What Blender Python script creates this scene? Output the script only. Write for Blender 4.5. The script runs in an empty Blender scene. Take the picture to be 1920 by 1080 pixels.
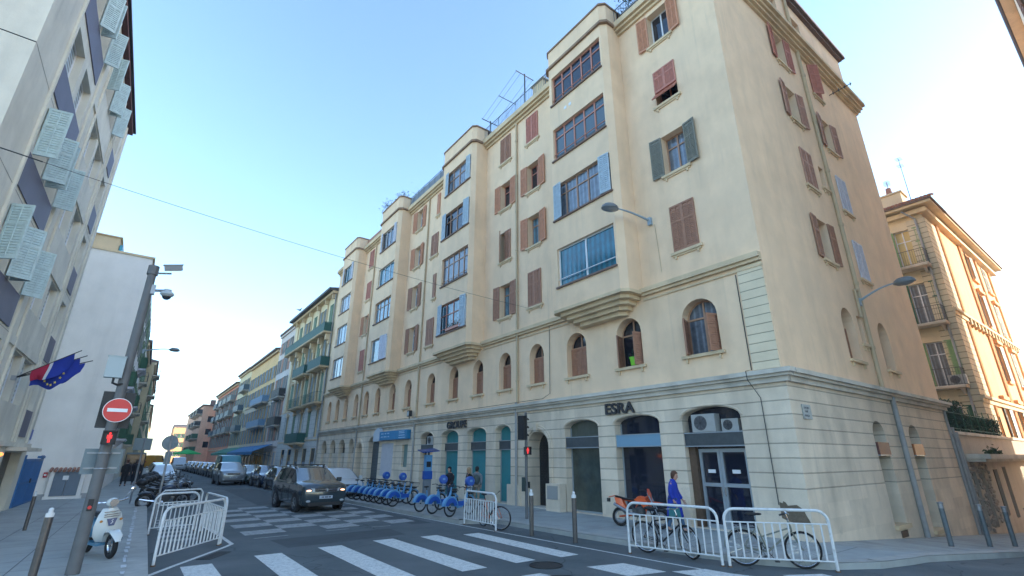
import bpy, math, random
from mathutils import Vector, Matrix
from mathutils.geometry import delaunay_2d_cdt
S = bpy.context.scene
COL = S.collection
rnd = random.Random(7)
R = math.radians
PI = math.pi

# ---------------------------------------------------------------- camera
cam_d = bpy.data.cameras.new("camera")
cam = bpy.data.objects.new("camera", cam_d)
COL.objects.link(cam)
PITCH = R(19.46); HEAD = R(36.835)
F = Vector((math.sin(HEAD), math.cos(HEAD), 0)); RT = Vector((math.cos(HEAD), -math.sin(HEAD), 0)); UPZ = Vector((0, 0, 1))
cf = F*math.cos(PITCH)+UPZ*math.sin(PITCH); cu = -F*math.sin(PITCH)+UPZ*math.cos(PITCH)
M = Matrix(((RT.x, cu.x, -cf.x), (RT.y, cu.y, -cf.y), (RT.z, cu.z, -cf.z)))
cam.matrix_world = Matrix.Translation((-13.6655, -6.0119, 2.05)) @ M.to_4x4()
cam_d.sensor_width = 36.0; cam_d.lens = 16.875
cam_d.clip_start = 0.05; cam_d.clip_end = 3000
S.camera = cam
# ---------------------------------------------------------------- world, sun, exposure
SUN_EL = R(13.0); SUN_ROT = R(122.0)
w = bpy.data.worlds.new("World"); S.world = w; w.use_nodes = True
nt = w.node_tree; nt.nodes.clear()
sky = nt.nodes.new('ShaderNodeTexSky'); sky.sky_type = 'NISHITA'; sky.sun_disc = False
sky.sun_elevation = SUN_EL; sky.sun_rotation = SUN_ROT; sky.altitude = 10
sky.air_density = 1.0; sky.dust_density = 0.7; sky.ozone_density = 2.4
bg = nt.nodes.new('ShaderNodeBackground'); bg.inputs[1].default_value = 0.15
wo = nt.nodes.new('ShaderNodeOutputWorld')
nt.links.new(sky.outputs[0], bg.inputs[0]); nt.links.new(bg.outputs[0], wo.inputs[0])
sd = bpy.data.lights.new("sun", 'SUN'); sd.energy = 2.6; sd.angle = R(0.53); sd.color = (1.0, .88, .72)
sun = bpy.data.objects.new("sun", sd); COL.objects.link(sun)
sdir = Vector((math.sin(SUN_ROT)*math.cos(SUN_EL), math.cos(SUN_ROT)*math.cos(SUN_EL), math.sin(SUN_EL)))
sun.rotation_euler = sdir.to_track_quat('Z', 'Y').to_euler()
S.view_settings.view_transform = 'Standard'; S.view_settings.look = 'None'
S.view_settings.exposure = 2.24; S.view_settings.gamma = 1.0; S.view_settings.use_curve_mapping = False
S.render.engine = 'CYCLES'
S.cycles.max_bounces = 7; S.cycles.diffuse_bounces = 4; S.cycles.glossy_bounces = 3

# ---------------------------------------------------------------- materials
MATS = {}
def mat(name, col=(.5, .5, .5), rough=.6, metal=0.0, spec=.5, emit=0.0, coat=0.0, var=0.0, vs=3.0, bump=0.0, bs=40.0, streak=0.0, alpha=None):
    if name in MATS: return MATS[name]
    m = bpy.data.materials.new(name); m.use_nodes = True
    t = m.node_tree; b = t.nodes['Principled BSDF']
    b.inputs['Base Color'].default_value = (*col, 1); b.inputs['Roughness'].default_value = rough
    b.inputs['Metallic'].default_value = metal; b.inputs['Specular IOR Level'].default_value = spec
    b.inputs['Coat Weight'].default_value = coat
    if emit:
        b.inputs['Emission Color'].default_value = (*col, 1); b.inputs['Emission Strength'].default_value = emit
    if var or bump or streak:
        g = t.nodes.new('ShaderNodeNewGeometry')
        src = g.outputs['Position']
        cur = None
        if var:
            n = t.nodes.new('ShaderNodeTexNoise'); n.inputs['Scale'].default_value = vs; n.inputs['Detail'].default_value = 6; n.inputs['Roughness'].default_value = .62
            t.links.new(src, n.inputs['Vector'])
            r = t.nodes.new('ShaderNodeMapRange'); r.inputs[1].default_value = .3; r.inputs[2].default_value = .7
            r.inputs[3].default_value = 1-var; r.inputs[4].default_value = 1+var*.6
            t.links.new(n.outputs[0], r.inputs[0]); cur = r.outputs[0]
        if streak:
            mp = t.nodes.new('ShaderNodeMapping'); mp.inputs['Scale'].default_value = (1.0, 1.0, .22)
            t.links.new(src, mp.inputs['Vector'])
            n = t.nodes.new('ShaderNodeTexNoise'); n.inputs['Scale'].default_value = 1.1; n.inputs['Detail'].default_value = 4; n.inputs['Roughness'].default_value = .55
            t.links.new(mp.outputs[0], n.inputs['Vector'])
            r = t.nodes.new('ShaderNodeMapRange'); r.inputs[1].default_value = .45; r.inputs[2].default_value = .8
            r.inputs[3].default_value = 1; r.inputs[4].default_value = 1-streak
            t.links.new(n.outputs[0], r.inputs[0])
            if cur:
                mm = t.nodes.new('ShaderNodeMath'); mm.operation = 'MULTIPLY'
                t.links.new(cur, mm.inputs[0]); t.links.new(r.outputs[0], mm.inputs[1]); cur = mm.outputs[0]
            else: cur = r.outputs[0]
        if cur:
            mx = t.nodes.new('ShaderNodeMix'); mx.data_type = 'RGBA'; mx.blend_type = 'MULTIPLY'; mx.inputs[0].default_value = 1
            mx.inputs[6].default_value = (*col, 1); t.links.new(cur, mx.inputs[7]); t.links.new(mx.outputs[2], b.inputs['Base Color'])
            m['mixnode'] = mx.name
        if bump:
            n = t.nodes.new('ShaderNodeTexNoise'); n.inputs['Scale'].default_value = bs; n.inputs['Detail'].default_value = 5
            t.links.new(src, n.inputs['Vector'])
            bp = t.nodes.new('ShaderNodeBump'); bp.inputs['Strength'].default_value = bump; bp.inputs['Distance'].default_value = .02
            t.links.new(n.outputs[0], bp.inputs['Height']); t.links.new(bp.outputs[0], b.inputs['Normal'])
    MATS[name] = m; return m

def joints(m, period, zoff, width, depth=.55, axis='Z', bump=.6):
    """horizontal recessed joints every `period` metres (real masonry pattern)"""
    t = m.node_tree; b = t.nodes['Principled BSDF']
    g = t.nodes.new('ShaderNodeNewGeometry'); sx = t.nodes.new('ShaderNodeSeparateXYZ'); t.links.new(g.outputs['Position'], sx.inputs[0])
    wn = t.nodes.new('ShaderNodeTexNoise'); wn.inputs['Scale'].default_value = 2.5; t.links.new(g.outputs['Position'], wn.inputs['Vector'])
    wm = t.nodes.new('ShaderNodeMath'); wm.operation = 'MULTIPLY_ADD'; wm.inputs[1].default_value = .012; t.links.new(wn.outputs[0], wm.inputs[0]); t.links.new(sx.outputs[axis], wm.inputs[2])
    a = t.nodes.new('ShaderNodeMath'); a.operation = 'SUBTRACT'; t.links.new(wm.outputs[0], a.inputs[0]); a.inputs[1].default_value = zoff
    p = t.nodes.new('ShaderNodeMath'); p.operation = 'PINGPONG'; p.inputs[1].default_value = period/2; t.links.new(a.outputs[0], p.inputs[0])
    r = t.nodes.new('ShaderNodeMapRange'); r.inputs[1].default_value = width*.5; r.inputs[2].default_value = width*1.1; r.inputs[3].default_value = 1-depth; r.inputs[4].default_value = 1
    t.links.new(p.outputs[0], r.inputs[0])
    # only between 1.2 m and 3.95 m
    if m.get('jz'):
        c = t.nodes.new('ShaderNodeMath'); c.operation = 'LESS_THAN'; t.links.new(sx.outputs['Z'], c.inputs[0]); c.inputs[1].default_value = m['jz']
        mxx = t.nodes.new('ShaderNodeMath'); mxx.operation = 'MAXIMUM'; t.links.new(c.outputs[0], mxx.inputs[0]); t.links.new(r.outputs[0], mxx.inputs[1]); rr = mxx.outputs[0]
    else: rr = r.outputs[0]
    mx = t.nodes.new('ShaderNodeMix'); mx.data_type = 'RGBA'; mx.blend_type = 'MULTIPLY'; mx.inputs[0].default_value = 1
    old = b.inputs['Base Color'].links
    if old: t.links.new(old[0].from_socket, mx.inputs[6])
    else: mx.inputs[6].default_value = b.inputs['Base Color'].default_value
    t.links.new(rr, mx.inputs[7]); t.links.new(mx.outputs[2], b.inputs['Base Color'])
    bp = t.nodes.new('ShaderNodeBump'); bp.inputs['Strength'].default_value = bump; bp.inputs['Distance'].default_value = .03
    t.links.new(rr, bp.inputs['Height'])
    if b.inputs['Normal'].links: t.links.new(b.inputs['Normal'].links[0].from_socket, bp.inputs['Normal'])
    t.links.new(bp.outputs[0], b.inputs['Normal'])
    return m

def second(m, col2, scale, lo, hi, rough=.6):
    """patches of a second colour (stains, wear, repairs)"""
    t = m.node_tree; b = t.nodes['Principled BSDF']
    g = t.nodes.new('ShaderNodeNewGeometry'); n = t.nodes.new('ShaderNodeTexNoise'); n.inputs['Scale'].default_value = scale; n.inputs['Detail'].default_value = 9; n.inputs['Roughness'].default_value = rough
    t.links.new(g.outputs['Position'], n.inputs['Vector'])
    r = t.nodes.new('ShaderNodeMapRange'); r.inputs[1].default_value = lo; r.inputs[2].default_value = hi; t.links.new(n.outputs[0], r.inputs[0])
    mx = t.nodes.new('ShaderNodeMix'); mx.data_type = 'RGBA'; t.links.new(r.outputs[0], mx.inputs[0])
    old = b.inputs['Base Color'].links
    if old: t.links.new(old[0].from_socket, mx.inputs[6])
    else: mx.inputs[6].default_value = b.inputs['Base Color'].default_value
    mx.inputs[7].default_value = (*col2, 1); t.links.new(mx.outputs[2], b.inputs['Base Color'])
    return m

def pl(name, col, **k):
    a = dict(rough=.9, spec=.2, var=.09, vs=1.1, bump=.25, bs=30, streak=.16); a.update(k)
    return mat(name, col, **a)
def dirt(m, col, amt, sc=(5, 5, .16), lo=.56, hi=.8):
    """rain streaks: thin vertical runs that come and go over the wall"""
    t = m.node_tree; b = t.nodes['Principled BSDF']; g = t.nodes.new('ShaderNodeNewGeometry')
    mp = t.nodes.new('ShaderNodeMapping'); mp.inputs['Scale'].default_value = sc; t.links.new(g.outputs['Position'], mp.inputs['Vector'])
    n = t.nodes.new('ShaderNodeTexNoise'); n.inputs['Scale'].default_value = 1; n.inputs['Detail'].default_value = 6; t.links.new(mp.outputs[0], n.inputs['Vector'])
    r = t.nodes.new('ShaderNodeMapRange'); r.inputs[1].default_value = lo; r.inputs[2].default_value = hi; r.inputs[4].default_value = amt; t.links.new(n.outputs[0], r.inputs[0])
    n2 = t.nodes.new('ShaderNodeTexNoise'); n2.inputs['Scale'].default_value = .5; n2.inputs['Detail'].default_value = 3; t.links.new(g.outputs['Position'], n2.inputs['Vector'])
    r2 = t.nodes.new('ShaderNodeMapRange'); r2.inputs[1].default_value = .45; r2.inputs[2].default_value = .62; t.links.new(n2.outputs[0], r2.inputs[0])
    mu = t.nodes.new('ShaderNodeMath'); mu.operation = 'MULTIPLY'; t.links.new(r.outputs[0], mu.inputs[0]); t.links.new(r2.outputs[0], mu.inputs[1])
    mx = t.nodes.new('ShaderNodeMix'); mx.data_type = 'RGBA'; t.links.new(mu.outputs[0], mx.inputs[0]); t.links.new(b.inputs['Base Color'].links[0].from_socket, mx.inputs[6]); mx.inputs[7].default_value = (*col, 1); t.links.new(mx.outputs[2], b.inputs['Base Color'])
def blocks(m, h, zoff, amt):
    """each stone block has its own tone"""
    t = m.node_tree; b = t.nodes['Principled BSDF']; g = t.nodes.new('ShaderNodeNewGeometry')
    mp = t.nodes.new('ShaderNodeMapping'); mp.inputs['Location'].default_value = (.3, .2, -zoff/h); mp.inputs['Scale'].default_value = (.72, .72, 1/h); t.links.new(g.outputs['Position'], mp.inputs['Vector'])
    fl = t.nodes.new('ShaderNodeVectorMath'); fl.operation = 'FLOOR'; t.links.new(mp.outputs[0], fl.inputs[0])
    wn = t.nodes.new('ShaderNodeTexWhiteNoise'); t.links.new(fl.outputs[0], wn.inputs['Vector'])
    r = t.nodes.new('ShaderNodeMapRange'); r.inputs[3].default_value = 1-amt; r.inputs[4].default_value = 1; t.links.new(wn.outputs['Value'], r.inputs[0])
    mx = t.nodes.new('ShaderNodeMix'); mx.data_type = 'RGBA'; mx.blend_type = 'MULTIPLY'; mx.inputs[0].default_value = 1; t.links.new(b.inputs['Base Color'].links[0].from_socket, mx.inputs[6]); t.links.new(r.outputs[0], mx.inputs[7]); t.links.new(mx.outputs[2], b.inputs['Base Color'])
plaster = pl('cream_plaster', (.90, .65, .43))
second(plaster, (.80, .59, .40), .35, .5, .75)
dirt(plaster, (.36, .29, .21), .32)
trim = pl('cream_trim', (.72, .55, .35), streak=.3)
stone = pl('painted_stone', (.82, .68, .52), var=.12, streak=.28)
blocks(stone, .366, 1.31, .13); dirt(stone, (.26, .24, .21), .38, (4, 4, .3)); second(stone, (.42, .37, .30), 1.1, .58, .8, .8); stone['jz'] = 1.15
joints(stone, .366, 1.31, .022, .42, bump=.4)
quoinm = pl('quoin_plaster', (.80, .66, .46)); joints(quoinm, .265, 4.6, .016, .5)
ledgem = pl('ledge_stone', (.64, .58, .49), streak=.4)
darkroof = mat('dark_roof_edge', (.16, .11, .09), .8, var=.3, vs=8)
conc = pl('grey_concrete', (.70, .66, .56), var=.1, streak=.2); second(conc, (.55, .52, .46), .5, .5, .8)
dirt(conc, (.30, .29, .26), .45)
purple = mat('grey_purple_panel', (.13, .12, .165), .6, var=.15, vs=.7)
white_pl = pl('white_plaster', (.86, .80, .74), var=.06, streak=.12); 
dirt(white_pl, (.5, .47, .43), .4, (2.5, 2.5, .1))
asphalt = mat('asphalt', (.105, .122, .126), .85, spec=.3, var=.22, vs=.8, bump=.5, bs=160)
second(asphalt, (.15, .162, .165), .35, .45, .7); second(asphalt, (.055, .06, .062), 1.3, .60, .72, .85); second(asphalt, (.17, .18, .18), 55, .62, .74, .8)
pave = mat('pavement', (.36, .37, .35), .85, spec=.3, var=.16, vs=1.2, bump=.3, bs=90); second(pave, (.22, .22, .215), .7, .5, .8)
kerbm = mat('kerb_stone', (.38, .37, .34), .8, var=.2, vs=3, bump=.3)
paint = mat('road_paint', (.72, .72, .68), .75, var=.12, vs=6, bump=.3, bs=150); second(paint, (.16, .17, .17), 12, .46, .70, .85)
paint_worn = mat('worn_road_paint', (.36, .37, .36), .8, var=.2, vs=4); second(paint_worn, (.085, .09, .10), 7, .48, .66, .8)
def cracks(m):
    t = m.node_tree; b = t.nodes['Principled BSDF']; g = t.nodes.new('ShaderNodeNewGeometry')
    n = t.nodes.new('ShaderNodeTexNoise'); n.inputs['Scale'].default_value = .8; n.inputs['Detail'].default_value = 5; t.links.new(g.outputs['Position'], n.inputs['Vector'])
    ad = t.nodes.new('ShaderNodeVectorMath'); ad.operation = 'MULTIPLY_ADD'; t.links.new(n.outputs['Color'], ad.inputs[0]); ad.inputs[1].default_value = (1.6, 1.6, 0); t.links.new(g.outputs['Position'], ad.inputs[2])
    v = t.nodes.new('ShaderNodeTexVoronoi'); v.feature = 'DISTANCE_TO_EDGE'; v.inputs['Scale'].default_value = .22; t.links.new(ad.outputs[0], v.inputs['Vector'])
    r = t.nodes.new('ShaderNodeMapRange'); r.inputs[1].default_value = .001; r.inputs[2].default_value = .005; r.inputs[3].default_value = .55; r.inputs[4].default_value = 1; t.links.new(v.outputs['Distance'], r.inputs[0])
    mx = t.nodes.new('ShaderNodeMix'); mx.data_type = 'RGBA'; mx.blend_type = 'MULTIPLY'; mx.inputs[0].default_value = 1
    t.links.new(b.inputs['Base Color'].links[0].from_socket, mx.inputs[6]); t.links.new(r.outputs[0], mx.inputs[7]); t.links.new(mx.outputs[2], b.inputs['Base Color'])
cracks(asphalt)
def sh(name, c): return mat(name, c, .65, var=.16, vs=7, bump=.2, bs=60)
brown = sh('brown_shutter', (.38, .185, .11)); salmon = sh('salmon_shutter', (.58, .26, .14)); pink = sh('pink_shutter', (.52, .20, .14))
greygreen = sh('grey_green_shutter', (.20, .19, .145)); pblue = sh('pale_blue_shutter', (.43, .52, .58)); green = sh('green_shutter', (.14, .22, .13)); dgreen = sh('dark_green_shutter', (.03, .11, .06))
teal_sh = sh('pale_teal_shutter', (.50, .62, .62)); mauve = sh('mauve_shutter', (.48, .26, .18)); whitesh = sh('white_shutter', (.6, .6, .66)); bluegrey = sh('blue_grey_shutter', (.25, .27, .25))
wframe = mat('wood_window_frame', (.42, .24, .15), .5); pframe = mat('pink_window_frame', (.52, .21, .14), .5); whframe = mat('white_window_frame', (.72, .73, .75), .4); dframe = mat('dark_window_frame', (.05, .05, .055), .4)
g_dark = mat('dark_glass', (.012, .018, .028), .06, spec=.8); g_cur = mat('curtained_glass', (.22, .26, .31), .12, spec=.9, var=.35, vs=5); g_teal = mat('teal_curtain_glass', (.01, .15, .22), .1, spec=.7, var=.35, vs=4)
g_blue = mat('blue_curtain_glass', (.12, .27, .36), .08, spec=.9, var=.4, vs=3)
g_slat = joints(mat('white_slat_blind', (.42, .50, .56), .3, spec=.6), .16, 0, .05, .75, bump=.1)
g_blind = joints(mat('blind_glass', (.09, .13, .15), .1, spec=.8), .12, 0, .03, .5, bump=.05)
joints(g_cur, .21, 0, .09, .45, 'Y', .1); joints(g_teal, .26, 0, .08, .4, 'Y', .1); joints(g_blue, .33, .1, .09, .5, 'Y', .1)
g_yel = mat('lit_yellow_glass', (.8, .62, .3), .3)
metal = mat('galvanised_steel', (.30, .31, .33), .45, metal=.6, var=.15, vs=6); dmetal = mat('dark_metal', (.045, .047, .05), .5, metal=.3); black = mat('black_plastic', (.012, .012, .014), .5)
polem = mat('painted_grey_pole', (.115, .118, .122), .55, var=.15, vs=5); boll = mat('bollard_steel', (.12, .11, .105), .4, metal=.5, var=.2, vs=9)
whitep = mat('white_paint', (.66, .67, .67), .45, var=.1, vs=12); second(whitep, (.40, .37, .33), 9, .55, .8)
chrome = mat('chrome', (.6, .6, .62), .15, metal=1); rubber = mat('rubber', (.012, .012, .013), .8); redp = mat('sign_red', (.62, .035, .03), .4); signw = mat('sign_white', (.78, .78, .78), .4)
pipem = pl('cream_pipe', (.55, .43, .28)); greyp = mat('grey_pipe', (.33, .33, .32), .6, var=.2, vs=3)
skin = mat('skin', (.45, .25, .18), .6); hair_b = mat('brown_hair', (.09, .035, .018), .7); hair_bl = mat('blonde_hair', (.33, .22, .12), .7)
coatm = mat('blue_coat', (.012, .035, .33), .85, var=.15, vs=12); jeans = mat('blue_jeans', (.06, .12, .2), .9, var=.2, vs=10); blackc = mat('black_cloth', (.012, .012, .016), .9); shoe = mat('dark_shoe', (.02, .018, .018), .6)
leafm = mat('leaf_green', (.035, .075, .03), .7, var=.4, vs=3); leafd = mat('hedge_green', (.012, .05, .022), .75, var=.4, vs=4); leafb = mat('blue_green_leaf', (.035, .075, .075), .7, var=.3, vs=5)

# ---------------------------------------------------------------- mesh helpers
class Fr:
    """facade frame: a = metres to the right seen from outside, e = metres outward"""
    def __init__(s, ox, oy, deg): s.ox, s.oy, s.th = ox, oy, R(deg); s.c, s.s = math.cos(s.th), math.sin(s.th)
    def p(s, a, e, z): return Vector((s.ox + a*s.c + e*s.s, s.oy + a*s.s - e*s.c, z))
ID = Fr(0, 0, 0)   # a = x, e = -y

class MB:
    def __init__(s, fr=None, off=(0, 0, 0)): s.v = []; s.f = []; s.m = []; s.fr = fr; s.off = Vector(off); s.mi = 0
    def add(s, vs, fs, mi=None):
        n = len(s.v); s.v += [Vector(x) for x in vs]; s.f += [tuple(n+i for i in f) for f in fs]; s.m += [s.mi if mi is None else mi]*len(fs)
    def quad(s, *p, mi=None): s.add(p, [tuple(range(len(p)))], mi)
    def box(s, x0, x1, y0, y1, z0, z1, mi=None):
        s.add([(x, y, z) for x in (x0, x1) for y in (y0, y1) for z in (z0, z1)], [(0, 1, 3, 2), (4, 6, 7, 5), (0, 4, 5, 1), (2, 3, 7, 6), (0, 2, 6, 4), (1, 5, 7, 3)], mi)
    def fb(s, a0, a1, e0, e1, z0, z1, mi=None, fr=None):
        fr = fr or s.fr
        s.add([fr.p(a, e, z) for a in (a0, a1) for e in (e0, e1) for z in (z0, z1)], [(0, 1, 3, 2), (4, 6, 7, 5), (0, 4, 5, 1), (2, 3, 7, 6), (0, 2, 6, 4), (1, 5, 7, 3)], mi)
    def prism(s, pts, n, mi=None):
        """pts: list of 3d points (planar), extruded by vector n"""
        k = len(pts); n = Vector(n); p = [Vector(x) for x in pts]
        s.add(p+[x+n for x in p], [tuple(range(k))[::-1], tuple(range(k, 2*k))]+[(i, (i+1) % k, (i+1) % k+k, i+k) for i in range(k)], mi)
    def tube(s, p, q, r, r2=None, n=8, mi=None, cap=True):
        p, q = Vector(p), Vector(q); d = q-p
        if d.length < 1e-6: return
        r2 = r if r2 is None else r2
        u = d.orthogonal().normalized(); w_ = d.normalized().cross(u)
        vs = []
        for c, rr in ((p, r), (q, r2)):
            vs += [c+(u*math.cos(2*PI*i/n)+w_*math.sin(2*PI*i/n))*rr for i in range(n)]
        fs = [(i, (i+1) % n, (i+1) % n+n, i+n) for i in range(n)]
        if cap: fs += [tuple(range(n))[::-1], tuple(range(n, 2*n))]
        s.add(vs, fs, mi)
    def path(s, pts, r, n=6, mi=None, closed=False):
        pts = [Vector(x) for x in pts]; k = len(pts); vs = []; prev = None
        for i, c in enumerate(pts):
            if closed: d = pts[(i+1) % k]-pts[i-1]
            else: d = pts[min(i+1, k-1)]-pts[max(i-1, 0)]
            d.normalize()
            if prev is None: u = d.orthogonal().normalized()
            else: u = (prev-d*prev.dot(d)).normalized()
            prev = u; w_ = d.cross(u); rr = r[i] if isinstance(r, (list, tuple)) else r
            vs += [c+(u*math.cos(2*PI*j/n)+w_*math.sin(2*PI*j/n))*rr for j in range(n)]
        fs = []
        for i in range(k if closed else k-1):
            a, b_ = i*n, ((i+1) % k)*n
            fs += [(a+j, a+(j+1) % n, b_+(j+1) % n, b_+j) for j in range(n)]
        if not closed: fs += [tuple(range(n))[::-1], tuple(range((k-1)*n, k*n))]
        s.add(vs, fs, mi)
    def ring(s, c, nrm, rad, r, seg=24, n=6, mi=None, a0=0, a1=2*PI):
        c = Vector(c); nrm = Vector(nrm).normalized(); u = nrm.orthogonal().normalized()
        if abs(nrm.z) < .9: u = Vector((0, 0, 1)).cross(nrm).normalized()
        w_ = nrm.cross(u); full = abs(a1-a0-2*PI) < 1e-3
        k = seg if full else seg+1
        s.path([c+(u*math.cos(a0+(a1-a0)*i/seg)+w_*math.sin(a0+(a1-a0)*i/seg))*rad for i in range(k)], r, n, mi, closed=full)
    def disc(s, c, nrm, rad, th=.01, seg=20, mi=None):
        c = Vector(c); nrm = Vector(nrm).normalized(); s.tube(c-nrm*th/2, c+nrm*th/2, rad, n=seg, mi=mi)
    def loft(s, rings, mi=None, cap=True, closed=True):
        n = len(rings[0]); vs = [p for r_ in rings for p in r_]; fs = []
        for i in range(len(rings)-1):
            for j in range(n if closed else n-1): fs.append((i*n+j, i*n+(j+1) % n, (i+1)*n+(j+1) % n, (i+1)*n+j))
        if cap: fs += [tuple(range(n))[::-1], tuple(range((len(rings)-1)*n, len(rings)*n))]
        s.add(vs, fs, mi)
    def ell(s, c, rx, ry, rz, nu=12, nv=8, mi=None, rot=None):
        c = Vector(c); rings = []
        for i in range(nv+1):
            t = PI*i/nv; k = max(math.sin(t), .02)
            ring_ = [Vector((rx*k*math.cos(2*PI*j/nu), ry*k*math.sin(2*PI*j/nu), -rz*math.cos(t))) for j in range(nu)]
            if rot: ring_ = [rot @ p for p in ring_]
            rings.append([c+p for p in ring_])
        s.loft(rings, mi)
    def build(s, name, m, parent=None, smooth=False, loc=None, rz=None):
        me = bpy.data.meshes.new(name)
        me.from_pydata([tuple(x-s.off) for x in s.v], [], s.f)
        for mm in (m if isinstance(m, (list, tuple)) else [m]): me.materials.append(mm)
        if any(s.m): me.polygons.foreach_set('material_index', s.m)
        if smooth: me.shade_smooth()
        if smooth == 'auto': me.set_sharp_from_angle(angle=R(35))
        o = put(name, me, parent)
        if loc: o.location = loc
        if rz is not None: o.rotation_euler = (0, 0, rz)
        return o
def put(name, me, parent=None, loc=None, rot=None):
    o = bpy.data.objects.new(name, me); COL.objects.link(o)
    if parent: o.parent = parent
    if loc is not None: o.location = loc
    if rot is not None: o.rotation_euler = rot
    return o
def tag(o, label, cat, group=None, kind=None):
    if label: o['label'] = label
    if cat: o['category'] = cat
    if group: o['group'] = group
    if kind: o['kind'] = kind
    return o
def thing(name, label, cat, loc=(0, 0, 0), rz=0.0, group=None):
    o = bpy.data.objects.new(name, None); COL.objects.link(o); o.location = loc; o.rotation_euler = (0, 0, rz); o.empty_display_size = .2
    return tag(o, label, cat, group)
def copy_tree(o, parent=None, loc=None, rz=None, label=None):
    c = o.copy(); COL.objects.link(c); c.parent = parent
    if loc is not None: c.location = loc
    if rz is not None: c.rotation_euler = (0, 0, rz)
    if label: c['label'] = label
    for ch in list(o.children): copy_tree(ch, c)
    return c
def struct(o): o['kind'] = 'structure'; return o
def zg(x, y=0): return -.07*max(0.0, min(x, 60.0))

def inpoly(p, poly):
    x, y = p; r = False; n = len(poly)
    for i in range(n):
        x1, y1 = poly[i]; x2, y2 = poly[i-1]
        if (y1 > y) != (y2 > y) and x < (x2-x1)*(y-y1)/(y2-y1)+x1: r = not r
    return r
def tess(outer, holes):
    vs = [Vector(p) for p in outer]; ed = []; k = len(outer); ed += [(i, (i+1) % k) for i in range(k)]
    for h in holes:
        b0 = len(vs); vs += [Vector(p) for p in h]; ed += [(b0+i, b0+(i+1) % len(h)) for i in range(len(h))]
    ov, oe, of, _, _, _ = delaunay_2d_cdt(vs, ed, [], 0, 1e-5)
    out = []
    for f in of:
        c = sum((ov[i] for i in f), Vector((0, 0)))/len(f)
        if inpoly(c, outer) and not any(inpoly(c, h) for h in holes): out.append(f)
    return ov, out
def wall(mb, fr, a0, a1, z0, z1, holes=(), e=0.0, depth=.25, mi=0):
    hs = []
    ov, fs = tess([(a0, z0), (a1, z0), (a1, z1), (a0, z1)], holes)
    mb.add([fr.p(v[0], e, v[1]) for v in ov], fs, mi)
    for h in holes:
        n = len(h)
        for i in range(n):
            (xa, za), (xb, zb) = h[i], h[(i+1) % n]
            mb.quad(fr.p(xa, e, za), fr.p(xb, e, zb), fr.p(xb, e-depth, zb), fr.p(xa, e-depth, za), mi=mi)
def rect(a0, a1, z0, z1): return [(a0, z0), (a1, z0), (a1, z1), (a0, z1)]
def arch(a0, a1, z0, zs, zt, n=10):
    c = (a0+a1)/2; r = (a1-a0)/2
    return [(a0, z0), (a1, z0)]+[(c+r*math.cos(PI*i/n), zs+(zt-zs)*math.sin(PI*i/n)) for i in range(n+1)]
def rot2(p, a): return (p[0]*math.cos(a)-p[1]*math.sin(a), p[0]*math.sin(a)+p[1]*math.cos(a))

# ---------------------------------------------------------------- window kit (cached meshes, local x = right, -y = outward)
MC = {}
def cached(key, fn, m):
    if key not in MC:
        mb = MB(ID); fn(mb); me = bpy.data.meshes.new(str(key[0])); me.from_pydata([tuple(v) for v in mb.v], [], mb.f)
        for mm in (m if isinstance(m, (list, tuple)) else [m]): me.materials.append(mm)
        if any(mb.m): me.polygons.foreach_set('material_index', mb.m)
        MC[key] = me
    return MC[key]
def leaf_fn(w_, h, side, slat=.07, mid=True, rails=True):
    def fn(mb):
        x0, x1 = (0, w_) if side > 0 else (-w_, 0); t = .024; st = .055
        mb.fb(x0, x0+st, -t, t, 0, h); mb.fb(x1-st, x1, -t, t, 0, h)
        for z in ([0, h*.62, h-.07] if mid else [0, h-.07]): mb.fb(x0+st, x1-st, -t, t, z, z+.07)
        mb.fb((x0+x1)/2-.014, (x0+x1)/2+.014, -t*.9, t+.004, .07, h-.07)
        n = int((h-.14)/slat)
        for i in range(n):
            z = .07+i*slat
            mb.quad((x0+st, -.003, z+slat*.95), (x1-st, -.003, z+slat*.95), (x1-st, -.02, z+.004), (x0+st, -.02, z+.004)); mb.quad((x0+st, -.02, z+.004), (x1-st, -.02, z+.004), (x1-st, -.003, z), (x0+st, -.003, z))
            mb.quad((x0+st, .003, z+slat*.95), (x1-st, .003, z+slat*.95), (x1-st, .02, z+.004), (x0+st, .02, z+.004)); mb.quad((x0+st, .02, z+.004), (x1-st, .02, z+.004), (x1-st, .003, z), (x0+st, .003, z))
        mb.quad((x0+st, 0, .05), (x1-st, 0, .05), (x1-st, 0, h-.05), (x0+st, 0, h-.05))
    return fn
def add_leaf(win, w_, h, side, x, m, ang, z=0, y=-.03, slat=.07, name='shutter', label=None):
    me = cached(('shutter', round(w_, 2), round(h, 2), side, m.name, slat), leaf_fn(w_, h, side, slat), m)
    o = put(name, me, win, (x, y, z), (0, 0, -ang if side > 0 else ang))
    if label: o['label'] = label
    return o
def frame_fn(w_, h, n, transom, fw=.05, bar=0, casement=True):
    def fn(mb):
        y = .04
        mb.fb(-w_/2, -w_/2+fw, -y, 0, 0, h); mb.fb(w_/2-fw, w_/2, -y, 0, 0, h)
        mb.fb(-w_/2+fw, w_/2-fw, -y, 0, 0, fw); mb.fb(-w_/2+fw, w_/2-fw, -y, 0, h-fw, h)
        for i in range(1, n): mb.fb(-w_/2+w_*i/n-fw*.6, -w_/2+w_*i/n+fw*.6, -y, .006, fw, h-fw)
        for t in transom:
            for i in range(n): mb.fb(-w_/2+w_*i/n+fw*.6, -w_/2+w_*(i+1)/n-fw*.6, -y, .003, h*t-fw*.5, h*t+fw*.5)
        if bar: mb.tube((-w_/2, -.06, h*bar), (w_/2, -.06, h*bar), .02, n=5)
    return fn
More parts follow.
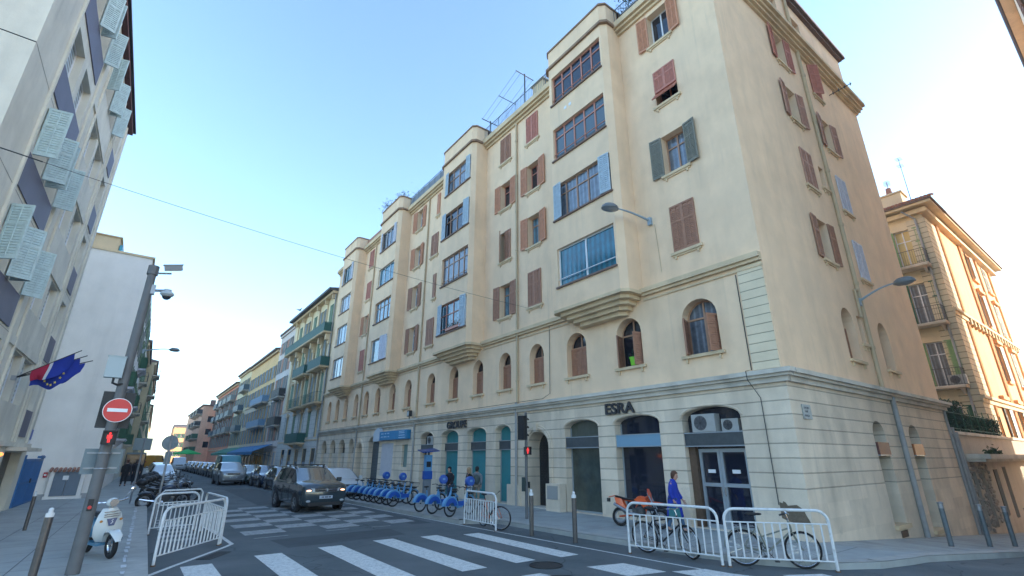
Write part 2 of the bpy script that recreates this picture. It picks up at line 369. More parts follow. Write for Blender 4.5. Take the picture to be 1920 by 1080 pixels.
def window(root, fr, a, z, w_, h, fm=wframe, gm=g_dark, n=2, tr=(), sm=None, state=None, recess=.2, sill=None, bar=0, fw=.05, slat=.07, e=0, name='window', label=None, lw=None, ang=None):
    """window part > pane, sill, shutters; sits at the back of its reveal"""
    me = cached((name, round(w_, 2), round(h, 2), fm.name, n, tr, bar, fw, recess), lambda mb: (frame_fn(w_, h, n, tr, fw, bar)(mb), [setattr(v, 'y', v.y+recess) for v in mb.v]), fm)
    p = fr.p(a, e, z)-root.location
    o = put(name, me, root, p, (0, 0, fr.th))
    if label: o['label'] = label
    put('pane', cached(('pane', round(w_, 2), round(h, 2), gm.name, recess), lambda mb: mb.quad((-w_/2, recess+.03, 0), (w_/2, recess+.03, 0), (w_/2, recess+.03, h), (-w_/2, recess+.03, h)), gm), o)
    if sill:
        def sf(mb):
            mb.fb(-w_/2-.12, w_/2+.12, -recess, .09, -.10, -.003); mb.fb(-w_/2-.06, w_/2+.06, .0, .05, -.16, -.10)
            for sx in (-1, 1): mb.fb(sx*(w_/2-.05)-.03, sx*(w_/2-.05)+.03, .0, .06, -.25, -.16)
        put('sill', cached(('sill', round(w_, 2), recess, sill.name), sf, sill), o)
    if sm:
        lw = lw or w_/2
        an = {'closed': 0, 'open': PI, 'ajar': R(35), 'perp': R(100)}[state] if ang is None else ang
        for s_ in (1, -1):
            a_ = an
            if state == 'ajar' and s_ < 0: a_ = 0
            if state == 'open': a_ = PI-R(rnd.uniform(2, 9))
            add_leaf(o, lw, h, s_, -s_*w_/2, sm, a_, slat=slat)
    return o
def arch_win(root, fr, a, z, w_, h, zs, fm=wframe, gm=g_dark, sm=None, recess=.32, sill=None, ajar=False, name='arched_window'):
    """round-headed window: frame, pane, fanlight bar, shutters up to the spring"""
    poly = arch(-w_/2, w_/2, 0, zs, h, 8)
    def fn(mb):
        n = len(poly)
        for i in range(n):
            (xa, za), (xb, zb) = poly[i], poly[(i+1) % n]
            k = .9; c = zs*.5
            ia = (xa*k, c+(za-c)*.955); ib = (xb*k, c+(zb-c)*.955)
            mb.quad((xa, recess-.03, za), (xb, recess-.03, zb), (ib[0], recess-.03, ib[1]), (ia[0], recess-.03, ia[1]))
        mb.fb(-w_/2, w_/2, -recess, -recess+.035, zs-.03, zs+.03); mb.fb(-.03, .03, -recess, -recess+.03, 0, h-.03)
        if not sm: mb.fb(-w_/2, w_/2, -recess, -recess+.034, zs*.5-.02, zs*.5+.02)
    o = put(name, cached((name, w_, h, zs, fm.name, bool(sm), recess), fn, fm), root, fr.p(a, 0, z)-root.location, (0, 0, fr.th))
    put('pane', cached(('apane', w_, h, zs, gm.name, recess), lambda mb: mb.quad(*[(x, recess+.01, zz) for x, zz in poly]), gm), o)
    if sill:
        def sf(mb):
            mb.fb(-w_/2-.12, w_/2+.12, -recess, .1, -.10, -.003)
            for sx in (-1, 1): mb.fb(sx*(w_/2-.05)-.03, sx*(w_/2-.05)+.03, .0, .07, -.24, -.10)
        put('sill', cached(('asill', w_, recess, sill.name), sf, sill), o)
    if sm:
        for s_ in (1, -1): add_leaf(o, w_/2-.02, zs-.03, s_, -s_*(w_/2-.01), sm, R(70) if ajar else 0, y=recess-.07)
    return o
def railing(mb, p, q, h, gap=.12, r=.008, rt=.018, posts=0):
    p, q = Vector(p), Vector(q); L = (q-p).length; n = max(1, int(L/gap)); up = Vector((0, 0, h))
    mb.tube(p+up, q+up, rt, n=5); mb.tube(p+Vector((0, 0, .06)), q+Vector((0, 0, .06)), rt*.8, n=5)
    for i in range(n+1):
        c = p+(q-p)*i/n; rr = r*2.2 if posts and i % posts == 0 else r
        mb.tube(c, c+up, rr, n=4, cap=False)
def balcony(root, fr, a, z, w_, d=.8, h=1.0, slab=ledgem, rail=dmetal, brackets=True, closed=None, label=None, gap=.12):
    mb = MB(fr, root.location); mb.fb(a-w_/2, a+w_/2, .01, d, z-.14, z); mb.fb(a-w_/2-.03, a+w_/2+.03, .01, d+.04, z-.06, z+.002)
    if brackets:
        for s_ in (-1, 1): mb.prism([fr.p(a+s_*w_*.36-.06, .01, z-.14), fr.p(a+s_*w_*.36-.06, d*.8, z-.14), fr.p(a+s_*w_*.36-.06, .01, z-.5)], fr.p(.12, 0, 0)-fr.p(0, 0, 0))
    o = mb.build('balcony', slab, root)
    if label: o['label'] = label
    mb = MB(fr, root.location)
    P = [fr.p(a-w_/2+.03, .02, z), fr.p(a-w_/2+.03, d-.03, z), fr.p(a+w_/2-.03, d-.03, z), fr.p(a+w_/2-.03, .02, z)]
    for i in range(3): railing(mb, P[i], P[i+1], h, gap)
    if closed:
        for i in range(3): mb.quad(P[i]+Vector((0, 0, .08)), P[i+1]+Vector((0, 0, .08)), P[i+1]+Vector((0, 0, h-.04)), P[i]+Vector((0, 0, h-.04)))
    mb.build('balcony_railing', closed or rail, o)
    return o
# ================================================================ SETTING: ground, road, pavements
def gpoly(name, pts, z, m, skirt=None, rim=None, zfun=zg):
    ov, fs = tess(pts, [])
    # split long polygons so that they follow the slope
    mb = MB(); mb.add([(v[0], v[1], z+zfun(v[0], v[1])) for v in ov], fs)
    if skirt:
        n = len(pts)
        for i in range(n):
            (xa, ya), (xb, yb) = pts[i], pts[(i+1) % n]
            mb.quad((xa, ya, z+zfun(xa)), (xb, yb, z+zfun(xb)), (xb, yb, z-skirt+zfun(xb)), (xa, ya, z-skirt+zfun(xa)))
    o = mb.build(name, m); o['kind'] = 'structure'; return o
mb = MB()
xs = [-300, -60, 0, 60, 400]
for i in range(4):
    for ya, yb in ((-250, -60), (-60, 300), (300, 600)):
        mb.quad((xs[i], ya, zg(xs[i])), (xs[i+1], ya, zg(xs[i+1])), (xs[i+1], yb, zg(xs[i+1])), (xs[i], yb, zg(xs[i])))
tag(mb.build('ground', asphalt), None, None, kind='structure')
KERB = [(0, -2.15), (1.64, -2.32), (5.7, -2.8), (12, -3.1), (59.9, -3.3)]
NEARK = [(-6.0, 230), (-5.6, 60), (-5.3, 34), (-3.6, 27), (-3.0, 21), (-4.98, 20.4), (-4.95, 18.9), (-4.85, 14.5), (-4.66, 8.9), (-3.6, 8.3), (-3.55, 4.6), (-3.42, 2.5), (-3.36, .9), (-3.0, -.3), (-2.4, -1.25), (-1.5, -1.8), (-.57, -2.05), (0, -2.15)]
gpoly('pavement_right', [(0, 1.0), (0, 230)]+NEARK, .12, pave, .13)
gpoly('pavement_corner', [(59.9, .5), (0, .5), (0, -2.15)]+KERB[1:], .12, pave, .13)
def strip(name, pts, w_, z, m, h=None):
    mb = MB()
    for i in range(len(pts)-1):
        a, b_ = Vector(pts[i]), Vector(pts[i+1]); d = (b_-a).normalized(); n = Vector((-d.y, d.x))*w_
        c = [a, b_, b_+n, a+n]
        mb.quad(*[(p.x, p.y, z+zg(p.x)) for p in c])
    o = mb.build(name, m); o['kind'] = 'structure'; return o
strip('kerb_right', NEARK, .28, .128, kerbm); strip('kerb_corner', KERB, .3, .128, kerbm)
LK = [(-13.35, -12), (-12.88, 12.5), (-12.4, 36), (-11.9, 60), (-8.6, 220)]
gpoly('pavement_left', [(-13.35, -12), (-12.88, 12.5), (-12.4, 36), (-11.9, 60), (-8.6, 220), (-25, 220), (-25, -12)], .12, pave, .13)
strip('kerb_left', LK, .34, .128, kerbm)
mb = MB()
for i in range(34):      # worn whitish gutter line between kerb stone and paving
    y = 4.5+i*.62; x = -13.24+.0206*(y-12.5); l = rnd.uniform(.25, .6); w_ = rnd.uniform(.02, .055)
    mb.quad((x-w_, y, .132), (x+w_, y+rnd.uniform(-.05, .05), .132), (x+w_+rnd.uniform(-.02, .02), y+l, .132), (x-w_+rnd.uniform(-.02, .02), y+l, .132))
struct(mb.build('gutter_line', mat('gutter_lime', (.55, .56, .57), .6, var=.3, vs=9)))
# slab joints on the pavements: thin darker strips
mb = MB()
for i in range(16): 
    x = -17.0+i*.9
for y in [j*1.15-2 for j in range(26)]:
    mb.quad((-17.0, y, .124), (-13.35, y, .124), (-13.35, y+.015, .124), (-17.0, y+.015, .124))
for x in (-16.1, -15.2, -14.3): mb.quad((x, -2, .1245), (x+.012, -2, .1245), (x+.6, 28, .1245), (x+.588, 28, .1245))
for y in [j*1.15-.9 for j in range(24)]:
    mb.quad((-3.1, y, .124), (-.01, y, .124), (-.01, y+.014, .124), (-3.1, y+.014, .124))
for x in [1.0+j*1.2 for j in range(18)]:
    mb.quad((x, -2.1, .124+zg(x)), (x+.014, -2.1, .124+zg(x)), (x+.014, -.01, .124+zg(x)), (x, -.01, .124+zg(x)))
struct(mb.build('paving_joints', mat('joint_dark', (.07, .075, .08), .9)))
# road markings
def paintq(mb, pts, z=.004): mb.quad(*[(x, y, z+zg(x)) for x, y in pts])
mb = MB()
for a, b_ in (((-12.45, -11.9), (4.6, 6.6)), ((-11.05, -10.48), (3.1, 7.0)), ((-9.62, -9.05), (2.9, 7.2)), ((-8.17, -7.6), (2.9, 7.4)), ((-6.88, -6.36), (2.9, 7.25)), ((-5.72, -5.2), (2.8, 6.9))):
    paintq(mb, [(a[0], b_[0]), (a[1], b_[0]), (a[1], b_[1]), (a[0], b_[1])])
paintq(mb, [(-5.98, 1.78), (-5.12, 1.57), (-5.08, .55), (-5.94, .75)]); paintq(mb, [(-4.98, .51), (-4.27, .25), (-4.2, -.6), (-4.95, -.35)])
paintq(mb, [(-3.6, -.9), (-2.9, -1.3), (-3.1, -2.1), (-3.7, -1.7)]); paintq(mb, [(-7.5, 1.95), (-7.09, 1.9), (-7.0, 1.55), (-7.35, 1.5)])
struct(mb.build('zebra_stripes', paint))
mb = MB()
for pts in ([(-10.2, 7.6), (-7.0, 7.9), (-6.9, 9.3), (-10.3, 9.1)], [(-5.9, 9.8), (-5.2, 9.7), (-5.0, 17.5), (-5.8, 17.6)], [(-8.6, 20), (-6.6, 20.3), (-6.2, 34), (-8.2, 34)], [(-3.2, -4.4), (3.0, -5.2), (3.1, -4.2), (-3.1, -3.4)]): paintq(mb, pts, .0025)
struct(mb.build('asphalt_repair', mat('newer_asphalt', (.075, .085, .09), .85, spec=.3, var=.18, vs=1.5, bump=.4, bs=150)))
mb = MB(); xc = [-10.69, -9.57, -8.44, -7.38, -6.35, -5.45]
for i in range(5):
    for k in range(5):
        y = (10.35 if i % 2 == 0 else 11.25)+k*1.78
        paintq(mb, [(xc[i], y), (xc[i+1], y+.1), (xc[i+1], y+.98), (xc[i], y+.88)], .0045)
paintq(mb, [(-10.6, 9.6), (-9.7, 9.68), (-9.7, 9.76), (-10.6, 9.68)]); paintq(mb, [(-8.6, 9.9), (-7.9, 9.95), (-7.9, 10.03), (-8.6, 9.98)]); paintq(mb, [(-7.2, 9.9), (-6.6, 9.85), (-6.6, 9.93), (-7.2, 9.98)])
for k in range(7): paintq(mb, [(-12.6, 10.4+k*.9), (-11.8, 10.4+k*.9), (-11.8, 10.8+k*.9), (-12.6, 10.8+k*.9)])
struct(mb.build('checkered_crossing', paint_worn))
BL = [(-5.06, 20), (-4.97, 14.5), (-4.8, 8.8), (-4.73, 7.69), (-4.6, 5.15), (-4.47, 1.95), (-4.37, 0), (-4.2, -.6), (-3.7, -1.5), (-2.9, -2.1)]
strip('cycle_lane_line', BL, .07, .005, paint)
strip('island_line', [(-12.95, 6.0), (-12.52, 6.73), (-11.36, 8.6), (-11.15, 9.0), (-11.25, 12.6)], .1, .005, paint)
def grate(cx, cy, w_, h, rz, label):
    t = thing('drain_grate', label, 'drain', (cx, cy, .003), rz)
    mb = MB(); mb.box(-w_/2, w_/2, -h/2, h/2, 0, .008); mb.build('frame', mat('cast_iron', (.035, .037, .04), .6, metal=.4, bump=.4, bs=80), t)
    mb = MB()
    for i in range(9): x = -w_/2+.04+i*(w_-.08)/8; mb.box(x-.012, x+.012, -h/2+.03, h/2-.03, .008, .014)
    mb.build('bar', MATS['cast_iron'], t)
grate(-11.75, 7.55, .9, .3, R(56), 'long drain grate beside the near white barrier on the left')
for cx, cy, r_, lb in ((-7.2, 1.15, .42, 'round manhole cover in the middle of the zebra crossing'), (-6.55, 2.35, .3, 'smaller manhole cover ringed by a pale patch on the zebra crossing')):
    t = thing('manhole_cover', lb, 'manhole', (cx, cy, .006)); mb = MB(); mb.disc((0, 0, .002), (0, 0, 1), r_, .006, 32); mb.build('plate', mat('cast_iron'), t)
    mb = MB(); mb.ring((0, 0, .004), (0, 0, 1), r_+.03, .012, 32, 4); mb.build('rim', mat('cast_iron'), t)

# ================================================================ MAIN BUILDING
mainb = thing('corner_apartment_building', 'long cream corner apartment block with four bay towers over an arcaded grey ground floor', 'building', (0, 0, 0))
FM = Fr(0, 0, -90)     # a = -y
FS = Fr(0, 0, 0)       # a = x
FL = [(8.72, 10.47), (11.8, 13.47), (14.88, 16.5), (17.85, 19.5)]
L = 41.9; W = 14.4
shops = [(1.35, 3.27, .14, 3.2, 3.5), (4.13, 6.05, .35, 3.18, 3.43), (6.85, 8.65, .14, 3.15, 3.42), (12.25, 13.45, .14, 3.2, 3.46), (14.25, 15.95, .14, 3.2, 3.45), (16.87, 18.65, .14, 3.15, 3.44), (19.6, 21.2, .14, 3.1, 3.44),
         (27.5, 29.45, .14, 3.0, 3.45), (32.5, 33.6, .14, 2.8, 3.44), (34.5, 36.0, .14, 2.8, 3.44), (36.9, 38.3, .14, 2.8, 3.44), (39.3, 40.7, .14, 2.8, 3.44)]
holes = [arch(-b_, -a, z0, zs, zt) for a, b_, z0, zs, zt in shops]
holes += [arch(-11.05, -9.65, .14, 2.45, 3.12), arch(-31.85, -30.6, .14, 2.45, 3.06), rect(-23.75, -22.92, 1.5, 2.83)]
mb = MB(FM); wall(mb, FM, -L, .06, 0, 4.08, holes, e=.06, depth=.75)
sgh = [arch(5.35, 6.42, .1, 2.75, 3.2), arch(8.85, 10.0, -.3, 2.75, 3.2)]
wall(mb, FS, -.06, W, -1.3, 4.08, sgh, e=.06, depth=.6)
mb.build('ground_floor_wall', stone, mainb)
for a0_, a1_, e_, z_ in ((-9.3, -8.75, .22, 1.1), (-12.45, -11.55, .12, .95), (-4.1, -3.3, .1, .85), (-1.3, .05, .1, .46), (-6.82, -6.1, .1, .85)):
    mb = MB(FM); mb.fb(a0_, a1_, .06, e_, 0, z_); mb.build('plinth', stone, mainb)
# cracked plaster patch
mb = MB(FM); pp = [(-.66, .60), (-.5, .53), (-.3, .50), (.03, .50), (.0, .60), (-.05, .70), (-.10, .84), (-.24, .93), (-.46, .90), (-.5, .97), (-.56, 1.0), (-.58, .95), (-.66, .97)]
mb.quad(*[FM.p(a, .064, z) for a, z in pp]); mb.build('bare_plaster_patch', mat('bare_plaster', (.17, .13, .09), .95, var=.25, vs=14, bump=.6), mainb)
# upper wall
ar = [2.25, 5.13, 7.86, 10.4, 12.8, 15.2, 17.7, 20.4, 23.6, 26.1, 28.72, 30.97, 33.2, 35.6, 37.8, 40.05]
holes = []
for c in ar: hw = .62 if c < 3 else (.57 if c < 8 else .5); holes.append(arch(-c-hw, -c+hw, 5.12, 6.33, 6.9))
COLS = {'A': 2.34, 'B1': 10.43, 'B2': 12.82, 'C1': 23.55, 'C2': 20.97, 'D': 32.95}
wins = []
def addw(col, fl, w_=.96, c=None): 
    c = c or COLS[col]; z0, z1 = FL[fl]; wins.append((c, z0, w_, z1-z0)); holes.append(rect(-c-w_/2, -c+w_/2, z0, z1)); return (c, z0, w_, z1-z0)
WL = {}
for k in ('A', 'B1', 'B2', 'C1', 'D'):
    for f in range(4): WL[k, f] = addw(k, f)
for f in (0, 2): WL['C2', f] = addw('C2', f)
for f in (1, 3): WL['C2', f] = addw('C2', f, .4, 20.68)
mb = MB(FM); wall(mb, FM, -L, 0, 4.08, 20.2, holes, depth=.42)
hs = [arch(5.15, 6.25, 5.2, 6.5, 7.1), arch(8.6, 9.72, 5.2, 6.5, 7.1), rect(6.65, 7.05, 5.93, 6.98), rect(6.52, 7.0, 12.35, 13.35)]
SW = {}
for k, x0 in (('a', 4.86), ('b', 8.25)):
    for f in range(4): SW[k, f] = (x0+.5, FL[f][0]+.08, .98, 1.68); hs.append(rect(x0+.01, x0+.99, FL[f][0]+.08, FL[f][0]+1.76))
wall(mb, FS, 0, W, 4.08, 20.2, hs, depth=.42)
# attic, back and far walls
wall(mb, FS, 2.6, 13.9, 20.2, 23.15, [rect(5.5, 6.3, 21.1, 22.4), rect(7.85, 8.7, 21.1, 22.4)], e=-.02, depth=.4)
mb.quad((2.6, .02, 20.2), (2.6, L, 20.2), (2.6, L, 23.15), (2.6, .02, 23.15)); mb.quad((13.9, .02, 20.2), (13.9, L, 20.2), (13.9, L, 23.15), (13.9, .02, 23.15))
mb.quad((W, 0, -1.3), (W, L, -1.3), (W, L, 20.2), (W, 0, 20.2)); mb.quad((0, L, 0), (W, L, 0), (W, L, 20.2), (0, L, 20.2))
mb.build('wall', plaster, mainb)
mb = MB(); mb.quad((0, 0, 20.17), (W, 0, 20.17), (W, L, 20.17), (0, L, 20.17)); mb.box(2.4, 14.0, -.15, L, 23.15, 23.3); mb.box(2.3, 14.15, -.28, L, 23.3, 23.5)
mb.build('roof', darkroof, mainb)
# quoin strip near the corner
mb = MB(FM); mb.fb(-.78, -.03, .003, .03, 4.38, 7.5); mb.build('quoin', quoinm, mainb)
# ledges
mb = MB(FM)
for (a0, a1, e1, z0, z1) in ((-L, .0, .16, 3.98, 4.12), (-L, 0, .26, 4.12, 4.2), (-L, 0, .34, 4.2, 4.32)): mb.fb(a0, a1+e1, .05, e1, z0, z1)
for (e1, z0, z1) in ((.157, 3.98, 4.12), (.257, 4.12, 4.2), (.337, 4.2, 4.32)): mb.fb(.03, W+e1, .05, e1, z0, z1, fr=FS)
mb.build('ledge', ledgem, mainb)
mb = MB(FM)
BAYS = [(4.31, 8.15, 4.35, 7.95), (14.75, 18.6, 0, 0), (25.2, 28.95, 0, 0), (34.45, 38.15, 0, 0)]
for a0, a1 in ((0, 4.31), (8.15, 14.75), (18.6, 25.2), (28.95, 34.45), (38.15, L)):
    mb = MB(FM); mb.fb(-a1, -a0, .005, .12, 7.52, 7.62); mb.fb(-a1, -a0, .005, .2, 7.62, 7.78); mb.fb(-a1, -a0, .003, .05, 7.36, 7.42); mb.build('string_course', trim, mainb)
    mb = MB(FM); mb.fb(-a1, -a0, .005, .1, 19.72, 19.86); mb.fb(-a1, -a0, .005, .36, 19.98, 20.28); mb.fb(-a1, -a0, .005, .24, 19.86, 19.98); mb.build('cornice', trim, mainb)
mb = MB(FM)
for e1, z0, z1 in ((.10, 19.7, 19.82), (.22, 19.82, 19.97), (.32, 19.97, 20.14), (.44, 20.14, 20.32)): mb.fb(-.3, W+e1*.5, .004, e1, z0, z1, fr=FS)
mb.build('cornice', trim, mainb)
mb = MB(FM)
for y in (10.0, 12.0): pass
for y0, y1 in ((28.95, 34.45),): mb.fb(-y1, -y0, -.1, .05, 20.28, 21.0)
mb.build('terrace_parapet', pl('rust_render', (.42, .24, .17)), mainb)
# bays
def bay(y0, y1, i):
    fr = FM; o = None; mb = MB(fr); D = .97; ch = .22
    ops = BW[i]; hl = [rect(-b_, -a, z0, z1) for a, b_, z0, z1 in ops]
    wall(mb, fr, -y1+ch, -y0-ch, 7.7, 20.05, hl, e=D, depth=.16)
    for s_, y in ((1, y0), (-1, y1)):
        p1, p2, p3 = fr.p(-y-s_*ch, D, 0), fr.p(-y, D-ch, 0), fr.p(-y, 0, 0)
        for a_, b_ in ((p1, p2), (p2, p3)): mb.quad(a_+Vector((0, 0, 7.7)), b_+Vector((0, 0, 7.7)), b_+Vector((0, 0, 21.1)), a_+Vector((0, 0, 21.1)))
    def plan(e, ins): return [(-y0-ins, 0), (-y0-ins, e-ch), (-y0-ins-ch, e), (-y1+ins+ch, e), (-y1+ins, e-ch), (-y1+ins, 0)]
    wall(mb, fr, -y1+ch, -y0-ch, 20.05, 21.1, [], e=D)
    b_ = mb.build('bay', plaster, mainb)
    mb = MB(fr)
    for k in range(5):
        e = D+.06-.17*k; ins = -.06+.19*k; z1 = 7.72-.15*k
        if e < .25: e = .25
        mb.prism([fr.p(a, max(ee, .005), z1-.15) for a, ee in plan(e, ins)], (0, 0, .15 if k else .12))
    mb.build('corbel', trim, b_)
    mb = MB(fr)
    mb.prism([fr.p(a, max(ee, .005), 20.0) for a, ee in plan(D+.1, -.1)], (0, 0, .13))
    mb.prism([fr.p(a, ee if ee else -.3, 21.1) for a, ee in plan(D+.05, -.05)], (0, 0, .09))
    mb.build('bay_cornice', mat('weathered_cornice', (.30, .19, .12), .9, var=.3, vs=4), b_)
BW = [[(4.62, 7.76, 8.65, 10.35), (4.55, 7.82, 11.72, 13.4), (4.62, 7.76, 14.7, 16.4), (4.62, 7.76, 17.77, 19.4)],
      [(15.02, 18.12, 8.62, 10.38), (15.02, 17.97, 11.55, 13.3), (15.02, 18.15, 14.62, 16.3), (15.02, 17.95, 17.6, 19.2)],
      [(25.5, 28.5, 8.55, 10.25), (25.5, 28.4, 11.5, 13.15), (25.45, 28.35, 14.4, 15.9), (25.5, 28.4, 17.4, 19.0)],
      [(34.75, 37.5, 8.5, 10.2), (34.75, 37.4, 11.4, 13.1), (34.75, 37.4, 14.35, 15.95), (34.8, 37.5, 17.2, 18.85)]]
for i, (y0, y1, _, _) in enumerate(BAYS): bay(y0, y1, i)
def bw(i, f, fm, gm, n=3, tr=(.72,), sm=None, bar=0, lw=.42, side='both', fw=.05, name='bay_window', ang=None, label=None):
    a, b_, z0, z1 = BW[i][f]
    ins0 = ins1 = 0
    if sm: ins0 = .0
    o = window(mainb, FM, -(a+b_)/2, z0, b_-a, z1-z0, fm, gm, n, tr, recess=.12, bar=bar, e=.97, fw=fw, name=name, label=label)
    if sm:
        me_w = b_-a
        if side in ('both', 'far'): add_leaf(o, lw, z1-z0, 1, -me_w/2+.02, sm, R(6 if ang is None else ang), y=-.05, slat=.09)
        if side in ('both', 'near'): add_leaf(o, lw, z1-z0, -1, me_w/2-.02, sm, R(6 if ang is None else ang), y=-.05, slat=.09)
    mb = MB(FM); mb.fb(-b_-.06, -a+.06, .975, 1.05, z0-.07, z0-.004); s_ = mb.build('sill', mat('thin_sill', (.20, .13, .10), .8), mainb)
    s_.parent = o; s_.matrix_parent_inverse = (Matrix.Translation(o.location) @ Matrix.Rotation(FM.th, 4, 'Z')).inverted()
    return o
bw(0, 0, whframe, g_teal, 2, (), bar=.2, fw=.06); bw(0, 1, wframe, g_cur, 5, (.7,), pblue, lw=.5)
bw(0, 2, pframe, g_blind, 5, (.72,), bar=.2, fw=.055); bw(0, 3, pframe, g_dark, 5, (.72,), bar=.2, fw=.055)
bw(1, 0, pframe, g_blue, 4, (.62,), pblue, bar=.15, lw=.5); bw(1, 1, wframe, g_cur, 5, (.7,), bar=.15); bw(1, 2, wframe, g_dark, 4, (.65,), pblue, lw=.5); bw(1, 3, wframe, g_cur, 4, (.62,), pblue, lw=.38)
bw(2, 0, whframe, g_blue, 2, (), whitesh, lw=.95, side='near'); bw(2, 1, wframe, g_blue, 4, (.7,)); bw(2, 2, whframe, g_teal, 3, ()); bw(2, 3, whframe, g_dark, 4, (), whitesh, lw=.3)
bw(3, 0, whframe, g_blue, 3, ()); bw(3, 1, whframe, g_blue, 3, ()); bw(3, 2, whframe, g_cur, 3, ()); bw(3, 3, whframe, g_teal, 4, (), whitesh, lw=.3)
for k_ in range(2): mb = MB(FM); mb.fb(-6.95+k_*.3, -6.8+k_*.3, .972, .985, 17.05, 17.2); mb.build('air_vent', signw, mainb)
# flat windows, main front
def mw(key, sm, st, fm=wframe, gm=g_dark, tr=(.72,), label=None, **k):
    c, z0, w_, h = WL[key]
    return window(mainb, FM, -c, z0, w_, h, fm, gm, 2 if w_ > .5 else 1, tr, sm, st, recess=.3 if st != 'closed' else .3, sill=trim, label=label, **k)
mw(('A', 0), brown, 'closed', label='window closed by brown louvred shutters'); o = mw(('A', 1), greygreen, 'open', gm=g_cur, label='window between weathered grey green shutters')
mw(('A', 3), salmon, 'open', whframe, g_dark, ())
# pink window with its lower flap pushed out
c, z0, w_, h = WL['A', 2]; o = window(mainb, FM, -c, z0, w_, h, pframe, g_dark, 2, (), recess=.3, sill=trim, label='window with pink shutters whose lower flap is pushed outwards')
for s_ in (1, -1): add_leaf(o, w_/2, h*.62, s_, -s_*w_/2, pink, 0, z=h*.38)
f_ = put('shutter_flap', cached(('flap',), leaf_fn(w_, .62, 1, .07, False), pink), o, (-w_/2, -.3, h*.12), (R(-38), 0, 0))
for k, f, sm, st, fm, gm in (('B1', 0, brown, 'closed', wframe, g_dark), ('B1', 1, salmon, 'open', wframe, g_blue), ('B1', 2, salmon, 'open', pframe, g_dark), ('B1', 3, pink, 'closed', pframe, g_dark),
    ('B2', 0, brown, 'open', wframe, g_blue), ('B2', 1, brown, 'ajar', wframe, g_dark), ('B2', 2, salmon, 'open', pframe, g_dark), ('B2', 3, brown, 'closed', wframe, g_dark),
    ('C1', 0, brown, 'open', whframe, g_cur), ('C1', 1, brown, 'open', whframe, g_cur), ('C1', 2, salmon, 'open', whframe, g_cur), ('C1', 3, salmon, 'open', whframe, g_cur),
    ('C2', 0, brown, 'closed', wframe, g_dark), ('C2', 2, brown, 'closed', wframe, g_dark), ('C2', 1, brown, 'closed', wframe, g_dark), ('C2', 3, salmon, 'closed', wframe, g_dark),
    ('D', 0, pink, 'closed', pframe, g_dark), ('D', 1, salmon, 'open', whframe, g_cur), ('D', 2, pink, 'closed', pframe, g_dark), ('D', 3, pink, 'closed', pframe, g_dark)):
    mw((k, f), sm, st, fm, gm)
# first floor arched windows
for i, c in enumerate(ar):
    hw = .62 if c < 3 else (.57 if c < 8 else .5)
    opn = i in (0, 1)
    arch_win(mainb, FM, -c, 5.12, 2*hw, 1.78, 1.21, fm=wframe if i not in (12, 15, 13) else trim, gm=g_cur if i == 0 else g_dark, sm=(brown if i not in (12, 13, 15, 14) else (mauve if i != 14 else brown)), recess=.36, sill=trim, ajar=opn)
# side windows
for (k, f), (c, z0, w_, h) in SW.items():
    st = 'open' if (f >= 2 or (f == 0 and k == 'a')) else 'closed'
    if (k, f) == ('b', 3): st = 'ajar'
    sm_ = {0: brown, 1: mauve, 2: mauve, 3: pink}[f]
    if (k, f) in (('b', 0), ('b', 1)): sm_ = whitesh
    window(mainb, FS, c, z0, w_, h, whframe if f > 1 else wframe, g_cur if f > 1 else g_dark, 2, (), sm_, st, recess=.3, sill=trim)
for c in (5.7, 9.16): arch_win(mainb, FS, c, 5.2, 1.1, 1.9, 1.3, fm=wframe, sm=brown, recess=.38, sill=trim)
window(mainb, FS, 6.85, 5.93, .4, 1.05, trim, g_dark, 1, (), recess=.3, sill=trim, name='slit_window'); window(mainb, FS, 6.76, 12.35, .46, 1.0, trim, g_dark, 1, (), recess=.3, sill=trim, name='slit_window')
for c in (5.9, 8.28): window(mainb, FS, c, 21.1, .84, 1.3, whframe, g_cur, 1, (), recess=.32)
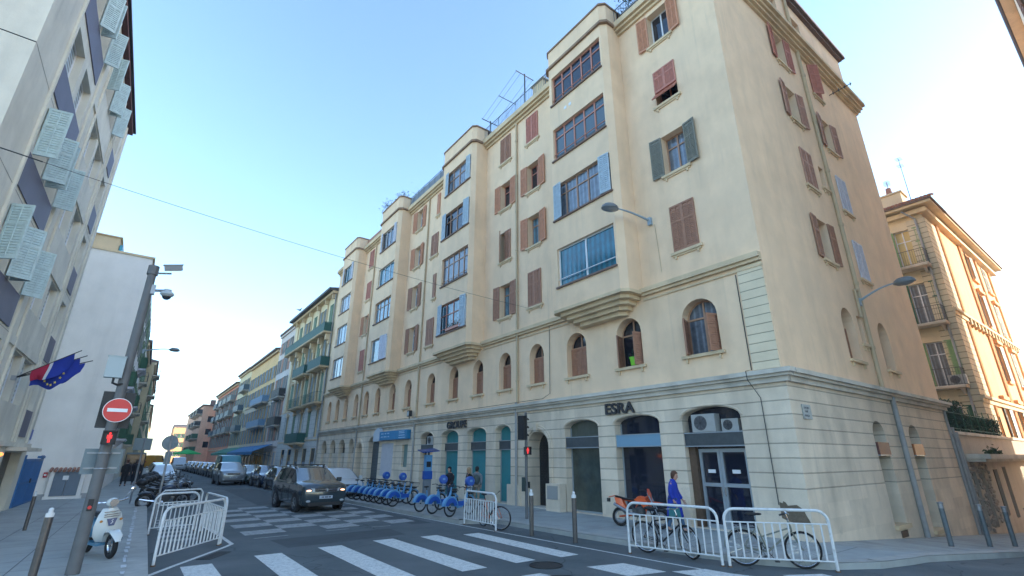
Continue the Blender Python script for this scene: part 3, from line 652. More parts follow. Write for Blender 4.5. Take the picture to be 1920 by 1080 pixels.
# ground floor fillings, main front
tealp = mat('teal_panel', (.03, .23, .26), .35, spec=.5, var=.12, vs=2); bandm = mat('dark_shop_band', (.065, .075, .08), .5, var=.2, vs=5); bluep = mat('pale_blue_board', (.19, .33, .44), .5)
g_shop = mat('shop_glass_dark', (.012, .016, .03), .05, spec=.9); g_green = mat('shop_glass_greenish', (.07, .085, .07), .08, spec=.8, var=.4, vs=2); alu = mat('aluminium_door_frame', (.36, .40, .43), .4, metal=.3)
slatg = joints(mat('roller_shutter_grey', (.085, .105, .12), .55), .1, 0, .03, .4)
def shopfill(i, kind, label=None):
    a, b_, z0, zs, zt = shops[i]; fr = FM; wd = b_-a; c = (a+b_)/2; rc = .34
    nm = {'door': 'double_door', 'garage': 'roller_shutter'}.get(kind, 'shop_window')
    mb = MB(fr); pz = arch(-b_, -a, z0, zs, zt)
    if kind == 'teal': mt = tealp
    elif kind == 'garage': mt = slatg
    elif kind == 'green': mt = g_green
    else: mt = g_shop
    e = .06-rc
    lo = z0 if kind != 'small' else z0
    mb.quad(*[fr.p(x, e, z) for x, z in pz]); o = mb.build(nm, mt, mainb)
    if label: o['label'] = label
    mb = MB(fr)
    if kind in ('teal', 'green', 'dark', 'plain'):
        zb0, zb1 = (2.42, 2.78)
        bm = bluep if kind == 'dark' else bandm
        mb.fb(-b_+.01, -a-.01, e+.003, e+(.30 if kind != 'teal' else .12), zb0, zb1); mb.build('fascia_band', bm, o)
        mb = MB(fr); 
        for z in (zb0-.03, zb1): mb.fb(-b_+.01, -a-.01, e+.003, e+.31 if kind != 'teal' else e+.14, z, z+.03)
        for s_ in (-b_+.01, -a-.05): mb.fb(s_, s_+.04, e+.003, e+.04, z0, zs)
        mb.fb(-b_+.05, -a-.05, e+.003, e+.04, z0, z0+.05)
        mb.build('frame', alu, o)
    if kind == 'door' or kind == 'dooroff':
        mb.fb(-b_+.01, -a-.01, e+.003, e+.3, 2.4, 2.74); mb.build('fascia_band', bandm, o)
        mb = MB(fr)
        for z in (2.36, 2.74): mb.fb(-b_+.01, -a-.01, e+.003, e+.32, z, z+.03)
        mb.build('band_edge', alu, o)
        if kind == 'door':
            for (x0, x1) in ((-b_+.28, -c-.005), (-c+.005, -a-.12)):
                mb = MB(fr)
                mb.fb(x0, x0+.08, e+.003, e+.06, z0, 2.3); mb.fb(x1-.08, x1, e+.003, e+.06, z0, 2.3)
                for z in (z0, 1.25, 2.2): mb.fb(x0+.08, x1-.08, e+.003, e+.058, z, z+.1)
                lf = mb.build('door_leaf', alu, o)
                mb = MB(fr); mb.fb((x0+x1)/2-.12, (x0+x1)/2+.12, e+.01, e+.02, 1.62, 1.72); mb.build('notice', signw, lf)
                mb = MB(fr); xx = x1-.05 if x0 < -c-.1 else x0+.05; mb.tube(fr.p(xx, e+.1, 1.0), fr.p(xx, e+.1, 1.25), .012); mb.build('handle', chrome, lf)
            mb = MB(fr); mb.fb(-b_+.01, -b_+.24, e+.003, e+.16, z0, 2.36); mb.fb(-a-.1, -a-.01, e+.003, e+.1, z0, 2.36); mb.build('timber_post', mat('raw_timber', (.13, .08, .05), .8, var=.3, vs=8, streak=.4), o)
        else:
            mb = MB(fr); mb.fb(-c-.5, -c-.42, e+.003, e+.06, z0, 2.36); mb.fb(-c+.1, -c+.18, e+.003, e+.06, z0, 2.36); mb.fb(-c-.42, -c+.1, e+.003, e+.055, 1.15, 1.25); mb.build('door_leaf', whframe, o)
            mb = MB(fr); mb.fb(-c+.18, -a-.01, e+.003, e+.2, z0, 2.36); mb.build('side_panel', plaster, o)
    if kind == 'small':
        mb.fb(-b_+.01, -c-.05, e+.003, e+.15, .14, 2.1); mb.fb(-b_+.01, -a-.01, e+.003, e+.15, 2.1, 2.4); mb.build('infill', stone, o)
    # moulding round the arch
    mb = MB(fr)
    n = 12; cx = -(a+b_)/2; r_ = wd/2
    pts = [fr.p(cx+(r_+.05)*math.cos(PI*k/n), .075, zs+(zt-zs+.05)*math.sin(PI*k/n)) for k in range(n+1)]
    mb.path(pts, .035, 5); mb.build('arch_moulding', stone, o)
    return o
for i, k, lb in ((0, 'door', 'glazed double door under an arch holding air conditioners'), (1, 'dark', 'dark shop window under a pale blue board'), (2, 'green', None), (3, 'teal', None), (4, 'teal', None), (5, 'teal', None), (6, 'dooroff', None), (7, 'garage', None), (8, 'small', None), (9, 'small', None), (10, 'small', None), (11, 'small', None)): shopfill(i, k, lb)
# entrance doors in round arches
for y, w_, dk in ((10.35, 1.4, True), (31.22, 1.25, False)):
    mb = MB(FM); mb.quad(*[FM.p(x, -.62, z) for x, z in arch(-y-w_/2, -y+w_/2, .14, 2.45, 3.1)])
    d_ = mb.build('entrance_door', mat('wrought_door_dark', (.018, .02, .022), .4) if dk else mat('beige_door', (.33, .26, .2), .6), mainb)
    mb = MB(FM)
    for k in range(6):
        for j in range(11): mb.ring(FM.p(-y-w_/2+.17+k*.21, -.6, .55+j*.21), (1, 0, 0), .075, .01, 8, 4)
    if dk: mb.build('ironwork', mat('ironwork', (.05, .055, .06), .4, metal=.5), d_)
    mb = MB(FM); n = 14; r_ = w_/2
    for rr, t in ((.10, .06), (.2, .04)):
        mb.path([FM.p(-y-r_-rr, .08, .2)]+[FM.p(-y-(r_+rr)*math.cos(PI*k/n), .08, 2.45+(.68+rr)*math.sin(PI*k/n)) for k in range(n+1)]+[FM.p(-y+r_+rr, .08, .2)], t, 6)
    mb.fb(-y-.09, -y+.09, .06, .22, 3.08, 3.42)
    mb.build('door_surround', stone, d_)
    mb = MB(FM); mb.fb(-y-w_/2, -y+w_/2, -.6, .1, .0, .16); mb.build('doorstep', ledgem, d_)
mb = MB(FM); mb.fb(-26.97, -25.1, .06, .075, .9, 2.95); mb.build('painted_panel', mat('pale_panel', (.52, .50, .52), .8, var=.08), mainb)
mb = MB(FM); mb.fb(-23.75, -22.92, -.2, -.1, 1.5, 2.83); mb.build('frosted_window', mat('frosted_green', (.16, .26, .25), .4), mainb)
# side ground floor windows with little sign boxes
for x0, x1, z0 in ((5.35, 6.42, .1), (8.85, 10.0, -.3)):
    mb = MB(FS); mb.quad(*[FS.p(x, -.42, z) for x, z in arch(x0, x1, z0, 2.75, 3.2)]); o = mb.build('tall_window', g_shop, mainb)
    mb = MB(FS); mb.fb(x0+.01, x0+.2, -.4, -.3, z0, 2.7); mb.fb(x1-.06, x1-.01, -.4, -.3, z0, 2.7); mb.build('frame', mat('greenish_frame', (.13, .16, .14), .6), o)
    mb = MB(FS); mb.fb(x0-.05, x1+.1, -.35, .16, z0-.12, z0+.001); mb.build('sill', trim, o)
    mb = MB(FS); mb.fb(x0+.03, x1-.06, -.3, .12, 2.14, 2.52); mb.build('sign_box', mat('red_brown_box', (.13, .05, .045), .5) if x0 < 6 else mat('orange_box', (.42, .16, .06), .5), o)
    mb = MB(FS); mb.fb(x0+.0, x1-.03, -.3, .14, 2.11, 2.14); mb.build('box_edge', alu, o)
mb = MB(FS); mb.fb(5.7, 6.3, .062, .07, -.27, -.08); mb.build('cellar_vent', black, mainb)
# pipes
mb = MB(FM)
for y, z0, z1, e in ((11.74, 4.35, 19.9, .07), (22.05, 4.35, 19.8, .07), (32.0, 4.35, 19.8, .07)):
    mb = MB(FM); mb.tube(FM.p(-y, e, z0), FM.p(-y, e, z1), .055, n=8)
    for k in range(int((z1-z0)/2.2)): mb.tube(FM.p(-y, e, z0+1+k*2.2), FM.p(-y, e, z0+1.06+k*2.2), .075, n=8)
    mb.build('downpipe', pipem, mainb, smooth='auto')
mb = MB(FM)
mb.tube(FS.p(7.28, .07, 4.35), FS.p(7.26, .07, 23.1), .075, n=8)
for k in range(7): mb.tube(FS.p(7.27, .07, 5.8+k*2.5), FS.p(7.27, .07, 5.9+k*2.5), .1, n=8)
mb.tube(FS.p(7.3, .07, 8.1), FS.p(6.95, .07, 8.0), .06); mb.tube(FS.p(6.95, .07, 8.05), FS.p(6.95, .07, 6.95), .05)
mb.build('downpipe', pipem, mainb, smooth='auto')
mb = MB(FM)
for y in (32.0, 22.05, 11.74): mb = MB(FM); mb.tube(FM.p(-y, .14, .1), FM.p(-y, .14, 4.4), .055, n=8); mb.build('downpipe', greyp, mainb, smooth='auto')
mb = MB(FM)
mb.tube(FS.p(7.78, .14, -.5), FS.p(7.78, .14, 4.1), .085, n=10); mb.tube(FS.p(7.78, .14, .35), FS.p(7.78, .14, .2), .06); mb.build('downpipe', greyp, mainb, smooth='auto')
mb = MB(FM); mb.tube(FS.p(14.3, .1, -1), FS.p(14.2, .1, 4.0), .05); mb.build('downpipe', greyp, mainb, smooth='auto')
mb = MB(FM)     # thin cables along the front
mb.path([FM.p(-L, .38, 4.36), FM.p(-22, .38, 4.36), FM.p(-9.6, .37, 4.37), FM.p(-9.5, .05, 4.6), FM.p(-9.45, .03, 7.5)], .014, 4)
mb.path([FM.p(-.84, .03, 7.3), FM.p(-.83, .03, 4.4), FM.p(-.83, .37, 4.33), FM.p(-.83, .35, 4.1), FM.p(-.67, .1, 3.6), FM.p(-.67, .09, .9)], .014, 4)
mb.build('cable', dmetal, mainb)
mb = MB(FM); mb.path([FM.p(-3.5, .02, 10.1), FM.p(-3.42, .02, 8.2)], .008, 4); mb.build('cable', pipem, mainb)
for zz, tx in ((3.53, 'ESRA'), (3.54, 'GROUPE')):
    cu_ = bpy.data.curves.new('lettering', 'FONT'); cu_.body = tx; cu_.size = .52 if tx == 'ESRA' else .50; cu_.extrude = .03; cu_.space_character = 1.02
    cu_.offset = .012
    tmp = bpy.data.objects.new('tmp', cu_); COL.objects.link(tmp); bpy.context.view_layer.update()
    me = bpy.data.meshes.new_from_object(tmp.evaluated_get(bpy.context.evaluated_depsgraph_get())); bpy.data.objects.remove(tmp)
    me.materials.clear(); me.materials.append(mat('dark_letters', (.035, .034, .036), .5))
    x0 = min(v.co.x for v in me.vertices); x1 = max(v.co.x for v in me.vertices); wd = 1.34 if tx == 'ESRA' else 2.0
    for v in me.vertices: v.co.x = (v.co.x-x0)*wd/(x1-x0)
    yl = 6.37 if tx == 'ESRA' else 18.0
    put('sign_lettering', me, mainb, FM.p(-yl, .13, zz), (PI/2, 0, FM.th))
# roof railing sections
for y0, y1 in ((.1, 4.31), (8.2, 14.72), (18.65, 25.15)):
    mb = MB(); railing(mb, (-.2, y0, 20.3), (-.2, y1, 20.3), .82, .14, .009, .02, 6); mb.build('terrace_railing', mat('blue_grey_iron', (.08, .13, .16), .5), mainb)
mb = MB(); mb.quad((-.17, 18.7, 20.32), (-.17, 25.1, 20.32), (-.17, 25.1, 21.05), (-.17, 18.7, 21.05)); mb.build('terrace_screen', mat('grey_screen', (.35, .36, .40), .8, var=.3, vs=3), mainb)
mb = MB(); mb.fr = FS
mb.path([(10.5, -.02, 19.0), (10.5, -1.0, 19.05)], .02, 4)
for k in range(4): mb.tube((10.5, -.2-k*.25, 18.95), (10.5, -.2-k*.25, 19.12), .02)
mb.build('drying_line_bracket', dmetal, mainb)
# ================================================================ OTHER BUILDINGS
def block(name, label, fr, a0, a1, ztop, wm, depth=12, zb=0, rows=(), cols=(), w_=.95, sms=None, gm=g_dark, fm=whframe, band=None, bandm_=None, cor=.35, corm=trim, roofm=darkroof, slat=.2, states=('open',), skip=(), rec=.14, roofh=.25, sillm=None, holes=()):
    """facade building with real openings, back volume, cornice and eave"""
    root = thing(name, label, 'building', tuple(fr.p((a0+a1)/2, -1, zb)))
    hl = list(holes)
    for (z0, h) in rows:
        for j, c in enumerate(cols):
            if (round(z0, 1), j) in skip: continue
            hl.append(rect(c-w_/2, c+w_/2, z0, z0+h))
    mb = MB(fr, root.location); wall(mb, fr, a0, a1, zb, ztop, hl, depth=rec+.06)
    for a in (a0, a1): mb.quad(fr.p(a, 0, zb), fr.p(a, -depth, zb), fr.p(a, -depth, ztop), fr.p(a, 0, ztop))
    mb.quad(fr.p(a0, -depth, zb), fr.p(a1, -depth, zb), fr.p(a1, -depth, ztop), fr.p(a0, -depth, ztop))
    mb.build('wall', wm, root)
    mb = MB(fr, root.location); mb.fb(a0-.02, a1+.02, -depth, cor, ztop, ztop+roofh)
    mb.prism([fr.p(a0, cor-.1, ztop+roofh), fr.p(a0, -depth, ztop+roofh), fr.p(a0, -depth/2, ztop+roofh+1.2)], fr.p(a1-a0, 0, 0)-fr.p(0, 0, 0)); mb.build('roof', roofm, root)
    mb = MB(fr, root.location); mb.fb(a0, a1, .003, cor*.55, ztop-.28, ztop-.003)
    for z in (band or ()): mb.fb(a0, a1, .003, .12, z, z+.14)
    mb.build('cornice', corm, root)
    k = 0
    for ri, (z0, h) in enumerate(rows):
        for j, c in enumerate(cols):
            if (round(z0, 1), j) in skip: continue
            sm = sms[(ri+j) % len(sms)] if sms else None
            st = states[(ri*3+j) % len(states)]; g = gm[(ri*2+j) % len(gm)] if isinstance(gm, (list, tuple)) else gm
            window(root, fr, c, z0, w_, h, fm, g, 2, (), sm, st, recess=rec, slat=slat, sill=sillm); k += 1
    return root
pal_yel = pl('pale_yellow_render', (.80, .66, .42)); pal_wh = pl('faded_pink_white_render', (.74, .65, .59)); org = pl('orange_yellow_render', (.82, .56, .28)); yel2 = pl('light_yellow_render', (.80, .67, .42)); redw = pl('coral_red_render', (.76, .32, .20)); pinkw = pl('salmon_render', (.78, .47, .32)); endo = pl('deep_orange_render', (.78, .40, .20)); lilac = pl('lilac_grey_base', (.46, .47, .52))
greyst = pl('grey_stone_base', (.60, .58, .53)); joints(greyst, .42, .1, .02, .3)
FR = Fr(0, 0, -90)
# ornate balcony building
b = block('ornate_apartment_building', 'pale yellow ornate building with green balconies next to the far end of the corner block', FR, -58.4, -42.0, 18.2, pal_yel, rows=((3.95, 2.45), (7.25, 2.75), (11.1, 2.5), (14.95, 2.1)), cols=(-43.4, -46.3, -49.2, -52.2, -55.2), w_=1.0, sms=[bluegrey, green], states=('open', 'closed'), band=(3.6, 6.95), cor=.9, roofm=mat('slate_roof', (.06, .06, .065), .7), sillm=trim)
def between(mb, cols, w_, a0, a1, z0, z1, zl, e):
    xs_ = sorted([a0, a1]+[c+s_*w_/2 for c in cols for s_ in (-1, 1)])
    for i in range(0, len(xs_), 2): mb.fb(xs_[i], xs_[i+1], .02, e, z0, z1)
    for (za, zb_) in zl:
        for c in cols: mb.fb(c-w_/2, c+w_/2, .02, e, za, zb_)
def ground_row(b, cols, w_, h, m, z0=.12):
    for c in cols: mb = MB(FR, b.location); mb.fb(c-w_/2, c+w_/2, .005, .03, z0, z0+h); o_ = mb.build('shop_opening', m, b); mb = MB(FR, b.location); mb.fb(c-w_/2-.06, c-w_/2, .005, .08, z0, z0+h); mb.fb(c+w_/2, c+w_/2+.06, .005, .08, z0, z0+h); mb.fb(c-w_/2-.06, c+w_/2+.06, .005, .08, z0+h, z0+h+.08); mb.build('frame', trim, o_)
mb = MB(FR, b.location); oc = (-43.4, -46.3, -49.2, -52.2, -55.2); between(mb, oc, 1.1, -58.3, -42.1, 3.75, 6.9, ((6.5, 6.9), (3.75, 3.85)), .09); between(mb, oc, 1.5, -58.3, -42.1, 0, 3.55, ((2.9, 3.55),), .1); mb.build('stone_base', greyst, b)
ground_row(b, oc, 1.4, 2.75, g_dark)
mb = MB(FR, b.location)
for c in (-44.8, -47.7, -50.7, -53.7, -56.6, -42.4): mb = MB(FR, b.location); mb.fb(c-.2, c+.2, .09, .2, 7.1, 13.2); mb.fb(c-.28, c+.28, .02, .3, 12.7, 13.2); mb.fb(c-.18, c+.18, .02, .6, 13.1, 13.7); mb.fb(c-.12, c+.12, .02, .4, 17.4, 18.1); mb.fb(c-.1, c+.1, .02, .1, 13.7, 17.4); mb.build('carved_pilaster', trim, b)
for c in (-43.4, -46.3, -49.2, -52.2, -55.2):
    for z in (10.1, 13.65, 6.45): mb = MB(FR, b.location); mb.fb(c-.75, c+.75, .02, .18, z, z+.2); mb.fb(c-.2, c+.2, .02, .25, z-.1, z+.35); mb.build('carved_ornament', trim, b)
grr = mat('green_iron', (.02, .10, .085), .6); 
for c, z, w_ in ((-49.2, 3.45, 5), (-44.4, 7.05, 4.4), (-50.2, 7.05, 4.8), (-44.2, 10.45, 4.6), (-50.2, 10.45, 4.8), (-50.2, 13.9, 16.2)):
    balcony(b, FR, c, z, w_, .9, .95, slab=trim, rail=grr, gap=.14, closed=grr if rnd.random() < .75 else None)
mb = MB(FR, b.location); mb.tube(FR.p(-42.15, .12, 0), FR.p(-42.15, .12, 18), .07); mb.build('downpipe', greyp, b)
# narrow white building
b = block('faded_white_building', 'tall narrow faded white building with two dark balconies beside the ornate one', FR, -66, -58.4, 18.0, pal_wh, rows=((4.0, 2.2), (6.9, 2.1), (9.7, 2.1), (12.6, 1.9), (15.2, 1.6)), cols=(-59.6, -61.3, -63.0, -64.8), w_=.9, sms=[bluegrey, mauve], states=('open', 'closed'), band=(3.3, 9.3), corm=pal_wh, cor=.3)
for z in (5.75, 9.15): balcony(b, FR, -61.0, z, 4.5, .8, 1.0, rail=dmetal, closed=dmetal)
ground_row(b, (-59.8, -62.2, -64.6), 1.2, 2.5, lilac)
b = block('orange_apartment_building', 'orange yellow building with long pale blue balconies above the blue awning', FR, -86, -66, 16.2, org, rows=((4.0, 2.1), (6.6, 2.1), (9.8, 2.0), (12.4, 1.8)), cols=[-67.3-i*2.15 for i in range(9)], w_=1.0, sms=[bluegrey, mat('blue_shutter', (.24, .29, .33), .6)], states=('open',), band=(3.4, 9.4), cor=.6)
bl_m = mat('blue_balcony', (.16, .28, .40), .6)
for z in (6.1, 9.3): balcony(b, FR, -72.6, z, 9, .9, .9, rail=bl_m, closed=bl_m, gap=.3)
mb = MB(FR, b.location); between(mb, [-67.3-i*2.15 for i in range(9)], 1.1, -85.9, -66.1, 3.6, 9.3, ((3.6, 3.95), (6.15, 6.55), (8.75, 9.3)), .05); mb.build('grey_lower_storeys', pl('grey_beige_render', (.70, .58, .42)), b)
ground_row(b, [-67.5-i*2.6 for i in range(7)], 1.9, 2.3, g_dark)
b = block('light_yellow_building', 'light yellow building with dark balconies between the orange and red ones', FR, -98, -86, 16.4, yel2, rows=((4.0, 2.1), (7.0, 2.1), (10.0, 2.1), (13.0, 2.0)), cols=[-87.4-i*2.3 for i in range(5)], w_=1.0, sms=[bluegrey], band=(3.4,), cor=.5)
for z, c in ((9.6, -91), (12.8, -88.6), (6.2, -90)): balcony(b, FR, c, z, 5, .9, .95, rail=dmetal, closed=mat('blue_grey_iron'), gap=.3)
b = block('coral_red_building', 'coral red building with rows of balconies far along the right side', FR, -127, -98, 15.3, redw, rows=((4.0, 2.1), (7.0, 2.1), (10.0, 2.1), (12.7, 1.9)), cols=[-99.5-i*2.6 for i in range(11)], w_=1.1, sms=[bluegrey], cor=.6, band=(3.4,))
for z in (6.5, 9.5, 12.3):
    for c in (-101.5, -108, -114, -122): balcony(b, FR, c, z, 4.6, .9, .95, rail=dmetal, closed=bluegrey if c > -110 else mat('blue_grey_iron'), gap=.4)
mb = MB(FR, b.location)
for k in range(6): mb.fb(-104-k*4, -103.2-k*4, -2, -1.2, 15.4, 16.6)
mb.build('chimney', darkroof, b)
# salmon building that steps forward into the street
root = thing('salmon_apartment_building', 'salmon building stepping forward at the far bend with balconies and dark end windows', 'building', (-1, 140, 0))
E1 = Fr(-2.4, 128, 0); mb = MB(E1, root.location)
hl = [rect(1.2, 2.3, z, z+1.3) for z in (4.2, 7.0, 9.8)]
wall(mb, E1, 0, 3.4, 0, 13.4, hl, depth=.2); E2 = Fr(-2.4, 128, -90); wall(mb, E2, -40, 0, 0, 13.4, []); mb.quad((1, 128, 0), (1, 168, 0), (1, 168, 13.4), (1, 128, 13.4)); mb.build('wall', pinkw, root)
mb = MB(off=root.location); mb.box(-2.7, 1.2, 127.7, 168, 13.4, 13.7); mb.box(-1, 0, 130, 131.5, 13.7, 15); mb.build('roof', darkroof, root)
for z in (4.2, 7.0, 9.8): window(root, E1, 1.75, z, 1.1, 1.3, dframe, g_dark, 1, (), recess=.15)
for z in (3.4, 6.2, 9.0, 11.6):
    for c in (-2.2, -9, -16): balcony(root, E2, c, z, 3.4, 1.2, 1, rail=dmetal, closed=dgreen if z < 7 else dmetal, gap=.4)
b = block('orange_end_building', 'deep orange building closing the view at the end of the street', Fr(-3, 215, 0), 0, 12, 12.5, endo, rows=((2.5, 1.8), (5.6, 1.8), (8.8, 1.6)), cols=[1.2+i*1.6 for i in range(7)], w_=.8, sms=[dgreen], cor=.5, depth=14)
mb = MB(off=b.location); mb.box(1.5, 9, 214.9, 214.97, 3, 12.2); mb.build('pale_front_panel', pl('end_yellow', (.6, .45, .25)), b)
mb = MB(off=b.location); mb.box(2, 3, 217, 218, 13, 15); mb.box(4, 5.4, 217, 218, 13, 15); mb.build('chimney', darkroof, b)
# awnings
def awning(a0, a1, m, label):
    t = thing('shop_awning', label, 'awning', tuple(FR.p((a0+a1)/2, 1, 0)))
    mb = MB(FR, t.location); n = 14
    for i in range(n):
        x0 = a0+(a1-a0)*i/n; x1 = a0+(a1-a0)*(i+1)/n
        mb.quad(FR.p(x0, .2, 3.6), FR.p(x1, .2, 3.6), FR.p(x1, 2.3, 2.75), FR.p(x0, 2.3, 2.75)); mb.quad(FR.p(x0, 2.3, 2.75), FR.p(x1, 2.3, 2.75), FR.p(x1, 2.32, 2.4), FR.p(x0, 2.32, 2.4))
    mb.build('canopy', m, t)
    mb = MB(FR, t.location)
    for i in range(4): x0 = a0+(a1-a0)*i/3; mb.tube(FR.p(x0, 2.3, 2.74), FR.p(x0, .1, 2.2), .03); mb.tube(FR.p(x0, .2, 3.58), FR.p(x0, 2.3, 2.72), .03)
    mb.build('frame', dmetal, t)
awning(-80, -60.5, mat('awning_blue', (.01, .16, .36), .8, var=.15, vs=2), 'long bright blue awning over the shop under the orange building')
awning(-99, -80.2, mat('awning_green', (.01, .20, .13), .8, var=.15, vs=2), 'long green awning just beyond the blue one')
t = thing('market_parasol', 'small bright green parasol on the far right pavement', 'parasol', (-4.4, 120, 0))
mb = MB(); mb.loft([[Vector((math.cos(j*PI/4)*r_, math.sin(j*PI/4)*r_, z)) for j in range(8)] for r_, z in ((2.6, 2.7), (2.5, 2.9), (.1, 3.7))]); mb.build('canopy', mat('bright_green_cloth', (.03, .5, .12), .8), t)
mb = MB(); mb.tube((0, 0, 0), (0, 0, 3.6), .04); mb.build('pole', dmetal, t)

# ---------------------------------------------------------------- left: concrete block
LD = 90-1.18
FLF = Fr(-17.17-.0206*22.94, 0, LD)     # a = distance along +Y from y=0
def lx(y): return -17.17+.0206*(y-22.94)
b = thing('concrete_apartment_block', 'tall grey concrete block on the near left with purple panels and folded pale teal shutters', 'building', (lx(15), 15.5, 0))
tops = [5.3, 8.2, 11.2, 14.15, 17.1]
LW = [(11.15, 1.5), (13.15, 1.5), (16.25, 1.5), (18.15, 1.5), (20.7, 1.35)]
hl = [rect(c-w_/2, c+w_/2, t-1.5, t) for t in tops for c, w_ in LW]
hl += [rect(10.3, 13.95, 0.14, 2.3), rect(19.0, 22.0, .14, 2.25)]
mb = MB(FLF, b.location); wall(mb, FLF, 7.98, 22.94, 0, 18.2, hl, depth=.42)
G = Fr(lx(7.98), 7.98, 1.2)
for z0, z1 in ((0, 11.46), (11.49, 18.2)): mb.quad(G.p(-14, 0, z0), G.p(0, 0, z0), G.p(0, 0, z1), G.p(-14, 0, z1))
mb.quad(FLF.p(22.94, 0, 0), FLF.p(22.94, -14, 0), FLF.p(22.94, -14, 18.2), FLF.p(22.94, 0, 18.2))
mb.build('wall', conc, b)
mb = MB(FLF, b.location)
for a in (9.95, 14.25, 15.2, 19.25, 19.75, 22.0): mb.fb(a-.0, a+.12, .003, .07, 2.6, 17.9)
for t in tops[:-1]: mb.fb(14.45, 19.2, .003, .05, t+.06, t+.34)
mb.fb(8.0, 22.9, .003, .09, 2.42, 2.58); mb.build('pilaster', conc, b)
for t in tops:
    for a0, a1 in ((10.25, 13.95), (19.95, 21.4)):
        mb = MB(FLF, b.location); mb.fb(a0, a1, .004, .035, t-2.5, t-1.53); mb.build('purple_panel', purple, b)
mb = MB(FLF, b.location); mb.fb(7.98, 22.94, .002, .005, 8.57, 8.585); mb.fb(7.98, 22.94, .002, .005, 11.47, 11.485); mb.fb(7.98, 22.94, .002, .005, 5.6, 5.615); mb.build('panel_joint', mat('joint_grey', (.22, .21, .19), .9), b)
mb = MB(FLF, b.location); mb.fb(7.8, 22.99, -14, .3, 18.2, 18.28); mb.build('roof', mat('black_roof_edge', (.03, .03, .035), .7), b)
mb = MB(FLF, b.location); mb.fb(7.9, 22.9, .003, .2, 18.02, 18.2); mb.build('red_fascia', mat('brick_red_fascia', (.10, .035, .03), .8, var=.2), b)
for ti, t in enumerate(tops):
    for ci, (c, w_) in enumerate(LW):
        sh_ = (ti in (1, 2) and ci < 2) or (ti == 4 and ci in (0, 1, 2, 3)) 
        o = window(b, FLF, c, t-1.5, w_, 1.5, whframe, g_dark if sh_ else g_slat, 2, (), teal_sh if sh_ else None, 'perp', recess=.36 if sh_ else .2, slat=.075, lw=.5 if ti < 4 else .42, ang=R(rnd.uniform(92, 125)))
        if sh_:
            for ch in o.children:
                if ch.name.startswith('shutter'): ch.location.y = -.04
mb = MB(FLF, b.location); mb.fb(10.3, 13.95, -.35, -.3, .14, 2.3); mb.fb(19.0, 22.0, -.35, -.3, .14, 2.25); mb.build('shop_front', mat('dim_shopfront', (.07, .065, .06), .4, var=.3), b)
mb = MB(FLF, b.location); mb.fb(18.9, 22.1, .01, .55, 2.28, 2.4); mb.build('door_canopy', ledgem, b)
mb = MB(FLF, b.location); mb.fb(22.3, 22.75, .01, .04, 2.75, 3.15); mb.build('notice_board', mat('blue_notice', (.10, .14, .4), .5), b)
mb = MB(FLF, b.location); mb.fb(22.3, 22.75, .01, .04, 2.3, 2.72); mb.build('notice_board', signw, b)
mb = MB(FLF, b.location); mb.ell(FLF.p(17.6, .12, 2.15), .1, .16, .07); mb.build('door_lamp', mat('orange_glow', (.9, .25, .06), .5, emit=.6), b)
# blue gate between the two buildings
t = thing('blue_gate', 'tall blue double metal gate between the concrete block and the white wall', 'gate', (-17.1, 23.8, .12))
FG = Fr(-17.17, 22.98, 90-1.5)
for i in range(2):
    mb = MB(FG, t.location); x0 = .05+i*2.1; mb.fb(x0, x0+2.0, .0, .05, .12, 2.0)
    for k in range(7): mb.fb(x0+.12+k*.28, x0+.15+k*.28, .05, .065, .2, 1.92)
    for z in (.14, 1.0, 1.9): mb.fb(x0, x0+2, .05, .07, z, z+.07)
    lf = mb.build('gate_leaf', mat('gate_blue', (.02, .13, .34), .5, var=.12, vs=2), t)
    mb = MB(FG, t.location); mb.tube(FG.p(2.0+i*.2, .09, 1.0), FG.p(2.0+i*.2, .09, 1.18), .015); mb.build('handle', dmetal, lf)
mb = MB(FG, t.location); mb.tube(FG.p(0.02, 0, .12), FG.p(.02, 0, 2.15), .06); mb.build('gate_post', mat('gate_blue'), t); mb = MB(FG, t.location); mb.tube(FG.p(4.2, 0, .12), FG.p(4.2, 0, 2.15), .06); mb.fb(3.2, 4.2, -.05, .1, 2.02, 2.12); mb.build('gate_post', mat('gate_blue'), t)
# white building with blank gable
yw = 28.28; xw = -14.97
b = thing('white_gable_building', 'white building showing a tall blank side wall beyond the concrete block', 'building', (-16, 30, 0))
WF = Fr(xw, yw, 0); mb = MB(WF, b.location); wall(mb, WF, -12, 0, 0, 13.3, [])
FW = Fr(xw-.0206*yw, 0, LD); rows = [(3.4, 1.9), (6.2, 1.9), (9.0, 1.9), (11.3, 1.4)]; cols = [30.2+i*2.5 for i in range(8)]
hl = [rect(c-.5, c+.5, z, z+h) for z, h in rows for c in cols]; wall(mb, FW, yw, 50, 0, 13.3, hl, depth=.2); mb.quad((-27, 50, 0), (xw+.44, 50, 0), (xw+.44, 50, 13.3), (-27, 50, 13.3))
mb.build('wall', white_pl, b)
mb = MB(WF, b.location); mb.fb(-12, .1, -22, .06, 13.3, 13.42); mb.build('roof', trim, b)
mb = MB(WF, b.location); mb.fb(-3.0, -1.75, -3, -.3, 13.42, 14.3); mb.fb(-3.1, -1.65, -3.1, -.2, 14.3, 14.36); mb.build('rooftop_box', trim, b)
mb = MB(WF, b.location); mb.fb(-1.72, -1.6, -1.6, -.6, 13.45, 14.0); mb.build('rooftop_panel', mat('cyan_panel', (.05, .35, .5), .5), b)
mb = MB(WF, b.location); mb.fb(-12, 0, .003, .07, 0, .35); mb.build('skirting', pl('grey_skirting', (.42, .41, .41)), b)
for z, h in rows:
    for i, c in enumerate(cols): window(b, FW, c, z, 1.0, h, whframe, g_dark, 2, (), green if i % 3 else bluegrey, 'open' if i % 2 else 'closed', recess=.14, slat=.15)
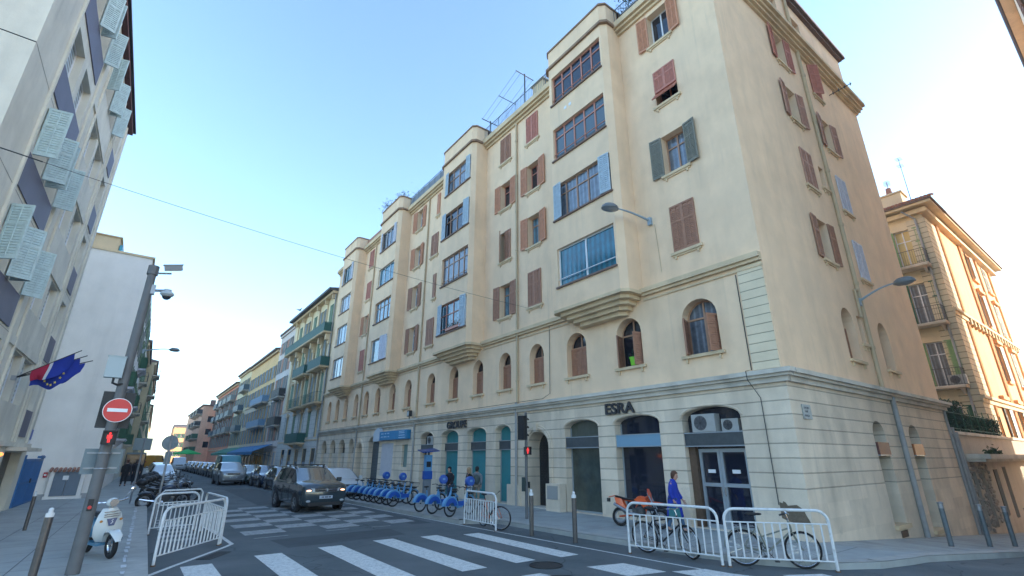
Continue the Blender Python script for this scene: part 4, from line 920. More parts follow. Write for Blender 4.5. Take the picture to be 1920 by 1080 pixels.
for z, c, w_ in ((6.1, 33, 3.2), (3.3, 40.2, 3.4), (8.9, 45, 3.2), (6.1, 47.6, 3.2)): balcony(b, FW, c, z, w_, .5, .95, rail=dmetal, closed=dgreen, slab=whitesh, gap=.2)
t = thing('meter_cabinet', 'small built cabinet with grey doors and a tiled top against the white wall', 'cabinet', (-15.95, 28.1, .12))
mb = MB(WF, t.location); mb.fb(-1.75, -.3, .02, .32, .12, .25); mb.fb(-1.7, -1.55, .02, .3, .25, 1.42); mb.fb(-.52, -.36, .02, .3, .25, 1.42); mb.fb(-1.55, -.52, .02, .12, .25, 1.42); mb.build('surround', white_pl, t)
for i in range(2):
    mb = MB(WF, t.location); mb.fb(-1.54+i*.51, -1.05+i*.51, .12, .27, .27, 1.38); d_ = mb.build('door', mat('grey_blue_door', (.15, .19, .24), .5, var=.1), t)
mb = MB(WF, t.location); mb.fb(-1.2, -.98, .275, .28, 1.0, 1.2); mb.build('notice', signw, t)
mb = MB(WF, t.location)
for k in range(9): mb.tube(WF.p(-1.72+k*.17, .4, 1.43), WF.p(-1.72+k*.17, .02, 1.53), .07, n=8)
mb.build('tiles', mat('terracotta', (.34, .17, .12), .9, var=.3, vs=12), t)
t = thing('wall_box', 'small red box fixed on the white wall beside the blue gate', 'box', (-16.9, 28.2, 1.1)); mb = MB(WF, t.location); mb.fb(-1.98, -1.83, .003, .1, 1.12, 1.36); mb.build('case', mat('red_box', (.45, .02, .04), .5), t); mb = MB(WF, t.location); mb.fb(-1.95, -1.86, .1, .11, 1.2, 1.28); mb.build('lid', signw, t)
b = block('pale_left_building', 'pale building with green balconies beyond the white gable on the left', Fr(-14.55-.0206*50, 0, LD), 50.1, 64, 12.3, pl('pale_left_render', (.7, .64, .54)), rows=((3.3, 1.9), (6.2, 1.9), (9.1, 1.8)), cols=[51.8+i*2.4 for i in range(5)], w_=1.0, sms=[green], slat=.3)
for z in (3.2, 6.1, 9.0): balcony(b, Fr(-14.55-.0206*50, 0, LD), 55, z, 3, .6, .95, rail=dmetal, gap=.2, closed=dgreen if z < 5 else None)
b = block('ochre_left_building', 'narrow ochre building with stacked balconies at the far left', Fr(-13.6-.0206*64, 0, LD), 64.1, 100, 12.6, pl('ochre_render', (.50, .41, .26)), rows=((3.3, 1.9), (6.2, 1.9), (9.1, 1.8)), cols=[66+i*3 for i in range(11)], w_=1.2, sms=[green], slat=.3)
for z in (3.2, 6.1, 9.0, 11.4): balcony(b, Fr(-13.6-.0206*64, 0, LD), 68, z, 4, .7, .95, rail=dmetal, gap=.25)
b = block('far_left_building', 'low cream building furthest along the left side', Fr(-12.6-.0206*100, 0, LD), 100.1, 210, 10.5, pal_yel, rows=((3.3, 1.9), (6.2, 1.9)), cols=[103+i*5 for i in range(20)], w_=1.5, sms=[green], slat=.5)

# ---------------------------------------------------------------- right: low shop and the cream and orange building behind
b = thing('low_shop_building', 'low shop with canopy, rough stone doorways and a hedged roof terrace beside the corner block', 'building', (20, 1, -1.3))
mb = MB(FS, b.location)
hl = [rect(16.2, 16.9, -.95, 1.45), rect(17.7, 18.4, -.9, 1.5), rect(20.3, 21.2, -.6, 1.5), rect(22.4, 23.2, -.8, 1.6)]
wall(mb, FS, 14.42, 32, -3.6, 3.1, hl, e=0, depth=.14); mb.quad((14.42, .0, 3.1), (32, .0, 3.1), (32, 8, 3.1), (14.42, 8, 3.1)); mb.build('wall', pl('shop_render', (.46, .40, .33)), b)
mb = MB(FS, b.location)
for x0, x1, z0, z1 in ((16.2, 16.9, -.95, 1.45), (17.7, 18.4, -.9, 1.5), (20.3, 21.2, -.6, 1.5), (22.4, 23.2, -.8, 1.6)): mb.quad(FS.p(x0, -.12, z0), FS.p(x1, -.12, z0), FS.p(x1, -.12, z1), FS.p(x0, -.12, z1))
mb.build('window', g_shop, b)
mb = MB(FS, b.location); mb.fb(15.6, 32, .004, .9, 2.0, 2.2); mb.fb(15.7, 32, .004, .7, 1.88, 2.0); mb.fb(14.45, 32, .003, .08, 3.02, 3.16); mb.build('canopy', ledgem, b)
mb = MB(FS, b.location)
for i in range(170):
    x = rnd.choice([rnd.uniform(15.7, 16.15), rnd.uniform(16.95, 17.65), rnd.uniform(18.45, 19.2), rnd.uniform(15.7, 19.2)]); z = rnd.uniform(-1, 1.8)
    if x > 16.1 and x < 19 and z < 1.4 and (16.15 < x < 16.95 or 17.65 < x < 18.45): z = rnd.uniform(1.55, 1.82)
    mb.ell(FS.p(x, .02, z), rnd.uniform(.06, .13), rnd.uniform(.04, .09), rnd.uniform(.05, .1), 7, 4)
mb.build('rough_stone_cladding', mat('rough_stone', (.38, .33, .28), .9, var=.35, vs=9), b)
mb = MB(FS, b.location); mb.tube(FS.p(14.75, .1, -1), FS.p(14.7, .1, 3.3), .06); mb.tube(FS.p(15.1, .1, -1), FS.p(15.0, .1, 3.1), .09); mb.build('downpipe', greyp, b)
def leaves(mb, n, fn, s0, s1):
    for i in range(n):
        p = Vector(fn()); s_ = rnd.uniform(s0, s1); u = Vector((rnd.uniform(-1, 1), rnd.uniform(-1, 1), rnd.uniform(-1, 1))).normalized(); v = u.orthogonal().normalized()
        mb.quad(p-u*s_, p-v*s_*.5, p+u*s_, p+v*s_*.5)
t = thing('terrace_hedge', 'dark green screened hedge on the low shop roof terrace', 'hedge', (20, .5, 3.1))
mb = MB(off=t.location)
leaves(mb, 3200, lambda: (rnd.uniform(15.0, 18.8), rnd.uniform(.05, .6), rnd.uniform(3.15, 4.62)), .03, .08); mb.build('foliage', leafd, t)
mb = MB(off=t.location)
leaves(mb, 3400, lambda: (rnd.uniform(18.6, 26.4), rnd.uniform(.15, .5), rnd.uniform(3.15, 4.1)), .03, .08); mb.build('foliage', leafd, t)
mb = MB(off=t.location)
for k in range(9): mb.tube((15+k*1.4, .05, 3.1), (15+k*1.4, .05, 4.3), .02)
for z in (3.3, 4.0): mb.tube((15, .05, z), (26.3, .05, z), .015)
mb.build('fence', dgreen, t)
t = thing('canopy_weeds', 'tuft of green weeds growing on the shop canopy', 'plant', (18.6, -.5, 2.2)); mb = MB(); leaves(mb, 220, lambda: (rnd.gauss(0, .35), rnd.gauss(0, .12), abs(rnd.gauss(0, .13))), .04, .1); mb.build('foliage', leafm, t); mb = MB(); mb.tube((0, 0, -.02), (0, 0, .15), .01); mb.build('stem', leafd, t)
X1 = 25.0; Y0 = .42
b = thing('cream_and_orange_building', 'cream and orange building with balconies and quoins behind the low shop', 'building', (30, 5, -1.75))
F1 = Fr(X1, 0, -90); F2 = Fr(0, Y0, 0)
crm = pl('warm_cream_render', (.66, .54, .36)); orr = pl('orange_render', (.76, .43, .22))
bw_ = [(1.72, 13.75), (1.72, 9.95), (1.72, 6.1), (1.72, 2.2)]
hl = [rect(-c-.45, -c+.45, z, z+2.75) for c, z in bw_]+[rect(-c-4.2, -c-2.8, z, z+2.75) for c, z in bw_]
mb = MB(F1, b.location); wall(mb, F1, -14, -Y0, -2, 17.6, hl, depth=.3); mb.build('cream_wall', crm, b)
fw2 = [(29.5, z) for z in (11.9, 7.5, 15.0)]+[(36.0, z) for z in (15.0, 11.2, 7.2, 2.9)]+[(41.0, z) for z in (15.0, 11.2, 7.2, 2.9)]+[(31.5, 2.9)]
hl = [rect(c-.65, c+.65, z, z+(2.6 if z < 15 else 2.1)) for c, z in fw2 if c > 30]
mb = MB(F2, b.location); wall(mb, F2, X1+2.4, 44.5, -4, 17.6, hl, depth=.3); mb.quad((44.5, Y0, -4), (44.5, 14, -4), (44.5, 14, 17.6), (44.5, Y0, 17.6)); mb.build('orange_wall', orr, b)
qm = pl('quoin_cream', (.62, .52, .36)); joints(qm, .36, .1, .03, .55)
mb = MB(F2, b.location); mb.fb(X1-.05, X1+2.4, -.3, .08, -4, 17.0); mb.fb(-Y0-.9+.0, -Y0+.05, .003, .06, -2, 17, fr=F1)
mb.build('quoin', qm, b)
mb = MB(off=b.location); mb.box(X1-.85, 45.1, Y0-.85, 14, 17.85, 17.97); mb.build('roof', darkroof, b)
mb = MB(off=b.location); mb.box(X1-.75, 45.0, Y0-.75, 14, 17.7, 17.85); mb.box(X1-.35, 44.8, Y0-.35, 14, 17.3, 17.6)
for z in (5.3, 10.6): mb.fb(X1-.05, 44.6, .003, .25, z, z+.18, fr=F2); mb.fb(X1-.05, 44.6, .003, .14, z-.25, z, fr=F2)
mb.fr = F2
for k in range(16): mb.fb(28.3+k*1.0, 28.55+k*1.0, .003, .22, 10.2, 10.6)
mb.build('cornice', crm, b)
mb = MB(F2, b.location)
for c in (27.9, 28.2, 33.5, 33.8, 34.1, 38.3, 38.6, 42.8, 43.1): mb.fb(c, c+.14, .003, .1, 5.5, 17.3); mb.fb(c, c+.14, .003, .1, -3, 5)
for c, z in fw2:
    if c > 30: mb.fb(c-.9, c+.9, .003, .22, z+2.7, z+2.95); mb.fb(c-.8, c+.8, .003, .16, z-.2, z-.03)
mb.build('moulding', orr, b)
for c, z in fw2:
    if c > 30: window(b, F2, c, z, 1.3, 2.6 if z < 15 else 2.1, whframe, g_dark, 2, (.7,), greygreen if z > 14 else bluegrey, 'open' if c < 40 else 'closed', recess=.2, lw=.55)
olive = sh('olive_shutter', (.19, .30, .13))
for i, (c, z) in enumerate(bw_):
    window(b, F1, -c, z, .9, 2.75, whframe, g_cur if i != 0 else mat('yellow_curtain_glass', (.55, .42, .18), .4), 2, (.72,), (olive, dgreen, olive, dgreen)[i], 'open', recess=.2, lw=.55)
    window(b, F1, -c-3.5, z, 1.4, 2.75, whframe, g_dark, 2, (.72,), (olive, dgreen, olive, dgreen)[i], 'open', recess=.2, lw=.7)
    if i < 3: balcony(b, F1, -c-.0, z-.05, 2.1, 1.0, 1.0, slab=ledgem, rail=dmetal, gap=.11)
mb = MB(F1, b.location); mb.tube(F1.p(-1.35+.55, .12, 3), F1.p(-.8, .12, 17), .07); mb.tube(F1.p(-.8, .12, 17), F1.p(-1.3, .6, 17.6), .06); mb.build('downpipe', greyp, b)
mb = MB(off=b.location); mb.box(X1+.3, X1+1.6, 1.2, 2.6, 18.0, 19.4); mb.box(X1+.2, X1+1.7, 1.1, 2.7, 19.4, 19.5); mb.build('chimney', crm, b)
mb = MB(off=b.location); mb.tube((X1+.9, 1.9, 19.5), (X1+.9, 1.9, 20.2), .22, .16, 10); mb.build('chimney_pot', mat('terracotta'), b)
mb = MB(off=b.location)
for k in range(26): mb.tube((X1-.9, Y0-.8+k*.22, 18.02), (X1+.2, Y0-.8+k*.22, 18.45), .09, n=7)
mb.build('roof_tiles', mat('terracotta'), b)
# building on the other side of the side street (only its eave shows, top right)
YS = -6.86; HB = 26.0  # unseen height and near end enlarged to block the sun, walls paled for bounce
b = thing('side_street_building', 'beige building whose dark eave crosses the top right corner', 'building', (16, -10, 0))
F3 = Fr(0, YS, 180); mb = MB(F3, b.location); wl = [(x, z) for x in (12, 16, 22, 26, 32) for z in (7, 11, 15, 19)]
wall(mb, F3, -38, -3.5, -4, HB-.25, [rect(-x-.5, -x+.5, z, z+1.7) for x, z in wl], depth=.3)
for x in (3.5, 38): mb.quad((x, YS, -4), (x, YS-9, -4), (x, YS-9, HB-.25), (x, YS, HB-.25))
mb.quad((3.5, YS-9, -4), (38, YS-9, -4), (38, YS-9, HB-.25), (3.5, YS-9, HB-.25)); mb.build('wall', pl('beige_render', (.80, .66, .52)), b)
mb = MB(off=b.location); mb.box(3.1, 38, YS-9, YS+.5, HB-.1, HB-.02); mb.prism([(3.2, YS+.45, HB-.02), (3.2, YS-9, HB-.02), (3.2, YS-4.5, HB+1.6)], (34.7, 0, 0)); mb.build('roof', darkroof, b)
mb = MB(off=b.location); mb.tube((3.1, YS+.56, HB-.07), (38, YS+.56, HB-.07), .08); mb.build('gutter', mat('zinc', (.12, .12, .17), .5, metal=.3), b)
mb = MB(off=b.location); mb.box(3.2, 38, YS+.01, YS+.48, HB-.24, HB-.1); mb.build('soffit', plaster, b)
for x, z in wl: window(b, F3, -x, z, 1.0, 1.7, wframe, g_dark, 2, (), brown, 'open', recess=.2, slat=.2)
t = thing('distant_tree', 'distant dark tree at the right edge beyond the orange building', 'tree', (92, -1, -4.2))
mb = MB(); mb.tube((0, 0, 0), (0, 0, 9), .5, .2); mb.build('trunk', mat('bark', (.06, .045, .03), .9), t)
mb = MB(); leaves(mb, 3000, lambda: (rnd.gauss(0, 2.4), rnd.gauss(0, 2.4), 15+rnd.gauss(0, 2.2)), .2, .45); mb.build('crown', leafm, t)
# ================================================================ STREET FURNITURE
def man_fig(mb, c, s, y):   # standing man pictogram
    x, z = c; mb.disc((x, y, z+s*.42), (0, 1, 0), s*.1, .006, 10); mb.box(x-s*.11, x+s*.11, y-.003, y+.003, z-.02*s, z+s*.3)
    for k in (-1, 1): mb.box(x+k*s*.06-s*.04, x+k*s*.06+s*.04, y-.003, y+.003, z-s*.45, z-.02*s); mb.box(x+k*s*.17-s*.03, x+k*s*.17+s*.03, y-.003, y+.003, z-s*.08, z+s*.28)
redlamp = mat('red_signal_light', (1.0, .03, .03), .4, emit=.22)
def ped_signal(parent, x, y, z, w_=.2, h=.24, rz=0):
    o = thing('tmp', None, None); bpy.data.objects.remove(o)
    mb = MB(); mb.box(-w_/2, w_/2, -.09, .06, -h/2, h/2); mb.box(-w_/2-.01, w_/2+.01, -.17, -.09, h/2-.01, h/2+.01); mb.box(-w_/2-.01, -w_/2, -.17, -.09, -h/2, h/2); mb.box(w_/2, w_/2+.01, -.17, -.09, -h/2, h/2)
    p = mb.build('pedestrian_signal', black, parent, loc=(x, y, z), rz=rz)
    mb = MB(); man_fig(mb, (0, 0), h*.8, -.095); mb.build('red_man', redlamp, p)
    return p
def signal_head(parent, x, y, z, rz, h=.8, w_=.24):
    mb = MB(); mb.box(-w_/2, w_/2, -.1, .08, 0, h)
    for k in range(3):
        zc = h*(k+.5)/3; n = 10; r_ = w_*.42
        vs = [(math.cos(PI*j/n)*r_, -.1, zc+math.sin(PI*j/n)*r_) for j in range(n+1)]; vs2 = [(math.cos(PI*j/n)*r_, -.26, zc+math.sin(PI*j/n)*r_*.9-.02) for j in range(n+1)]
        for j in range(n): mb.quad(vs[j], vs[j+1], vs2[j+1], vs2[j])
    p = mb.build('signal_head', black, parent, loc=(x, y, z), rz=rz)
    mb = MB()
    for k in range(3): mb.disc((0, -.105, h*(k+.5)/3), (0, 1, 0), w_*.38, .01, 14)
    mb.build('lens', mat('dark_lens', (.05, .02, .02), .2), p); return p
t = thing('signal_and_camera_pole', 'tall grey pole on the left pavement carrying a no entry sign, signals and cameras', 'pole', (-14.08, 6.3, .12))
mb = MB(); mb.tube((0, 0, 0), (0, 0, 5.8), .105, .075, 14); mb.tube((0, 0, 5.62), (0, 0, 5.82), .1, .1, 10); mb.build('pole', polem, t, smooth='auto')
# no entry sign
mb = MB(); mb.disc((0, 0, 0), (0, 1, 0), .225, .012, 32); s_ = mb.build('no_entry_sign', signw, t, loc=(.03, -.16, 2.79)); s_['label'] = 'round red no entry sign with a white bar'
mb = MB(); mb.disc((0, -.008, 0), (0, 1, 0), .213, .006, 32); d_ = mb.build('red_disc', redp, s_)
mb = MB(); mb.box(-.155, .155, -.02, -.012, -.032, .032); mb.build('white_bar', signw, s_)
mb = MB(); mb.tube((0, 0, 0), (0, .12, 0), .02); mb.build('bracket', metal, s_)
signal_head(t, -.17, .1, 2.47, PI, .68, .17); signal_head(t, .17, .1, 2.47, PI, .68, .17)
ped_signal(t, .02, -.17, 2.28)
mb = MB(); mb.box(-.3, .28, .12, .135, 1.64, 2.09); s_ = mb.build('sign_back', mat('sign_back_grey', (.14, .18, .20), .5, metal=.2, var=.1), t); mb = MB()
for z in (1.73, 2.0): mb.box(-.26, .24, .1, .12, z, z+.025); mb.ring((0, 0, z+.01), (0, 0, 1), .112, .012, 16, 4)
mb.build('clamp', metal, s_)
mb = MB(); mb.box(-.14, .14, -.08, .1, -.2, .2); mb.box(-.15, .15, -.09, .11, .2, .215); s_ = mb.build('control_box', mat('pale_grey_box', (.36, .42, .43), .5), t, loc=(-.18, -.12, 3.6)); mb = MB(); mb.path([(.02, 0, -.2), (.02, 0, -.3), (.1, .02, -.33), (.18, .05, -.3)], .022, 6); mb.build('conduit', black, s_)
mb = MB(); mb.tube((0, 0, 5.66), (.33, -.02, 5.72), .022); mb.build('arm', metal, t); 
mb = MB(); mb.box(-.16, .16, -.09, .09, -.05, .06); mb.box(-.18, .18, -.1, .1, .06, .075); s_ = mb.build('floodlight', mat('grey_housing', (.22, .23, .24), .5), t, loc=(.34, -.05, 5.84)); s_.rotation_euler = (R(12), R(-14), 0); mb = MB(); mb.box(-.13, .13, -.07, .07, -.06, -.05); mb.build('lens', mat('milky_lens', (.5, .5, .5), .3), s_)
mb = MB(); mb.tube((.05, 0, 5.28), (.36, -.02, 5.33), .03); mb.box(.02, .12, -.06, .06, 5.2, 5.4); mb.build('camera_arm', metal, t)
mb = MB(); mb.ell((0, 0, 0), .13, .13, .07, 14, 7); mb.tube((0, 0, .03), (0, 0, .1), .07); s_ = mb.build('dome_camera', mat('camera_white', (.42, .46, .48), .4), t, loc=(.34, -.02, 5.25), smooth='auto'); mb = MB(); mb.ell((0, 0, -.05), .085, .085, .08, 12, 6); mb.build('dome', g_dark, s_, smooth=True)
mb = MB(); mb.box(-.04, .04, -.13, -.09, 1.02, 1.22); s_ = mb.build('push_button_box', black, t); mb = MB(); mb.disc((0, -.135, 1.08), (0, 1, 0), .03, .012, 12); mb.build('button', redp, s_)
# right hand signal pole
t = thing('traffic_light_pole', 'slim grey traffic light pole by the kerb in front of the arched entrance door', 'traffic light', (-2.64, 7.88, .12))
mb = MB(); mb.tube((0, 0, 0), (0, 0, 3.42), .055, .05, 12); mb.tube((0, 0, 3.42), (0, 0, 3.46), .06, .03, 12); mb.build('pole', polem, t, smooth='auto')
signal_head(t, -.16, .02, 2.52, R(100), .82, .26)
ped_signal(t, -.06, -.12, 2.15, .2, .26, R(-20))
mb = MB(); mb.box(-.17, -.09, -.05, .05, .85, 1.3); mb.build('push_button_box', mat('dark_green_box', (.03, .05, .05), .5), t); mb = MB(); mb.box(.05, .11, -.06, .04, .95, 1.15); mb.build('sound_box', black, t)
# bollards
def bollard(x, y, z, h, r_, label, m=boll, white=True, group=None):
    t = thing('bollard', label, 'bollard', (x, y, z), group=group)
    mb = MB(); mb.tube((0, 0, 0), (0, 0, h*.86), r_, n=14); mb.build('post', m, t, smooth='auto')
    mb = MB()
    if white:
        mb.tube((0, 0, h*.86), (0, 0, h*.92), r_*1.02, n=14); mb.tube((0, 0, h*.92), (0, 0, h*.945), r_*.6, n=12); mb.ell((0, 0, h*.965), r_*.62, r_*.62, r_*.6, 12, 6)
        mb.build('white_cap', whitep, t, smooth='auto')
    else:
        mb.tube((0, 0, h*.86), (0, 0, h*.985), r_*1.0, n=14); mb.ell((0, 0, h*.985), r_*1.25, r_*1.25, r_*.5, 14, 6); mb.build('cap', metal, t, smooth='auto')
bollard(-15.65, 14.2, .12, 1.03, .045, 'dark steel bollard with a white knob in front of the blue gate', group='white topped bollards')
bollard(-14.6, 6.3, .12, 1.1, .062, 'dark steel bollard with a white knob nearest the tall camera pole', group='white topped bollards')
bollard(-4.33, 5.54, .003, 1.2, .062, 'dark steel bollard with a white knob next to the slim traffic light pole', group='white topped bollards')
bollard(-4.16, 3.98, .003, 1.22, .062, 'dark steel bollard with a white knob in front of the greenish shop window', group='white topped bollards')
bgr = mat('blue_grey_bollard', (.12, .145, .16), .5, metal=.3, var=.2, vs=9)
for (px_, py_), lb in zip(((4.3, -1.55), (6.2, -1.95), (7.75, -2.2), (9.3, -2.45)), ('blue grey flat topped bollard nearest the corner, by the first tall side window', 'second blue grey flat topped bollard from the corner, by the second tall side window', 'third blue grey flat topped bollard from the corner, near the end downpipe', 'blue grey flat topped bollard furthest along the side street')):
    bollard(px_, py_, .12+zg(px_), 1.08, .062, lb, bgr, False, 'flat topped bollards on the side street')
# barriers
def barrier(p, q, label, n=11, h=1.06, z=.003, hand=True, solid=True):
    p = Vector((*p, z)); q = Vector((*q, z)); Lg = (q-p).length; ang = math.atan2(q.y-p.y, q.x-p.x)
    t = thing('street_barrier', label, 'barrier', tuple(p), ang, 'white tubular barriers')
    c = .2; r_ = .028
    pts = [(0, 0, 0), (0, 0, h-c)]+[(c-c*math.cos(k*PI/12), 0, h-c+c*math.sin(k*PI/12)) for k in range(1, 7)]+[(Lg-c+c*math.sin(k*PI/12), 0, h-c+c*math.cos(k*PI/12)) for k in range(0, 7)]+[(Lg, 0, 0)]
    mb = MB(); mb.path(pts, r_, 8); mb.build('tube_frame', whitep, t, smooth='auto')
    mb = MB(); mb.tube((0, 0, h*.77), (Lg, 0, h*.77), .014, n=6); mb.tube((0, 0, .17), (Lg, 0, .17), .016, n=6); mb.build('cross_rail', whitep, t)
    me = cached(('bar', round(h, 2)), lambda m_: m_.tube((0, 0, .17), (0, 0, h*.77), .017, n=6), whitep)
    for i in range(n): put('bar', me, t, (Lg*(i+1)/(n+1), 0, 0))
    mb = MB()
    for x in (0, Lg): mb.tube((x, 0, -.004), (x, 0, .02), .045, n=10)
    mb.build('foot', mat('rusty_foot', (.16, .09, .05), .8, var=.3, vs=20), t)
    return t
barrier((-12.88, 7.0), (-11.5, 9.0), 'white barrier nearest the camera on the left, slanting along the island edge', 16)
barrier((-11.45, 9.12), (-11.62, 11.9), 'white barrier seen nearly end on behind the nearest left one', 12)
barrier((-12.85, 12.1), (-11.75, 12.4), 'white barrier closing the back of the left island', 9)
barrier((-4.55, 8.75), (-4.63, 6.85), 'short white barrier at the end of the blue share bikes', 12, 1.02)
barrier((-4.17, 2.2), (-3.76, .18), 'white barrier in front of the woman in the blue coat', 12)
barrier((-3.7, .06), (-2.5, -1.42), 'white barrier at the corner nearest the right side of the building', 12)
t = thing('bicycle_hoop', 'low white hoop rail beside the nearest parked motorbike on the left', 'rail', (-12.6, 15.0, .003), 0)
mb = MB(); mb.path([(0, 0, 0), (0, 0, .9), (.08, 0, 1.0), (1.15, .3, 1.0), (1.23, .32, .9), (1.23, .32, 0)], .028, 8); mb.tube((0, 0, .55), (1.23, .32, .55), .022); mb.build('tube', whitep, t, smooth='auto')
# sign posts on the left
t = thing('round_sign_post', 'leaning post with the grey back of a round sign behind the left barriers', 'sign', (-12.7, 13.8, .003))
mb = MB(); mb.tube((0, 0, 0), (-.02, 0, 2.75), .03, n=8); mb.build('post', metal, t); mb = MB(); mb.disc((-.03, .0, 2.5), (0, 1, 0), .225, .015, 28); mb.ring((-.03, -.005, 2.5), (0, 1, 0), .222, .008, 28, 4); mb.build('sign_back', mat('sign_back_dull', (.16, .20, .22), .5, var=.25, vs=7), t); mb = MB(); mb.box(-.1, .08, -.01, .01, 1.85, 2.22); mb.build('small_plate', mat('sign_back_grey'), t)
t = thing('rectangular_sign_post', 'post with the grey back of a rectangular sign on the left pavement', 'sign', (-13.3, 22.9, .12))
mb = MB(); mb.tube((0, 0, 0), (.0, 0, 2.8), .035, n=8); mb.build('post', metal, t); mb = MB(); mb.box(-.38, .3, -.015, .0, 2.25, 2.78); mb.build('sign_back', mat('sign_back_grey'), t)
# wall lamps
def lamp(name, label, base, out, up, hd, z, hang=.0):
    t = thing(name, label, 'street lamp', base)
    b0 = Vector((0, 0, 0)); d = Vector(out)
    pts = [b0+d*k+Vector((0, 0, up*math.sin(k*PI/2))) for k in [i/10 for i in range(11)]]
    mb = MB(); mb.path(pts, [.045-.02*i/10 for i in range(11)], 8); mb.box(-.07, .07, -.07, .07, -.18, .12); mb.build('arm', mat('pale_blue_grey_arm', (.30, .37, .42), .5), t, smooth='auto')
    e = pts[-1]; dn = d.normalized(); mb = MB()
    rings = []
    for f, zz in ((.12, .14), (.6, .12), (.9, .04), (1, -.05), (.97, -.07)): rings.append([e+dn*.22+dn*math.cos(2*PI*j/18)*.34*f+dn.cross(Vector((0, 0, 1)))*math.sin(2*PI*j/18)*.23*f+Vector((0, 0, zz)) for j in range(18)])
    mb.loft(rings[::-1]); mb.build('lamp_head', mat('lamp_grey', (.15, .165, .175), .45), t, smooth='auto')
    mb = MB(); rings = [[e+dn*.22+dn*math.cos(2*PI*j/18)*.31*f+dn.cross(Vector((0, 0, 1)))*math.sin(2*PI*j/18)*.20*f+Vector((0, 0, zz)) for j in range(18)] for f, zz in ((.1, -.15), (.7, -.13), (1, -.072))]
    mb.loft(rings); mb.build('lens', mat('clear_lamp_glass', (.20, .23, .26), .08, spec=.9, coat=.5), t, smooth='auto')
    return t
lamp('wall_lamp', 'street lamp on a thin arm fixed to the front beside the first bay tower', (-.05, 3.66, 10.3), (-1.35, .45, 0), .28, 0, 0)
lamp('wall_lamp', 'street lamp on a curved pale arm fixed to the side wall', (7.15, -.05, 7.6), (.1, -1.25, 0), .42, 0, 0)
lamp('wall_lamp', 'street lamp on a thin arm on the white building beyond the camera pole', (-14.45, 36, 9.1), (1.55, 0, 0), .3, 0, 0)
# air conditioners
def aircon(fr, a, e, z, label, s_=1.0):
    t = thing('air_conditioner', label, 'air conditioner', tuple(fr.p(a, e, z)), fr.th)
    mb = MB(); mb.box(-.42*s_, .42*s_, 0, .3, 0, .56*s_); mb.build('case', mat('aircon_white', (.38, .38, .36), .5, var=.1, vs=6), t)
    mb = MB()
    for k in range(1, 6): mb.ring((-.1*s_, -.005, .28*s_), (0, 1, 0), .045*k*s_, .006, 20, 4)
    for k in range(4): a_ = k*PI/4; mb.tube((-.1*s_-math.cos(a_)*.22*s_, -.005, .28*s_-math.sin(a_)*.22*s_), (-.1*s_+math.cos(a_)*.22*s_, -.005, .28*s_+math.sin(a_)*.22*s_), .005, n=4)
    mb.build('grille', black, t); mb = MB(); mb.disc((-.1*s_, .001, .28*s_), (0, 1, 0), .225*s_, .006, 24); mb.build('fan_opening', mat('dark_fan', (.13, .13, .14), .6), t)
aircon(FM, -2.55, .05, 2.78, 'front air conditioner on the ledge over the glazed double door', .92); aircon(FM, -1.78, -.08, 2.78, 'second air conditioner half hidden on the ledge over the glazed double door', .62)
aircon(FM, -20.15, .0, 2.77, 'air conditioner in the small arch left of the teal windows', .8); aircon(F1, -1.0, .75, 6.1, 'air conditioner on the lowest balcony of the cream and orange building', 1.0)
# street plaque, meter box, blue banner sign, small camera
t = thing('street_plaque', 'small stone street name plaque on the side wall near the corner', 'plaque', (.77, -.07, 3.03)); mb = MB(); mb.box(-.24, .24, -.03, 0, 0, .38); mb.build('plate', mat('marble', (.42, .44, .42), .6, var=.15, vs=12), t)
mb = MB()
for r_, (n, z) in enumerate(((6, .26), (4, .17), (5, .06))):
    x = -.17 if n > 4 else -.12
    for k in range(n): wd = rnd.uniform(.03, .05); mb.box(x, x+wd*.35, -.034, -.03, z, z+.06); mb.box(x, x+wd, -.034, -.03, z+.045*rnd.random(), z+.015+.045*rnd.random()); x += wd+.014
mb.build('worn_lettering', mat('worn_letters', (.14, .16, .17), .7), t)
t = thing('utility_cabinet', 'small grey utility cabinet right of the arched entrance door', 'cabinet', (-.42, 9.05, .12), R(-90)); mb = MB(); mb.box(-.4, .4, -.02, .3, 0, .97); mb.build('case', stone, t); mb = MB(); mb.box(-.3, .3, -.04, -.02, .42, .9); mb.build('door', mat('grey_cabinet_door', (.34, .33, .31), .6), t)
t = thing('shop_banner_sign', 'blue shop banner with a white arched end above the pale painted panels', 'sign', tuple(FM.p(-25, .1, 3.1)), FM.th)
mb = MB(); mb.box(-1.85, 2.4, -.25, .03, .05, .6); mb.build('board', mat('banner_blue', (.01, .20, .42), .45, var=.1, vs=1.5), t)
mb = MB(); mb.prism([(-2.85, -.3, 0), (-1.86, -.3, 0), (-1.86, -.3, .62), (-1.98, -.3, .8), (-2.2, -.3, .88), (-2.6, -.3, .72), (-2.85, -.3, .5)], (0, .3, 0)); mb.build('white_end_panel', mat('banner_white', (.5, .56, .62), .5), t)
mb = MB()
for z, ws in ((.42, (.5, .3, .4)), (.22, (.35, .55, .3))):
    x = -1.6
    for wd in ws:
        for k in range(int(wd/.085)): mb.box(x+k*.085, x+k*.085+.05, -.256, -.25, z, z+.07)
        x += wd+.12
for z in (.12, .26, .40, .5): mb.box(1.25, 2.2-z*.3, -.256, -.25, z, z+.045)
mb.build('white_lettering', mat('banner_letters', (.40, .58, .72), .5), t)
